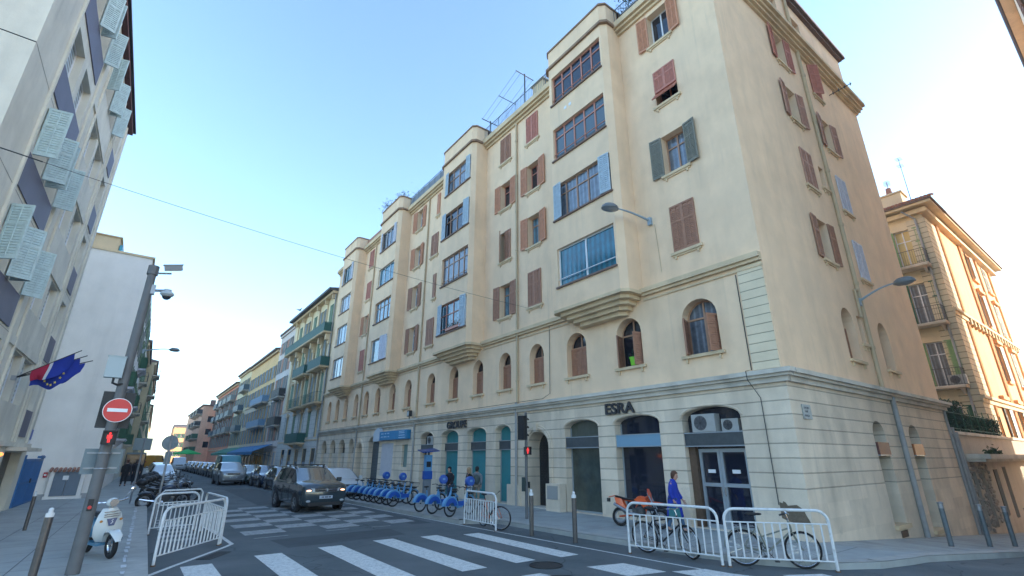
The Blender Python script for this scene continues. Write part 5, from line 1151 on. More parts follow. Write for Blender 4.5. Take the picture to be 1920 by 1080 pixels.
t = thing('wall_floodlight', 'small dark floodlight on the ledge left of the GROUPE lettering', 'floodlight', tuple(FM.p(-22.6, .25, 4.35)), FM.th); mb = MB(); mb.box(-.16, .16, -.1, .1, .12, .48); mb.build('housing', black, t); mb = MB(); mb.tube((0, 0, -.02), (0, 0, .14), .03); mb.build('bracket', dmetal, t); mb = MB(); mb.box(-.12, .12, -.11, -.1, .16, .42); mb.build('lens', mat('milky_lens'), t)
t = thing('flower_pot', 'bright green pot with a plant on the open arched window sill', 'flower pot', tuple(FM.p(-4.98, .0, 5.13))); mb = MB(); mb.tube((0, 0, 0), (0, 0, .28), .11, .15, 12); mb.tube((0, 0, .26), (0, 0, .3), .165, .165, 12); mb.build('pot', mat('lime_green', (.22, .62, .03), .5), t); mb = MB(); leaves(mb, 60, lambda: (rnd.gauss(0, .03), rnd.gauss(0, .03), .3+rnd.random()*.3), .02, .05); mb.build('plant', leafm, t)
t = thing('window_flowers', 'row of small potted flowers in the bay window with pale blue shutters', 'flowers', tuple(FM.p(-16.2, .99, 8.66)), FM.th); mb = MB(); mb.box(-.8, .8, -.1, .06, 0, .14); mb.build('planter', pframe, t); mb = MB(); leaves(mb, 220, lambda: (rnd.uniform(-.8, .8), rnd.gauss(-.02, .05), .14+abs(rnd.gauss(0, .14))), .02, .05); mb.build('foliage', leafm, t); mb = MB(); leaves(mb, 70, lambda: (rnd.uniform(-.8, .8), rnd.gauss(-.04, .06), .2+abs(rnd.gauss(0, .12))), .02, .045); mb.build('blossom', mat('blossom', (.7, .5, .5), .7), t)
def roof_plant(x, y, z, r_, n, label, m=leafm):
    t = thing('roof_plant', label, 'plant', (x, y, z), group=None)
    mb = MB(); mb.tube((0, 0, 0), (0, 0, .35), .16, .2, 12); mb.build('pot', mat('terracotta'), t)
    mb = MB()
    for k in range(7): a_ = k*.9; mb.path([(0, 0, .3), (math.cos(a_)*r_*.4, math.sin(a_)*r_*.4, .3+r_*.9), (math.cos(a_)*r_*.9, math.sin(a_)*r_*.9, .3+r_*1.2)], .015, 4)
    mb.build('stem', mat('bark'), t)
    mb = MB(); leaves(mb, n, lambda: (rnd.gauss(0, r_*.45), rnd.gauss(0, r_*.45), .35+r_*.9+rnd.gauss(0, r_*.4)), .03, .10); mb.build('foliage', m, t)
roof_plant(-.55, 28.4, 20.6, .75, 420, 'bushy blue green plant at the far end of the third bay tower roof', leafb); roof_plant(-.5, 25.9, 20.6, .6, 260, 'small green plant on the near end of the third bay tower roof'); roof_plant(.5, 24.4, 20.2, .75, 260, 'yellow green plant behind the third terrace railing', mat('yellow_leaf', (.10, .12, .04), .7))
roof_plant(.35, 3.6, 20.2, .9, 500, 'green bush behind the railing nearest the corner'); roof_plant(.4, 2.6, 20.2, .8, 400, 'dark green bush behind the corner railing', leafd); roof_plant(.5, 1.5, 20.2, .7, 300, 'low green plant by the corner railing end')
t = thing('roof_lounger', 'grey folded lounger behind the corner roof railing', 'lounger', (.2, 3.6, 20.2)); mb = MB(); mb.box(-.3, .3, -1.4, .4, .5, .58); mb.build('seat', mat('grey_cloth', (.3, .3, .33), .8), t); mb = MB(); [mb.tube((x, y, 0), (x, y, .5), .02) for x in (-.25, .25) for y in (-1.3, .3)]; mb.build('leg', metal, t)
# clothes drying frame on the roof
t = thing('clothes_line_frame', 'metal clothes line frame on the roof terrace between the first two bay towers', 'clothes line', (.3, 13.3, 20.2)); mb = MB()
for y, h in ((-1.9, 3.0), (1.6, 1.9)):
    mb.tube((0, y, 0), (0, y, h), .04); mb.tube((-.65, y, h-.1), (.65, y, h-.1), .025)
mb.tube((-.65, -.2, 2.3), (.65, -.2, 2.3), .02)
mb.build('post', dmetal, t); mb = MB()
for x in (-.6, -.3, .3, .6): mb.tube((x, -1.9, 2.9), (x, 1.6, 1.8), .008, n=4)
mb.build('line', dmetal, t)
t = thing('roof_box', 'pale chimney block behind the roof railing near the first bay tower', 'chimney', (1.1, 10.6, 20.2)); mb = MB(); mb.box(-.5, .5, -.45, .45, 0, 1.9); mb.build('block', trim, t); mb = MB(); mb.box(-.6, .6, -.55, .55, 1.9, 2.0); mb.build('cap', ledgem, t)
def antenna(x, y, z, h, label, tilt=(0, 0), n=2, s_=.6, dirv=(1, 0, 0)):
    t = thing('roof_antenna', label, 'antenna', (x, y, z)); top = Vector((tilt[0], tilt[1], h)); mb = MB(); mb.tube((0, 0, 0), top, .025, .015); mb.build('mast', dmetal, t); d = Vector(dirv); q = d.cross(Vector((0, 0, 1))); mb = MB()
    for k in range(n):
        c = top*(.98-k*.16); mb.tube(c-d*s_, c+d*s_, .012, n=4)
        for j in range(7): p = c+d*s_*(j/3-1); mb.tube(p-q*.18, p+q*.18, .006, n=4)
    mb.build('aerial', dmetal, t)
antenna(X1-.6, .6, 18.1, 3.3, 'tall thin antenna mast on the left edge of the cream and orange roof', (0, .0), 2, .25); antenna(X1+3.5, .6, 18.0, 1.5, 'antenna with a horizontal boom on the cream and orange roof', (0, 0), 1, .7)
antenna(X1+11.5, .3, 18.0, 1.3, 'bushy antenna further along the cream and orange roof', (0, 0), 4, .3); antenna(X1+1.0, 1.9, 20.0, .8, 'small antenna above the chimney pot of the cream building', (0, 0), 3, .2)
antenna(1.5, 70, 16.8, 2.6, 'thin antenna above the orange apartment building', (0, 0), 2, .7); antenna(1.5, 66.5, 17.0, 1.8, 'shorter antenna near the faded white building', (0, 0), 1, .5)
antenna(.6, 9.2, 20.2, 1.6, 'short antenna behind the railing beside the first bay tower', (0, 0), 1, .4)
# overhead wire
t = thing('overhead_wire', 'thin wire sagging across the street from the concrete block to the corner block', 'wire', (0, 13, 8)); mb = MB(off=(0, 13, 8))
def wirecurve(A, B, sag, n=24): return [A.lerp(B, i/n)-Vector((0, 0, sag*4*(i/n)*(1-i/n))) for i in range(n+1)]
mb.path(wirecurve(Vector((lx(8.4), 8.4, 8.72)), Vector((-.02, 10.57, 8.58)), .22), .0065, 4); mb.build('cable', black, t)
mb = MB(off=(0, 13, 8)); A_ = wirecurve(Vector((lx(8.4), 8.4, 8.72)), Vector((-.02, 10.57, 8.58)), .22); mb.path([A_[0], A_[1]], .016, 5); mb.build('knotted_end', dmetal, t)
# flags
t = thing('flag_cluster', 'three flags on slanting poles, French and European, fixed to the concrete block', 'flags', tuple(FLF.p(16.4, 0, 4.5)))
mb = MB(off=(0, 0, 0)); mb.box(0, .12, -.1, .1, -.06, .08); mb.build('wall_bracket', metal, t)
fb_ = mat('flag_blue', (.008, .03, .30), .8, var=.15, vs=6); fr_ = mat('flag_red', (.42, .02, .06), .8); fw_ = mat('flag_white', (.6, .6, .64), .8); fy = mat('star_yellow', (.75, .62, .05), .6)
for k, (dx, dy, dz) in enumerate(((1.55, -.35, 1.05), (1.7, .05, .95), (1.85, .45, .85))):
    mb = MB(); mb.tube((.05, 0, 0), (dx, dy, dz), .016); mb.build('flag_pole', black, t)
    P0 = Vector((dx, dy, dz))*.9; P1 = Vector((dx, dy, dz))*.28; N = 12; Hh = (.62, .85, .55)[k]
    def fp(u, v): 
        p = P0.lerp(P1, u); wv = math.sin(u*9+k*2)*.06*v+math.sin(u*4+v*3+k)*.05*v
        return p+Vector((wv*.6, wv+.02*k, -Hh*v*(.55+.45*math.sin(PI*min(1, u*1.1+.05)))-.02))
    mb = MB()
    for i in range(N):
        for j in range(6):
            u0, u1, v0, v1 = i/N, (i+1)/N, j/6, (j+1)/6
            mi = 0
            if k == 0: mi = 0 if u0 < .45 else (1 if u0 < .55 else 2)
            mb.quad(fp(u0, v0), fp(u1, v0), fp(u1, v1), fp(u0, v1), mi=mi)
    fo = mb.build('flag', [fb_, fw_, fr_] if k == 0 else [fb_], t, smooth=True)
    fo['label'] = 'folded blue white and red flag' if k == 0 else 'folded blue flag with yellow stars'
    if k:
        mb = MB()
        for j in range(12):
            u = .5+.23*math.cos(j*PI/6); v = .5+.32*math.sin(j*PI/6); c = fp(u, v); 
            for sg in (-1, 1):
                st = []
                for q in range(10): rr = .05 if q % 2 == 0 else .02; st.append(c+Vector((math.sin(q*PI/5)*rr*.85, sg*.014-math.sin(q*PI/5)*rr*-.3, math.cos(q*PI/5)*rr)))
                mb.quad(*st)
        mb.build('star', fy, fo)
# share bike docks, kiosk
blue = mat('share_blue', (.01, .08, .38), .4, spec=.5); lblue = mat('share_light_blue', (.10, .28, .50), .4); swhite = mat('share_white', (.55, .62, .68), .4)
t = thing('bike_share_kiosk', 'blue bike share kiosk post with a solar panel on top', 'kiosk', (-2.0, 16.4, .12))
mb = MB(); mb.box(-.17, .17, -.1, .1, .0, 1.0); mb.build('base', mat('kiosk_grey', (.20, .22, .24), .5), t); mb = MB(); mb.box(-.2, .2, -.13, .13, .95, 1.32); mb.build('lower_panel', blue, t); mb = MB(); mb.box(-.17, .17, -.11, .11, 1.32, 2.05); mb.build('upper_panel', lblue, t)
mb = MB(); mb.box(-.13, .1, -.12, -.11, 1.5, 1.75); mb.build('screen', g_dark, t); mb = MB(); mb.tube((0, 0, 2.05), (0, 0, 2.2), .03); mb.build('mast', dmetal, t); mb = MB(); mb.prism([(-.45, -.3, 2.14), (.45, -.3, 2.22), (.45, -.3, 2.26), (-.45, -.3, 2.18)], (0, .6, .12)); mb.build('solar_panel', mat('solar_blue', (.01, .05, .22), .25), t)
def dock(x, y, label):
    t = thing('docking_terminal', label, 'docking post', (x, y, .12), R(rnd.uniform(-25, 5)), 'round blue docking terminals')
    mb = MB(); mb.tube((0, 0, 0), (0, 0, .85), .045, .04, 10); mb.tube((0, 0, .75), (0, 0, .9), .08, .11, 12); mb.build('post', mat('dock_white', (.42, .45, .48), .5), t, smooth='auto')
    mb = MB(); mb.loft([[Vector((math.cos(2*PI*j/16)*.18*f, yy, 1.06+math.sin(2*PI*j/16)*.19*f)) for j in range(16)] for f, yy in ((.75, -.12), (.95, -.09), (1, 0), (.95, .1), (.7, .14))]); mb.build('terminal_head', blue, t, smooth='auto')
    mb = MB(); mb.box(-.05, .05, -.135, -.118, 1.04, 1.12); mb.build('screen', lblue, t)
for (x, y), lb in zip(((-2.9, 19.2), (-2.9, 17.2), (-2.9, 13.2), (-2.9, 11.1)), ('blue docking terminal furthest from the camera, beside the pale panel', 'second blue docking terminal, left of the solar kiosk', 'blue docking terminal in front of the man in the black hooded jacket', 'blue docking terminal in front of the long haired person')): dock(x, y, lb)

t = thing('bird', 'small dark bird flying above the ornate building', 'bird', (-4.3, 38.0, 14.4), R(30))
mb = MB(); mb.ell((0, 0, 0), .16, .06, .06, 10, 6); mb.ell((.17, 0, .03), .05, .04, .04, 8, 5); mb.prism([(-.12, -.03, 0), (-.12, .03, 0), (-.27, .07, .01), (-.27, -.07, .01)], (0, 0, .012))
for s_ in (-1, 1): mb.prism([(.08, s_*.03, .02), (-.05, s_*.03, .02), (-.08, s_*.3, .1), (-.03, s_*.36, .1), (.06, s_*.26, .1)], (0, 0, .01))
mb.build('body', black, t)
# ================================================================ BICYCLES, MOTORBIKES, CARS, PEOPLE
def wheel(parent, x, z, r_, name='wheel', spokes=16, tr=.018, rimm=chrome, y=0.0, loc=None, rz=0):
    """wheel in the x-z plane, part with rim and spokes"""
    mb = MB(); mb.ring((0, 0, 0), (0, 1, 0), r_-tr, tr, 28, 8); o = mb.build(name, rubber, parent, smooth=True, loc=(x, y, z), rz=rz)
    mb = MB(); mb.ring((0, 0, 0), (0, 1, 0), r_-tr*2.3, tr*.55, 28, 5); mb.build('rim', rimm, o)
    mb = MB(); mb.tube((0, -.03, 0), (0, .03, 0), .022, n=8)
    for i in range(spokes):
        a = 2*PI*i/spokes; mb.tube((0, .02*(-1)**i, 0), (math.cos(a)*(r_-tr*2), 0, math.sin(a)*(r_-tr*2)), .0022, n=3, cap=False)
    mb.build('spoke', rimm, o); return o
def bicycle(label, loc, rz, fm, ladies=False, rack=True, lean=0, group=None, steer=0):
    t = thing('bicycle', label, 'bicycle', loc, rz, group); t.rotation_euler = (lean, 0, rz)
    r_ = .34
    wheel(t, -.52, r_, r_); wheel(t, .55, r_, r_, rz=steer)
    BB = Vector((-.08, 0, .28)); ST = Vector((-.25, 0, .82)); HT = Vector((.36, 0, .86)); HB = Vector((.40, 0, .68)); RA = Vector((-.52, 0, r_)); FA = Vector((.55, 0, r_))
    mb = MB(); mb.tube(BB, ST, .016); mb.tube(HT, HB, .02); mb.tube(BB, HB, .018)
    mb.tube(ST+Vector((.03, 0, -.12)) if not ladies else Vector((-.17, 0, .55)), HT-Vector((0, 0, .05)) if not ladies else HB+Vector((0, 0, .06)), .015)
    for s_ in (-.05, .05): mb.tube(BB+Vector((0, s_*.6, 0)), RA+Vector((0, s_, 0)), .009); mb.tube(ST+Vector((.02, s_*.3, -.08)), RA+Vector((0, s_, 0)), .008)
    mb.build('frame', fm, t)
    mb = MB(); 
    for s_ in (-.05, .05): mb.path([HB+Vector((0, s_*.6, -.02)), HB+Vector((.05, s_, -.15)), FA+Vector((0, s_, 0))], .011, 6)
    mb.build('fork', fm, t)
    mb = MB(); mb.tube(HT, HT+Vector((-.03, 0, .13)), .013); c = HT+Vector((0, 0, .13)); mb.path([c+Vector((-.2, -.28, .02)), c+Vector((-.05, -.22, .05)), c+Vector((.02, -.05, 0)), c+Vector((.02, .05, 0)), c+Vector((-.05, .22, .05)), c+Vector((-.2, .28, .02))], .011, 6); h = mb.build('handlebar', chrome, t)
    mb = MB(); 
    for s_ in (-1, 1): mb.tube(c+Vector((-.2, s_*.28, .02)), c+Vector((-.09, s_*.24, .045)), .018)
    mb.build('grip', black, h)
    mb = MB(); mb.tube(ST, ST+Vector((-.03, 0, .12)), .012); mb.ell(ST+Vector((-.05, 0, .15)), .13, .07, .035, 10, 5); mb.ell(ST+Vector((.07, 0, .15)), .08, .025, .025, 8, 4); mb.build('saddle', black, t, smooth=True)
    mb = MB(); mb.ring(BB, (0, 1, 0), .085, .006, 18, 4); mb.tube(BB+Vector((0, -.06, 0)), BB+Vector((.1, -.07, -.13)), .008); mb.tube(BB+Vector((0, .06, 0)), BB+Vector((-.1, .07, .13)), .008); mb.box(.0, .08, -.15, -.07, .13, .15); mb.box(-.22, -.14, .07, .15, .40, .42); mb.tube(BB+Vector((0, -.03, .08)), RA+Vector((0, -.03, .04)), .004, n=4); mb.tube(BB+Vector((0, -.03, -.08)), RA+Vector((0, -.03, -.04)), .004, n=4); mb.build('crank', dmetal, t)
    if rack:
        mb = MB()
        for s_ in (-.06, .06): mb.tube((-.82, s_, .74), (-.28, s_, .74), .006); mb.tube(RA+Vector((0, s_, 0)), (-.62, s_, .74), .006)
        for k in range(3): mb.tube((-.78+k*.17, -.06, .74), (-.78+k*.17, .06, .74), .005)
        mb.build('rack', metal, t)
        mb = MB(); mb.ring(RA, (0, 1, 0), r_+.02, .012, 14, 4, a0=PI*.0, a1=PI*.9); mb.build('mudguard', fm, t)
    return t
bl = mat('black_frame', (.015, .016, .02), .35); crf = mat('cream_frame', (.20, .21, .17), .4); orf = mat('orange_frame', (.5, .12, .05), .4)
bicycle('dark road bicycle leaning behind the barrier in front of the blue coated woman', (-3.72, 1.5, .003), R(-82), bl, rack=False, lean=R(9), group=None, steer=R(-25))
bicycle('cream city bicycle with black handlebars behind the corner barrier', (-3.05, -.5, .003), R(-52), crf, True, lean=R(5))
bicycle('bicycle leaning on the short barrier beside the share bikes', (-4.35, 7.45, .003), R(-93), orf, rack=False, lean=R(8), steer=R(40))
# share bikes
def share_bike():
    t = thing('share_bicycle', '', 'bicycle', (0, 0, .12), 0, 'row of blue share bicycles at the docking station'); r_ = .33
    wheel(t, -.52, r_, r_, spokes=8, tr=.024, rimm=dmetal); wheel(t, .56, r_, r_, spokes=8, tr=.024, rimm=dmetal)
    mb = MB(); mb.path([(.42, 0, .8), (.36, 0, .5), (.1, 0, .34), (-.12, 0, .32), (-.3, 0, .45)], .045, 8); mb.tube((-.14, 0, .3), (-.24, 0, .82), .025); mb.tube((.42, 0, .8), (.44, 0, .95), .03); mb.build('frame', lblue, t, smooth='auto')
    mb = MB(); n = 10
    for s_ in (-1, 1):
        P = [(-.52+(r_+.06)*math.cos(a), .07*s_, r_+(r_+.06)*math.sin(a)) for a in [PI*(.02+.93*i/n) for i in range(n+1)]]
        Q = [(-.52+(r_*.45)*math.cos(a), .08*s_, r_+.02+(r_*.45)*math.sin(a)) for a in [PI*(.02+.93*i/n) for i in range(n+1)]]
        for i in range(n): mb.quad(P[i], P[i+1], Q[i+1], Q[i])
    for i in range(n): a0 = PI*(.02+.93*i/n); a1 = PI*(.02+.93*(i+1)/n); mb.quad(*[(-.52+(r_+.06)*math.cos(a), y, r_+(r_+.06)*math.sin(a)) for a, y in ((a0, -.07), (a1, -.07), (a1, .07), (a0, .07))])
    mb.build('rear_mudguard', lblue, t)
    mb = MB(); 
    for s_ in (-1, 1):
        P = [(-.52+(r_-.0)*math.cos(a), .085*s_, r_+(r_-.0)*math.sin(a)) for a in [PI*(.06+.86*i/8) for i in range(9)]]; Q = [(-.52+(r_*.45)*math.cos(a), .088*s_, r_+.02+(r_*.45)*math.sin(a)) for a in [PI*(.06+.86*i/8) for i in range(9)]]
        for i in range(8): mb.quad(P[i], P[i+1], Q[i+1], Q[i])
    mb.box(-.1, .3, -.05, .05, .36, .52); mb.build('blue_fairing', blue, t)
    mb = MB(); mb.ring((.56, 0, r_), (0, 1, 0), r_+.035, .03, 12, 5, a0=PI*.1, a1=PI*.8); mb.build('front_mudguard', lblue, t)
    mb = MB(); 
    for s_ in (-.05, .05): mb.tube((.46, s_, .72), (.56, s_, r_), .015)
    mb.build('fork', dmetal, t)
    mb = MB(); mb.path([(.28, -.3, 1.0), (.42, -.2, 1.02), (.46, 0, .96), (.42, .2, 1.02), (.28, .3, 1.0)], .016, 6); mb.box(.44, .62, -.16, .16, .74, .8); mb.build('handlebar', black, t)
    mb = MB(); mb.tube((-.24, 0, .82), (-.26, 0, .92), .014); mb.ell((-.27, 0, .95), .14, .085, .04, 10, 5); mb.build('saddle', black, t, smooth=True)
    mb = MB()
    for k in range(5): mb.tube((.46+.26*0, -.14+.07*k, .8), (.44, -.17+.085*k, .98), .006, n=4); mb.tube((.72, -.14+.07*k, .8), (.76, -.17+.085*k, .98), .006, n=4)
    mb.path([(.44, -.17, .98), (.76, -.17, .98), (.76, .17, .98), (.44, .17, .98)], .008, 4, closed=True); mb.path([(.46, -.14, .8), (.72, -.14, .8), (.72, .14, .8), (.46, .14, .8)], .008, 4, closed=True); mb.build('basket', dmetal, t)
    return t
sb = share_bike()
sp = [(19.5, 0), (18.85, 1), (18.15, 2), (17.4, 3), (16.75, 4), (16.05, 5), (15.3, 6), (14.5, 7), (12.0, 8), (11.1, 9), (9.9, 10)]
lbs = ['share bicycle furthest from the camera, next to the white parked car', 'second share bicycle from the white parked car', 'third share bicycle from the white parked car', 'share bicycle before the furthest blue terminal', 'share bicycle just past the furthest blue terminal', 'share bicycle left of the second blue terminal', 'share bicycle before the second blue terminal', 'share bicycle closest to the solar kiosk, on its left side', 'share bicycle standing alone right after the kiosk gap', 'share bicycle in front of the hooded man', 'share bicycle nearest the camera, beside the short white barrier']
for (y, i), lb in zip(sp, lbs):
    o = sb if i == 0 else copy_tree(sb); o['label'] = lb; o.location = (-4.05+rnd.uniform(-.08, .08), y, .12); o.rotation_euler = (R(rnd.uniform(-3, 3)), 0, R(12+rnd.uniform(-6, 6))); o.scale = (.92, .92, .92)
# ---- motorbikes
def motorbike(name, label, cm, seatm=black, big=True, top=True, group=None, wr=.31, rimm=metal):
    t = thing(name, label, 'motorbike', (0, 0, 0), 0, group)
    for x in (-.66, .68):
        wheel(t, x, wr, wr, spokes=10, tr=.055, rimm=rimm)
    mb = MB(); mb.loft([[Vector((x, math.cos(2*PI*j/10)*wy, z+math.sin(2*PI*j/10)*wz)) for j in range(10)] for x, z, wy, wz in ((-.2, .72, .06, .05), (-.1, .78, .13, .1), (.1, .84, .16, .13), (.28, .82, .12, .12), (.4, .76, .06, .06))]); mb.build('fuel_tank', cm, t, smooth=True)
    mb = MB(); mb.loft([[Vector((x, math.cos(2*PI*j/8)*wy, z+math.sin(2*PI*j/8)*.04)) for j in range(8)] for x, z, wy in ((-.85, .86, .05), (-.7, .86, .11), (-.4, .78, .13), (-.12, .77, .1))]); mb.build('seat', seatm, t, smooth=True)
    mb = MB(); mb.ell((.02, 0, .42), .24, .14, .2, 10, 6); mb.box(-.1, .2, -.16, .16, .3, .52); mb.tube((.1, 0, .5), (.18, 0, .68), .09); mb.build('engine', dmetal, t, smooth='auto')
    mb = MB(); mb.tube((.4, 0, .8), (-.1, 0, .7), .025); mb.tube((.4, 0, .75), (.15, 0, .3), .025); mb.tube((-.1, 0, .7), (-.2, 0, .34), .03); 
    for s_ in (-.1, .1): mb.tube((-.2, s_, .36), (-.66, s_, wr), .025)
    mb.tube((-.15, .0, .7), (-.8, 0, .8), .02); mb.build('frame', dmetal, t)
    mb = MB()
    for s_ in (-.09, .09): mb.tube((.42, s_, .95), (.68, s_, wr), .025); 
    mb.build('fork', chrome, t)
    mb = MB(); mb.path([(.25, -.36, 1.04), (.38, -.2, 1.02), (.4, 0, 1.0), (.38, .2, 1.02), (.25, .36, 1.04)], .014, 6); mb.build('handlebar', black, t)
    mb = MB(); mb.ell((.52, 0, .88), .09, .1, .1, 12, 7); mb.build('headlight', cm, t, smooth=True)
    for s_ in (-1, 1):
        mb = MB(); mb.tube((.33, s_*.24, 1.03), (.36, s_*.3, 1.16), .007); mb.ell((.36, s_*.32, 1.19), .015, .07, .045, 8, 5); mb.build('mirror', black, t)
    mb = MB(); mb.tube((.0, -.15, .3), (-.35, -.16, .32), .03, .035); mb.tube((-.35, -.16, .32), (-.85, -.18, .42), .05, .045); mb.build('exhaust', chrome, t, smooth='auto')
    mb = MB(); mb.ring((.68, 0, wr), (0, 1, 0), wr+.03, .035, 10, 5, a0=PI*.2, a1=PI*.85); mb.build('mudguard', cm, t); mb = MB(); mb.ring((-.66, 0, wr), (0, 1, 0), wr+.05, .045, 10, 5, a0=PI*.25, a1=PI*.95); mb.build('mudguard', cm, t)
    if top: mb = MB(); mb.ell((-.88, 0, 1.05), .2, .22, .16, 12, 8); mb.box(-.95, -.7, -.12, .12, .86, .92); mb.build('top_box', black, t, smooth='auto')
    return t
darkm = mat('black_motorbike_paint', (.012, .014, .02), .25, coat=.6); dblue = mat('dark_blue_paint', (.02, .035, .07), .3, coat=.5); silv = mat('silver_paint', (.25, .27, .29), .35, metal=.5, coat=.4)
protos = [motorbike('parked_motorbike', 'a', dblue, group='motorbikes parked along the left side'), motorbike('parked_motorbike', 'b', darkm, top=False, group='motorbikes parked along the left side'), motorbike('parked_motorbike', 'c', silv, group='motorbikes parked along the left side')]
mlab = ['dark motorbike with a top box parked closest to the left barriers', 'black motorbike right behind the low white hoop', 'silver grey motorbike third from the left barriers', 'dark blue motorbike fourth from the left barriers', 'black motorbike fifth from the left barriers', 'silver motorbike sixth from the left barriers', 'dark blue motorbike seventh in the left row', 'black motorbike eighth in the left row', 'silver motorbike ninth in the left row', 'dark blue motorbike tenth in the left row', 'black motorbike eleventh in the left row', 'silver motorbike at the far end of the left row']
for i in range(12):
    p = protos[i % 3]; o = p if i < 3 else copy_tree(p); o['label'] = mlab[i]
    y = 22.3+i*1.25 if i else 21.0; o.location = (-12.05+rnd.uniform(-.15, .15)+.03*i+(.35 if i % 2 else 0), y, .003); o.rotation_euler = (R(6), 0, R(8+rnd.uniform(-12, 12)))
# orange supermoto
def supermoto():
    om = mat('moto_orange', (.75, .10, .015), .3, coat=.5); o2 = mat('moto_deep_orange', (.6, .05, .01), .35); t = thing('orange_motorbike', 'orange and black motorbike parked before the dark shop window', 'motorbike', (0, 0, 0))
    for x in (-.68, .74): wheel(t, x, .31, .31, spokes=16, tr=.05, rimm=metal)
    mb = MB()
    for s_ in (-.09, .09): mb.prism([(-.86, s_-.015, .92), (-.6, s_-.015, .88), (-.42, s_-.015, .56), (-.56, s_-.015, .50), (-.78, s_-.015, .68)], (0, .03, 0))
    mb.build('side_panel', om, t)
    mb = MB(); mb.loft([[Vector((x, y*wy, z)) for y in (-1, 0, 1)] for x, z, wy in ((-1.1, .93, .05), (-.85, .97, .1), (-.6, .93, .11))], cap=False, closed=False); mb.prism([(-1.1, -.06, .9), (-1.1, .06, .9), (-.85, .1, .96), (-.85, -.1, .96)], (0, 0, .02)); mb.build('tail', om, t)
    mb = MB(); mb.box(-1.16, -1.08, -.07, .07, .76, .88); mb.build('number_plate', black, t)
    mb = MB(); mb.loft([[Vector((x, math.cos(2*PI*j/8)*wy, z+math.sin(2*PI*j/8)*.04)) for j in range(8)] for x, z, wy in ((-.85, .95, .06), (-.5, .88, .11), (-.1, .86, .1), (.15, .93, .07))]); mb.build('seat', black, t, smooth=True)
    mb = MB()
    for s_ in (-1, 1): mb.prism([(-.12, s_*.12, .86), (.12, s_*.16, .98), (.34, s_*.17, .86), (.4, s_*.18, .62), (.26, s_*.17, .60), (.12, s_*.14, .74)], (0, s_*.025, 0))
    mb.ell((.1, 0, .9), .2, .1, .1, 10, 6); mb.build('tank_shroud', om, t, smooth='auto')
    mb = MB(); mb.loft([[Vector((x, -wy, z)), Vector((x, 0, z+.05)), Vector((x, wy, z)), Vector((x, 0, z-.015))] for x, z, wy in ((.42, .80, .05), (.7, .78, .09), (1.0, .73, .07), (1.22, .66, .02))]); mb.build('front_fender', om, t, smooth=True)
    mb = MB(); mb.prism([(.46, -.1, .78), (.46, .1, .78), (.38, .13, 1.08), (.34, .07, 1.22), (.34, -.07, 1.22), (.38, -.13, 1.08)], (.03, 0, .01)); mb.build('headlight_mask', o2, t)
    mb = MB()
    for s_ in (-.1, .1): mb.tube((.36, s_, 1.1), (.56, s_, .7), .026, n=8); mb.tube((.56, s_, .7), (.74, s_, .31), .02, n=8)
    mb.build('fork', metal, t, smooth='auto')
    mb = MB(); mb.path([(.2, -.4, 1.16), (.3, -.22, 1.18), (.33, 0, 1.13), (.3, .22, 1.18), (.2, .4, 1.16)], .014, 6); mb.tube((.2, .4, 1.16), (.24, .28, 1.17), .02); mb.build('handlebar', black, t)
    mb = MB(); mb.box(-.2, .2, -.12, .12, .32, .6); mb.ell((.05, 0, .5), .22, .14, .2, 10, 6); mb.tube((.15, 0, .55), (.2, 0, .78), .08); mb.build('engine', dmetal, t, smooth='auto')
    mb = MB(); mb.tube((.36, 0, 1.0), (.0, 0, .82), .03); mb.tube((.36, 0, .95), (.2, 0, .35), .03); mb.tube((0, 0, .82), (-.22, 0, .36), .03); mb.tube((-.05, 0, .8), (-.8, 0, .86), .02)
    for s_ in (-.09, .09): mb.tube((-.22, s_, .38), (-.68, s_, .31), .028)
    mb.build('frame', mat('orange_tube', (.5, .08, .02), .4), t)
    mb = MB(); mb.tube((.1, -.15, .4), (-.3, -.16, .45), .025); mb.tube((-.3, -.16, .45), (-.85, -.15, .7), .05); mb.build('exhaust', metal, t, smooth='auto')
    mb = MB(); mb.tube((-.1, .1, .35), (-.25, .25, 0.0), .012); mb.build('kickstand', dmetal, t)
    return t
o = supermoto(); o.scale = (.86, .86, .86); o.location = (-1.35, 4.2, .12); o.rotation_euler = (R(-6), 0, R(-72))
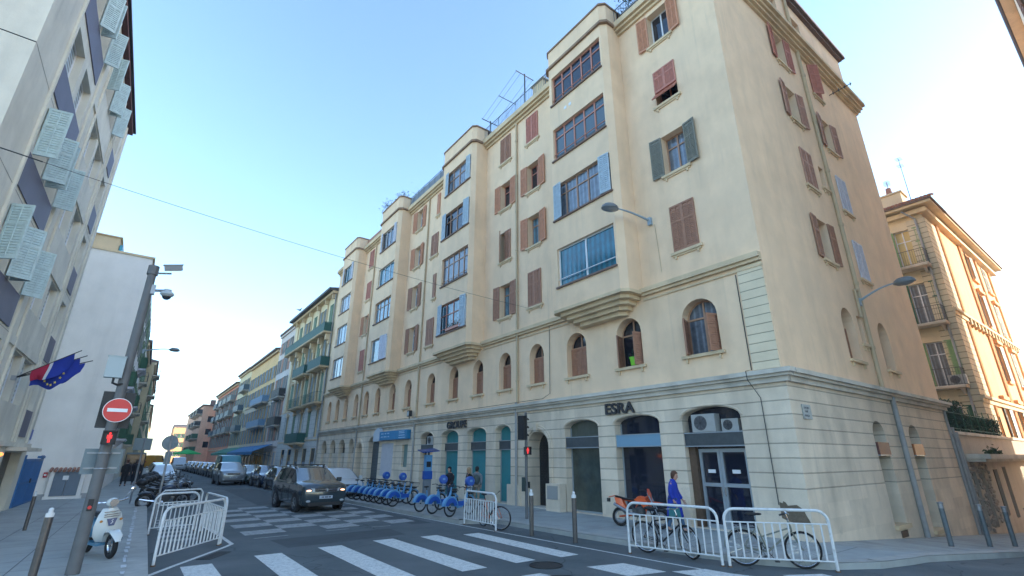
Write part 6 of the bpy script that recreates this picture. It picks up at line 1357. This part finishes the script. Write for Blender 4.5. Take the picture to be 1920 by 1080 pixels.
# white and blue scooter, close on the left, facing the camera
def scooter():
    wm = mat('scooter_white', (.62, .64, .62), .25, coat=.6); bm = mat('scooter_blue', (.06, .20, .32), .3, coat=.6)
    t = thing('vintage_scooter', 'white and pale blue vintage scooter parked on the left pavement behind the camera pole', 'scooter', (-13.82, 8.25, .12), R(-62))
    t.rotation_euler = (R(4), 0, R(-70))
    fw = wheel(t, .62, .24, .24, spokes=10, tr=.048, rimm=chrome); wheel(t, -.62, .24, .24, spokes=8, tr=.048, rimm=chrome)
    mb = MB(); mb.ring((.62, 0, .24), (0, 1, 0), .17, .016, 20, 5); mb.ring((.62, 0, .24), (0, 1, 0), .10, .014, 16, 5); mb.build('rim_trim', metal, t)
    mb = MB(); mb.loft([[Vector((.62+math.cos(a)*.30, w_*sy, .27+math.sin(a)*.27*(1 if abs(sy) < 1 else .9))) for sy in (-1, -.7, 0, .7, 1)] for a, w_ in ((PI*1.02, .05), (PI*.85, .08), (PI*.65, .10), (PI*.45, .10), (PI*.25, .09), (PI*.08, .04))], cap=False, closed=False); mb.build('front_fender', wm, t, smooth=True)
    mb = MB(); mb.loft([[Vector((.62+math.cos(a)*.305, s_*w_, .25+math.sin(a)*.25)) for s_ in (-1.02, -.98)] for a, w_ in ((PI*.95, .06), (PI*.75, .09), (PI*.5, .10), (PI*.25, .095), (PI*.1, .05))], cap=False, closed=False); mb.loft([[Vector((.62+math.cos(a)*.305, w_, .25+math.sin(a)*.2)), Vector((.62+math.cos(a)*.28, w_, .19+math.sin(a)*.2))] for a, w_ in ((PI*.95, .06), (PI*.75, .09), (PI*.5, .10), (PI*.25, .095), (PI*.1, .05))], cap=False, closed=False); mb.build('blue_trim', bm, t, smooth=True)
    # leg shield: curved sheet
    rings = []
    for z, hw, x in ((.30, .15, .34), (.42, .24, .40), (.6, .25, .42), (.8, .2, .40), (.93, .12, .37)):
        rings.append([Vector((x-.10*(sy**2), hw*sy, z)) for sy in (-1, -.6, -.2, .2, .6, 1)])
    mb = MB(); mb.loft(rings, cap=False, closed=False); mb.loft([[p-Vector((.03, 0, 0)) for p in r_] for r_ in rings], cap=False, closed=False); mb.build('leg_shield', wm, t, smooth=True)
    mb = MB(); mb.box(-.2, .38, -.19, .19, .24, .29); mb.build('footboard', bm, t)
    mb = MB(); mb.loft([[Vector((x, math.cos(2*PI*j/12)*wy, z+math.sin(2*PI*j/12)*wz)) for j in range(12)] for x, z, wy, wz in ((-.1, .5, .08, .16), (-.25, .52, .19, .2), (-.55, .5, .23, .2), (-.8, .5, .15, .14), (-.92, .5, .04, .05))]); mb.build('rear_body', bm, t, smooth=True)
    mb = MB(); mb.loft([[Vector((x, math.cos(2*PI*j/10)*wy, z+math.sin(2*PI*j/10)*.05)) for j in range(10)] for x, z, wy in ((0, .76, .08), (-.2, .79, .14), (-.6, .78, .14), (-.8, .76, .08))]); mb.build('seat', black, t, smooth=True)
    mb = MB(); mb.prism([(.425, -.09, .74), (.43, .09, .74), (.44, .045, .60), (.44, -.045, .60)], (.012, 0, 0)); e_ = mb.build('badge', mat('badge_navy', (.015, .05, .15), .3), t)
    mb = MB()
    mb.path([(.457, -.02, .64), (.457, .015, .67), (.457, -.01, .70), (.457, .02, .72)], .007, 4); mb.build('badge_emblem', signw, e_)
    mb = MB()
    for z in (.77, .81, .86): mb.box(.405, .43, -.14, .14, z, z+.018)
    mb.build('chrome_slat', chrome, t)
    mb = MB(); mb.tube((.3, 0, .85), (.26, 0, 1.02), .04); mb.path([(.12, -.34, 1.07), (.22, -.2, 1.05), (.28, 0, 1.04), (.22, .2, 1.05), (.12, .34, 1.07)], .017, 6); mb.build('handlebar', chrome, t, smooth='auto')
    mb = MB(); mb.ell((.31, 0, 1.04), .1, .11, .09, 14, 8); mb.build('headset', wm, t, smooth=True); mb = MB(); mb.disc((.41, 0, 1.04), (1, 0, 0), .075, .02, 18); mb.build('headlight', chrome, t)
    for s_ in (-1, 1): mb = MB(); mb.path([(.17, s_*.26, 1.06), (.2, s_*.3, 1.18), (.2, s_*.36, 1.24)], .007, 5); mb.ell((.2, s_*.38, 1.26), .012, .055, .055, 12, 6); mb.build('mirror', chrome, t, smooth=True)
    for s_ in (-1, 1): mb = MB(); mb.ell((.405, s_*.17, .70), .02, .03, .025, 8, 5); mb.build('indicator', mat('amber_lens', (.5, .2, .03), .3), t)
    mb = MB(); mb.tube((.42, .07, .5), (.60, .09, .24), .02); mb.build('suspension_arm', chrome, t)
    return t
scooter()
# ---- cars
def car(name, label, cm, loc, rz, kind='suv', L_=4.45, W_=1.82, H_=1.66, group=None, lights=False, roof_rails=False):
    t = thing(name, label, 'van' if kind == 'van' else 'car', loc, rz, group)
    T = {'suv': [(-2.22, .40, .72, .76, .64, .79), (-2.17, .26, .83, .90, .72, .95), (-2.0, .22, .90, .98, .78, 1.04), (-1.4, .22, .92, 1.03, .82, 1.11), (-1.08, .22, .92, 1.06, .82, 1.15), (-.28, .22, .92, 1.08, .68, 1.58), (.2, .22, .92, 1.09, .70, 1.66), (1.2, .22, .92, 1.10, .69, 1.66), (1.86, .22, .91, 1.11, .67, 1.60), (2.14, .28, .89, 1.09, .74, 1.17), (2.22, .35, .84, 1.0, .72, 1.02)],
         'hatch': [(-2.22, .38, .64, .62, .58, .64), (-2.14, .24, .78, .74, .68, .78), (-1.9, .2, .88, .82, .74, .86), (-1.3, .2, .91, .88, .78, .95), (-.95, .2, .91, .92, .78, .99), (-.15, .2, .91, .95, .60, 1.42), (.4, .2, .91, .95, .61, 1.48), (1.2, .2, .91, .97, .60, 1.45), (1.85, .22, .89, .98, .58, 1.30), (2.12, .28, .85, .96, .64, 1.02), (2.22, .35, .78, .88, .62, .9)],
         'van': [(-2.22, .42, .7, .75, .62, .78), (-2.14, .26, .84, .95, .74, 1.0), (-1.95, .22, .90, 1.02, .78, 1.1), (-1.7, .22, .92, 1.08, .8, 1.18), (-1.45, .22, .92, 1.12, .8, 1.25), (-.95, .22, .92, 1.15, .78, 1.86), (-.4, .22, .92, 1.15, .8, 1.95), (1.0, .22, .92, 1.15, .8, 1.97), (2.0, .22, .92, 1.15, .8, 1.95), (2.18, .28, .90, 1.12, .8, 1.9), (2.22, .35, .88, 1.1, .78, 1.7)]}[kind]
    hz = {'suv': 1.65, 'hatch': 1.48, 'van': 1.97}[kind]; sx = W_/1.84; sy = L_/4.44; sz = H_/hz
    rings = []
    for (y, zb, w_, zbelt, wr, zr) in T:
        zm = (zb+zbelt)/2
        half = [(0, zb), (w_*.88, zb), (w_*.98, zb+.1), (w_, zm), (w_*.985, zbelt-.06), (w_*.95, zbelt), (wr, zr-.03), (wr*.85, zr), (0, zr+.02)]
        full = half+[(-x, z) for x, z in half[-2:0:-1]]
        rings.append([Vector((x*sx, y*sy, z*sz)) for x, z in full])
    mb = MB(); mb.loft(rings); me = mb.build('body', cm, t, smooth=True); me.data.set_sharp_from_angle(angle=R(52))
    gs = mat('car_glass', (.006, .010, .013), .05, spec=.6)
    def G_(i, j): return rings[i][j]
    def pane(nm, pts, off, parent=t):
        c = sum(pts, Vector())/len(pts); n = (pts[1]-pts[0]).cross(pts[2]-pts[0]).normalized()
        if n.dot(off) < 0: n = -n
        mb = MB(); mb.quad(*[c+(p-c)*.90+n*.012 for p in pts]); return mb.build(nm, gs, parent)
    nn = len(rings[0])
    pane('windscreen', [G_(4, 6), G_(4, nn-6), G_(5, nn-6), G_(5, 6)], Vector((0, -1, 1)))
    pane('rear_window', [G_(8, 6), G_(8, nn-6), G_(9, nn-6), G_(9, 6)], Vector((0, 1, 1)))
    segs = ((4, 5), (5, 6), (6, 7), (7, 8)) if kind != 'van' else ((4, 5), (5, 6))
    for s_, (lo, hi) in ((1, (5, 6)), (-1, (nn-5, nn-6))):
        for a, b_ in segs: pane('side_window', [G_(a, lo), G_(b_, lo), G_(b_, hi), G_(a, hi)], Vector((s_, 0, .2)))
    r_ = .335 if kind != 'hatch' else .31
    for y in (-1.38*sy, 1.32*sy):
        for s_ in (-1, 1):
            x = s_*(W_/2-.10)
            mb = MB(); mb.disc((s_*(W_/2-.055), y, r_+.01), (1, 0, 0), r_+.065, .13, 24); mb.build('wheel_arch', black, t)
            mb = MB(); mb.tube((x-s_*.1, y, r_), (x+s_*.108, y, r_), r_, n=24); w0 = mb.build('wheel', rubber, t, smooth='auto')
            mb = MB(); c = x+s_*.112; mb.disc((c, y, r_), (1, 0, 0), r_*.62, .006, 20); mb.build('rim_disc', dmetal, w0)
            mb = MB(); mb.ring((c, y, r_), (1, 0, 0), r_*.62, .012, 20, 4)
            for k in range(5): a = 2*PI*k/5; mb.tube((c, y, r_), (c, y+math.cos(a)*r_*.6, r_+math.sin(a)*r_*.6), .022, n=5)
            mb.build('rim', silv, w0)
    hw = W_/2; fy = T[1][0]*sy; zt = T[1][3]*sz
    for s_ in (-1, 1):
        mb = MB(); mb.prism([(s_*hw*.92, fy+.17, zt-.12), (s_*hw*.90, fy+.12, zt+.0), (s_*hw*.50, fy-.035, zt-.02), (s_*hw*.48, fy-.05, zt-.13)], (0, -.045, 0)); h = mb.build('headlight', mat('headlight_glass', (.42, .45, .48), .15, spec=.9), t)
        if lights: mb = MB(); mb.ell((s_*hw*.72, fy-.03, zt-.10), .11, .03, .035, 10, 5); mb.build('lit_lamp', mat('warm_headlamp', (1, .55, .32), .4, emit=.6 if s_ < 0 else .02), h)
        mb = MB(); mb.box(s_*(hw+.13)-.1, s_*(hw+.13)+.08, T[4][0]*sy+.28, T[4][0]*sy+.40, T[4][3]*sz+.0, T[4][3]*sz+.17); mb.build('mirror', cm if kind != 'van' else black, t)
        mb = MB(); mb.box(s_*hw*.55, s_*hw*.9, T[9][0]*sy-.02, T[9][0]*sy+.09, T[9][3]*sz-.25, T[9][3]*sz-.03); mb.build('tail_light', mat('tail_red', (.3, .01, .01), .3), t)
        mb = MB(); mb.ell((s_*hw*.72, fy-.07, .42*sz), .09, .03, .045, 8, 5); mb.build('fog_light', mat('headlight_glass'), t)
    mb = MB(); mb.prism([(-hw*.46, fy-.075, zt-.15), (hw*.46, fy-.075, zt-.15), (hw*.48, fy-.06, zt-.02), (-hw*.48, fy-.06, zt-.02)], (0, -.025, 0)); g = mb.build('grille', black, t)
    mb = MB(); mb.box(-hw*.47, hw*.47, fy-.105, fy-.09, zt-.075, zt-.06); mb.box(-hw*.47, hw*.47, fy-.105, fy-.09, zt-.15, zt-.14); mb.build('grille_bar', chrome, g)
    mb = MB(); mb.ring((0, fy-.11, zt-.08), (0, 1, 0), .055, .009, 18, 5); mb.path([(-.035, fy-.112, zt-.05), (-.012, fy-.112, zt-.115), (0, fy-.112, zt-.08), (.012, fy-.112, zt-.115), (.035, fy-.112, zt-.05)], .006, 4); mb.build('emblem', chrome, g)
    mb = MB(); mb.box(-hw*.7, hw*.7, fy-.05, fy+.1, .24*sz, .36*sz); mb.build('lower_bumper', black, t)
    mb = MB(); mb.box(-.26, .26, fy-.12, fy-.1, .50*sz, .61*sz); pl_ = mb.build('number_plate', mat('plate_white', (.45, .50, .58), .4), t)
    mb = MB(); [mb.box(-.17+k*.055, -.14+k*.055, fy-.123, fy-.12, .525*sz, .585*sz) for k in (0, 1, 2.4, 3.2, 4, 5.2, 6)]; mb.build('plate_characters', black, pl_)
    mb = MB()
    for s_ in (-1, 1):
        for y in (-.45, .42): mb.box(s_*hw-.012, s_*hw+.002, y*sy, y*sy+.012, .35*sz, .95*sz); mb.box(s_*(hw-.002)-.01, s_*(hw-.002)+.02, y*sy+.6, y*sy+.78, .86*sz, .885*sz)
    mb.build('door_seam', black, t)
    if roof_rails:
        mb = MB()
        for s_ in (-1, 1): mb.path([(s_*.62, -.35, H_-.07), (s_*.62, -.25, H_+.02), (s_*.61, 1.3, H_+.02), (s_*.61, 1.5, H_-.05)], .018, 6)
        mb.build('roof_rail', chrome, t, smooth='auto')
        mb = MB()
        for y in (.1, .9): mb.box(-.66, .66, y-.035, y+.035, H_+.06, H_+.10); [mb.box(s_*.6-.03, s_*.6+.03, y-.04, y+.04, H_-.02, H_+.07) for s_ in (-1, 1)]
        mb.build('roof_bar', black, t)
    return t
cg = mat('dark_grey_car_paint', (.038, .055, .066), .22, metal=.3, coat=.9); cw = mat('white_car_paint', (.50, .54, .57), .25, coat=.6); cs = mat('silver_car_paint', (.28, .31, .34), .3, metal=.5, coat=.6); ck = mat('black_car_paint', (.012, .015, .02), .2, coat=.8); ct = mat('teal_van_paint', (.02, .22, .26), .3, coat=.5); cb = mat('navy_car_paint', (.012, .03, .07), .22, coat=.8); cy = mat('yellow_van_paint', (.55, .28, .03), .4); cgr = mat('green_grey_car_paint', (.05, .08, .075), .25, coat=.8)
car('grey_suv', 'dark grey SUV with roof bars and lit headlamps driving towards the crossing', cg, (-7.2, 17.5, .003), R(3), 'suv', 4.45, 1.86, 1.66, lights=True, roof_rails=True)
PK = 'cars parked along the right kerb'
car('parked_car', 'white car parked behind the grey SUV', cw, (-4.1, 22.9, .003), R(-2), 'hatch', 4.1, 1.8, 1.5, PK)
car('parked_car', 'black car parked just left of the grey SUV', ck, (-4.95, 31.6, .003), R(2), 'hatch', 4.2, 1.8, 1.48, PK)
car('parked_car', 'navy car second in line left of the grey SUV', cb, (-5.0, 36.6, .003), R(1), 'hatch', 4.2, 1.8, 1.5, PK)
car('parked_car', 'green grey car parked beside the silver people carrier', cgr, (-5.2, 41.8, .003), R(1), 'hatch', 4.0, 1.75, 1.48, PK)
car('people_carrier', 'silver grey people carrier driving up behind the grey SUV', cs, (-6.9, 42.0, .003), R(1), 'suv', 4.5, 1.84, 1.68)
car('parked_van', 'teal van parked beyond the silver people carrier', ct, (-5.6, 52.5, .003), R(1), 'van', 5.0, 1.95, 2.3, PK)
lab = ['dark car parked right in front of the teal van', 'dark grey car parked first beyond the teal van', 'black car parked second beyond the teal van', 'silver car parked third beyond the teal van', 'navy car parked fourth beyond the teal van', 'dark car parked fifth beyond the teal van', 'pale car parked sixth beyond the teal van', 'dark car parked seventh beyond the teal van']
for i, (y, m_) in enumerate(((47.2, cb), (58.2, cg), (63.4, ck), (68.6, cs), (73.8, cb), (79, ck), (84.2, cw), (89.4, cg))):
    car('parked_car', lab[i], m_, (-5.6, y, .003), R(1), 'hatch', 4.2, 1.78, 1.5, PK)
car('white_van', 'white van driving in the middle distance', cw, (-7.3, 92, .003), 0, 'van', 5.0, 1.95, 2.1); car('yellow_van', 'yellow van far down the street beside the white van', cy, (-9.6, 118, .003), R(160), 'van', 5.5, 2.0, 2.5)
for i, (y, m_, lb) in enumerate(((44, cw, 'white car parked on the left beyond the motorbikes'), (49.5, cs, 'silver car second on the left beyond the motorbikes'), (55, cw, 'white car third on the left beyond the motorbikes'), (61, ck, 'dark car fourth on the left beyond the motorbikes'), (67, cw, 'pale car fifth on the left beyond the motorbikes'))):
    car('parked_car', lb, m_, (-11.4+.02*(y-44), y, .003), R(1), 'hatch', 4.2, 1.78, 1.5, 'cars parked along the left kerb')
# ---- people
def skinmesh(name, pts, edges, radii, m, parent, sub=2, root=0):
    me = bpy.data.meshes.new(name); me.from_pydata(pts, edges, []); o = bpy.data.objects.new(name, me); COL.objects.link(o)
    md = o.modifiers.new('s', 'SKIN'); md.use_smooth_shade = True
    for i, r_ in enumerate(radii):
        v = me.skin_vertices[0].data[i]; v.radius = r_ if isinstance(r_, tuple) else (r_, r_); v.use_root = (i == root)
    sb_ = o.modifiers.new('u', 'SUBSURF'); sb_.levels = sub; sb_.render_levels = sub
    bpy.context.view_layer.update()
    me2 = bpy.data.meshes.new_from_object(o.evaluated_get(bpy.context.evaluated_depsgraph_get())); bpy.data.objects.remove(o)
    me2.name = name; me2.materials.clear(); me2.materials.append(m); me2.shade_smooth()
    return put(name, me2, parent)
def person(label, loc, rz, h=1.68, coat=None, coat_len=0, top=blackc, legs=jeans, hair=hair_b, long_hair=False, hood=False, stride=.25, arms=((.05, .0), (-.05, 0)), pack=None, bag=None, group=None, head_down=.0):
    """figure faces local +x"""
    s = h/1.75; t = thing('person', label, 'person', loc, rz, group)
    def V(x, y, z): return (x*s, y*s, z*s)
    hx = .02+head_down
    P = [V(0, 0, .96), V(0, 0, 1.12), V(0, 0, 1.32), V(0, 0, 1.46), V(hx*.5, 0, 1.53), V(hx, 0, 1.60)]
    Rr = [(.125, .155), (.10, .13), (.11, .165), (.06, .09), (.05, .05), (.06, .06)]
    E = [(0, 1), (1, 2), (2, 3), (3, 4), (4, 5)]
    legsP = []
    for sd, st in ((1, stride), (-1, -stride)):
        b0 = len(P); hip = V(0, .09*sd, .90); kn = V(st*.5+.03, .10*sd, .50); an = V(st*.95 if st > 0 else st*1.05, .10*sd, .09 if st > -.01 else .13); toe = V((st*.95 if st > 0 else st*1.05)+.15, .12*sd, .04)
        P += [hip, kn, an, toe]; Rr += [.088*s, .058*s, .042*s, .035*s]; E += [(0, b0), (b0, b0+1), (b0+1, b0+2), (b0+2, b0+3)]; legsP.append((hip, kn, an, toe))
    armP = []
    for sd, (sw, bend) in ((1, arms[0]), (-1, arms[1])):
        b0 = len(P); sh_ = V(0, .19*sd, 1.42); el = V(sw*.6-.03, .235*sd, 1.14); wr_ = V(sw+bend, .225*sd, .90+bend*.6); 
        P += [sh_, el, wr_]; Rr += [.036*s, .036*s, .027*s]; E += [(3, b0), (b0, b0+1), (b0+1, b0+2)]; armP.append((sh_, el, wr_))
        # palm, thumb and four fingers, slightly curled
        w0 = Vector(wr_); d = (w0-Vector(el)).normalized(); f_ = Vector((1, 0, 0)); f_ = (f_-d*f_.dot(d)).normalized(); inn = d.cross(f_)*(-sd)
        pi_ = len(P); P.append(tuple(w0+d*.05*s)); Rr.append((.034*s, .02*s)); E.append((b0+2, pi_))
        for q, (o_, ln) in enumerate(((.03, .07), (.010, .08), (-.010, .075), (-.03, .06))):
            k0 = len(P); P.append(tuple(w0+d*.095*s+f_*o_*s)); P.append(tuple(w0+d*(.095+ln*.55)*s+f_*o_*s+inn*.008*s)); P.append(tuple(w0+d*(.095+ln)*s+f_*o_*s+inn*.03*s)); Rr += [.010*s, .009*s, .007*s]; E += [(pi_, k0), (k0, k0+1), (k0+1, k0+2)]
        k0 = len(P); P.append(tuple(w0+d*.045*s+f_*.045*s)); P.append(tuple(w0+d*.09*s+f_*.06*s+inn*.015*s)); Rr += [.011*s, .008*s]; E += [(pi_, k0), (k0, k0+1)]
    Rr = [tuple(v*s for v in r_) if isinstance(r_, tuple) and i < 6 else r_ for i, r_ in enumerate(Rr)]
    skinmesh('body', P, E, Rr, skin, t, 1)
    # head
    hc = Vector(V(hx+.02, 0, 1.65)); tilt = Matrix.Rotation(R(8)+head_down*3, 3, 'Y')
    rings = []
    for z, rx, ry, ox in ((-.125, .03, .03, .035), (-.11, .05, .045, .03), (-.08, .07, .058, .018), (-.04, .085, .068, .006), (0, .094, .075, 0), (.04, .096, .077, -.004), (.08, .085, .07, -.01), (.11, .055, .048, -.012), (.122, .02, .02, -.012)):
        rings.append([hc+tilt @ (Vector((ox+rx*math.cos(2*PI*j/14), ry*math.sin(2*PI*j/14), z))*s) for j in range(14)])
    mb = MB(); mb.loft(rings); 
    def hp(x, y, z): return hc+tilt @ (Vector((x, y, z))*s)
    mb.loft([[hp(.088, -.012, .015), hp(.088, .012, .015), hp(.094, 0, .02)], [hp(.094, -.018, -.03), hp(.094, .018, -.03), hp(.118, 0, -.028)], [hp(.085, -.014, -.042), hp(.085, .014, -.042), hp(.1, 0, -.042)]])
    for s_ in (-1, 1): mb.ell(hp(-.005, s_*.077, -.01), .02*s, .01*s, .03*s, 8, 5)
    hd = mb.build('head', skin, t, smooth='auto')
    mb = MB()
    for s_ in (-1, 1): mb.ell(hp(.083, s_*.03, .012), .012*s, .014*s, .009*s, 8, 5)
    mb.build('eye', mat('eye_dark', (.03, .02, .015), .3), hd); mb = MB(); mb.ell(hp(.09, 0, -.065), .01*s, .024*s, .006*s, 8, 4); mb.build('mouth', mat('lip', (.35, .10, .09), .6), hd)
    # hair / hood
    mb = MB(); hr = []
    for z, k in ((-.11 if not long_hair else -.3, .72 if not long_hair else .9), (-.06, 1.0), (0, 1.16), (.05, 1.2), (.1, 1.05), (.135, .6), (.148, .12)):
        ring_ = []
        for j in range(16):
            a = 2*PI*j/16; x = .098*k*math.cos(a)-.018; y = .084*k*math.sin(a)
            if z < .055 and math.cos(a) > .25 and not (hood and z < -.05): x = min(x, .015+z*.3)
            ring_.append(hp(x+rnd.uniform(-.003, .003), y*1.0, z+rnd.uniform(-.004, .004)))
        hr.append(ring_)
    mb.loft(hr); mb.build('hood' if hood else 'hair', blackc if hood else hair, hd, smooth=True)
    # clothes: trousers, shoes, top, sleeves
    off = [(0, 1), (0, 2), (2, 3), (3, 4), (1, 5), (5, 6)]
    PP = [V(0, 0, .96), V(0, .09, .90), V(0, -.09, .90)]
    tp = [V(0, 0, .98), legsP[0][0], legsP[1][0], legsP[0][1], legsP[1][1], tuple(Vector(legsP[0][2])+Vector((0, 0, .02))), tuple(Vector(legsP[1][2])+Vector((0, 0, .02)))]
    skinmesh('trousers', tp, [(0, 1), (0, 2), (1, 3), (2, 4), (3, 5), (4, 6)], [(.135*s, .16*s), .098*s, .098*s, .068*s, .068*s, .056*s, .056*s], legs, t, 1)
    mb = MB()
    for lp in legsP: a = Vector(lp[2]); b_ = Vector(lp[3]); mb.ell((a+b_)/2+Vector((0, 0, -.02*s)), .135*s, .05*s, .042*s, 12, 6)
    mb.build('shoe', shoe, t, smooth=True)
    cm = coat or top
    zb = (.96-coat_len)*s
    rg = []
    for z, rx, ry in ((zb, .15+coat_len*.22, .19+coat_len*.2), (zb+.1*s, .155+coat_len*.17, .19+coat_len*.15), (.98*s if coat_len else zb+.14*s, .145+coat_len*.1, .18+coat_len*.06), (1.15*s, .13, .165), (1.32*s, .14, .20), (1.40*s, .13, .215), (1.45*s, .11, .19), (1.49*s, .085, .12), (1.55*s if coat else 1.51*s, .07, .078)):
        lean = .02*(z/s-1)
        rg.append([Vector(((rx*math.cos(2*PI*j/20))*s+lean, ry*s*math.sin(2*PI*j/20), z+(.008*math.sin(5*2*PI*j/20) if z < 1.0 else 0))) for j in range(20)])
    mb = MB(); mb.loft(rg); mb.build('coat' if coat else 'jacket', cm, t, smooth=True)
    for sh_, el, wr_ in armP:
        e2 = Vector(wr_)+(Vector(el)-Vector(wr_))*.05
        skinmesh('sleeve', [sh_, el, tuple(e2)], [(0, 1), (1, 2)], [.095*s, .074*s, .060*s], cm, t, 1)
    if pack: mb = MB(); mb.ell((-.2*s, 0, 1.2*s), .12*s, .17*s, .23*s, 12, 8); mb.build('backpack', pack, t, smooth=True); 
    if bag:
        w_ = Vector(armP[1][2])+Vector((0, -.02, -.12)); b2 = thing('handbag', 'teal bag held by the woman in the blue coat', 'bag', (0, 0, 0)); m_ = Matrix.Translation(Vector(loc)) @ Matrix.Rotation(rz, 4, 'Z'); b2.location = m_ @ (w_+Vector((0, 0, -.3))); b2.rotation_euler = (0, 0, rz)
        mb = MB(); mb.prism([(-.16, -.04, 0), (.16, -.04, 0), (.13, -.04, .24), (-.13, -.04, .24)], (0, .08, 0)); mb.build('bag_body', bag, b2); mb = MB(); mb.path([(-.09, 0, .24), (-.05, 0, .33), (.05, 0, .33), (.09, 0, .24)], .008, 5); mb.build('handle', black, b2)
    return t
person('woman with short brown hair in a long blue coat walking past the dark shop window', (-1.35, 2.92, .12), R(-68), 1.54, coat=coatm, coat_len=.5, hair=hair_b, stride=.22, arms=((.16, .05), (-.02, .06)), head_down=.05, bag=mat('teal_bag', (.02, .14, .15), .6))
person('man in a black hooded jacket and jeans standing over the share bikes', (-2.35, 13.6, .12), R(205), 1.52, top=mat('black_jacket', (.015, .013, .017), .9), hair=hair_b, hood=True, stride=.1, arms=((.22, .1), (.18, .1)), head_down=.04)
person('person with long light hair standing behind a blue docking terminal', (-1.75, 13.0, .12), R(120), 1.5, top=blackc, hair=hair_bl, long_hair=True, stride=.06, legs=blackc)
person('dark haired man with a grey backpack by the teal window', (-1.35, 13.0, .12), R(50), 1.53, top=mat('grey_hoodie', (.16, .19, .21), .9), legs=mat('beige_trousers', (.26, .21, .16), .9), hair=mat('black_hair', (.015, .012, .012), .7), stride=.08, pack=mat('backpack_grey', (.06, .08, .08), .8))
person('pedestrian in dark clothes walking away on the left pavement', (-13.75, 40, .12), R(95), 1.75, top=blackc, legs=blackc, stride=.25); person('second pedestrian in dark clothes further along the left pavement', (-13.1, 42.5, .12), R(95), 1.75, top=blackc, legs=mat('dark_trousers', (.02, .025, .035), .9), stride=.2)
t = thing('bus_shelter', 'small dark glazed street kiosk on the left pavement beyond the motorbikes', 'kiosk', (-13.3, 50, .12)); mb = MB(); mb.box(-.7, .7, -.6, .6, 2.2, 2.35); mb.build('roof', mat('sign_back_grey'), t); mb = MB(); mb.box(-.65, .65, -.55, .55, 0, 2.2); mb.build('glass', g_dark, t); mb = MB(); [mb.tube((x, y, 0), (x, y, 2.2), .04) for x in (-.68, .68) for y in (-.58, .58)]; mb.build('post', dmetal, t)
# thin air between the near and the far things
mb = MB(); mb.box(-320, 420, -260, 620, -6.2, 34)
hz = mat('haze_air'); hz.node_tree.nodes.clear(); n1 = hz.node_tree.nodes.new('ShaderNodeVolumePrincipled'); n2 = hz.node_tree.nodes.new('ShaderNodeOutputMaterial')
n1.inputs['Density'].default_value = .0007; n1.inputs['Color'].default_value = (.86, .90, .95, 1); n1.inputs['Anisotropy'].default_value = .3
hz.node_tree.links.new(n1.outputs[0], n2.inputs['Volume'])
h = mb.build('haze', hz); h['kind'] = 'stuff'
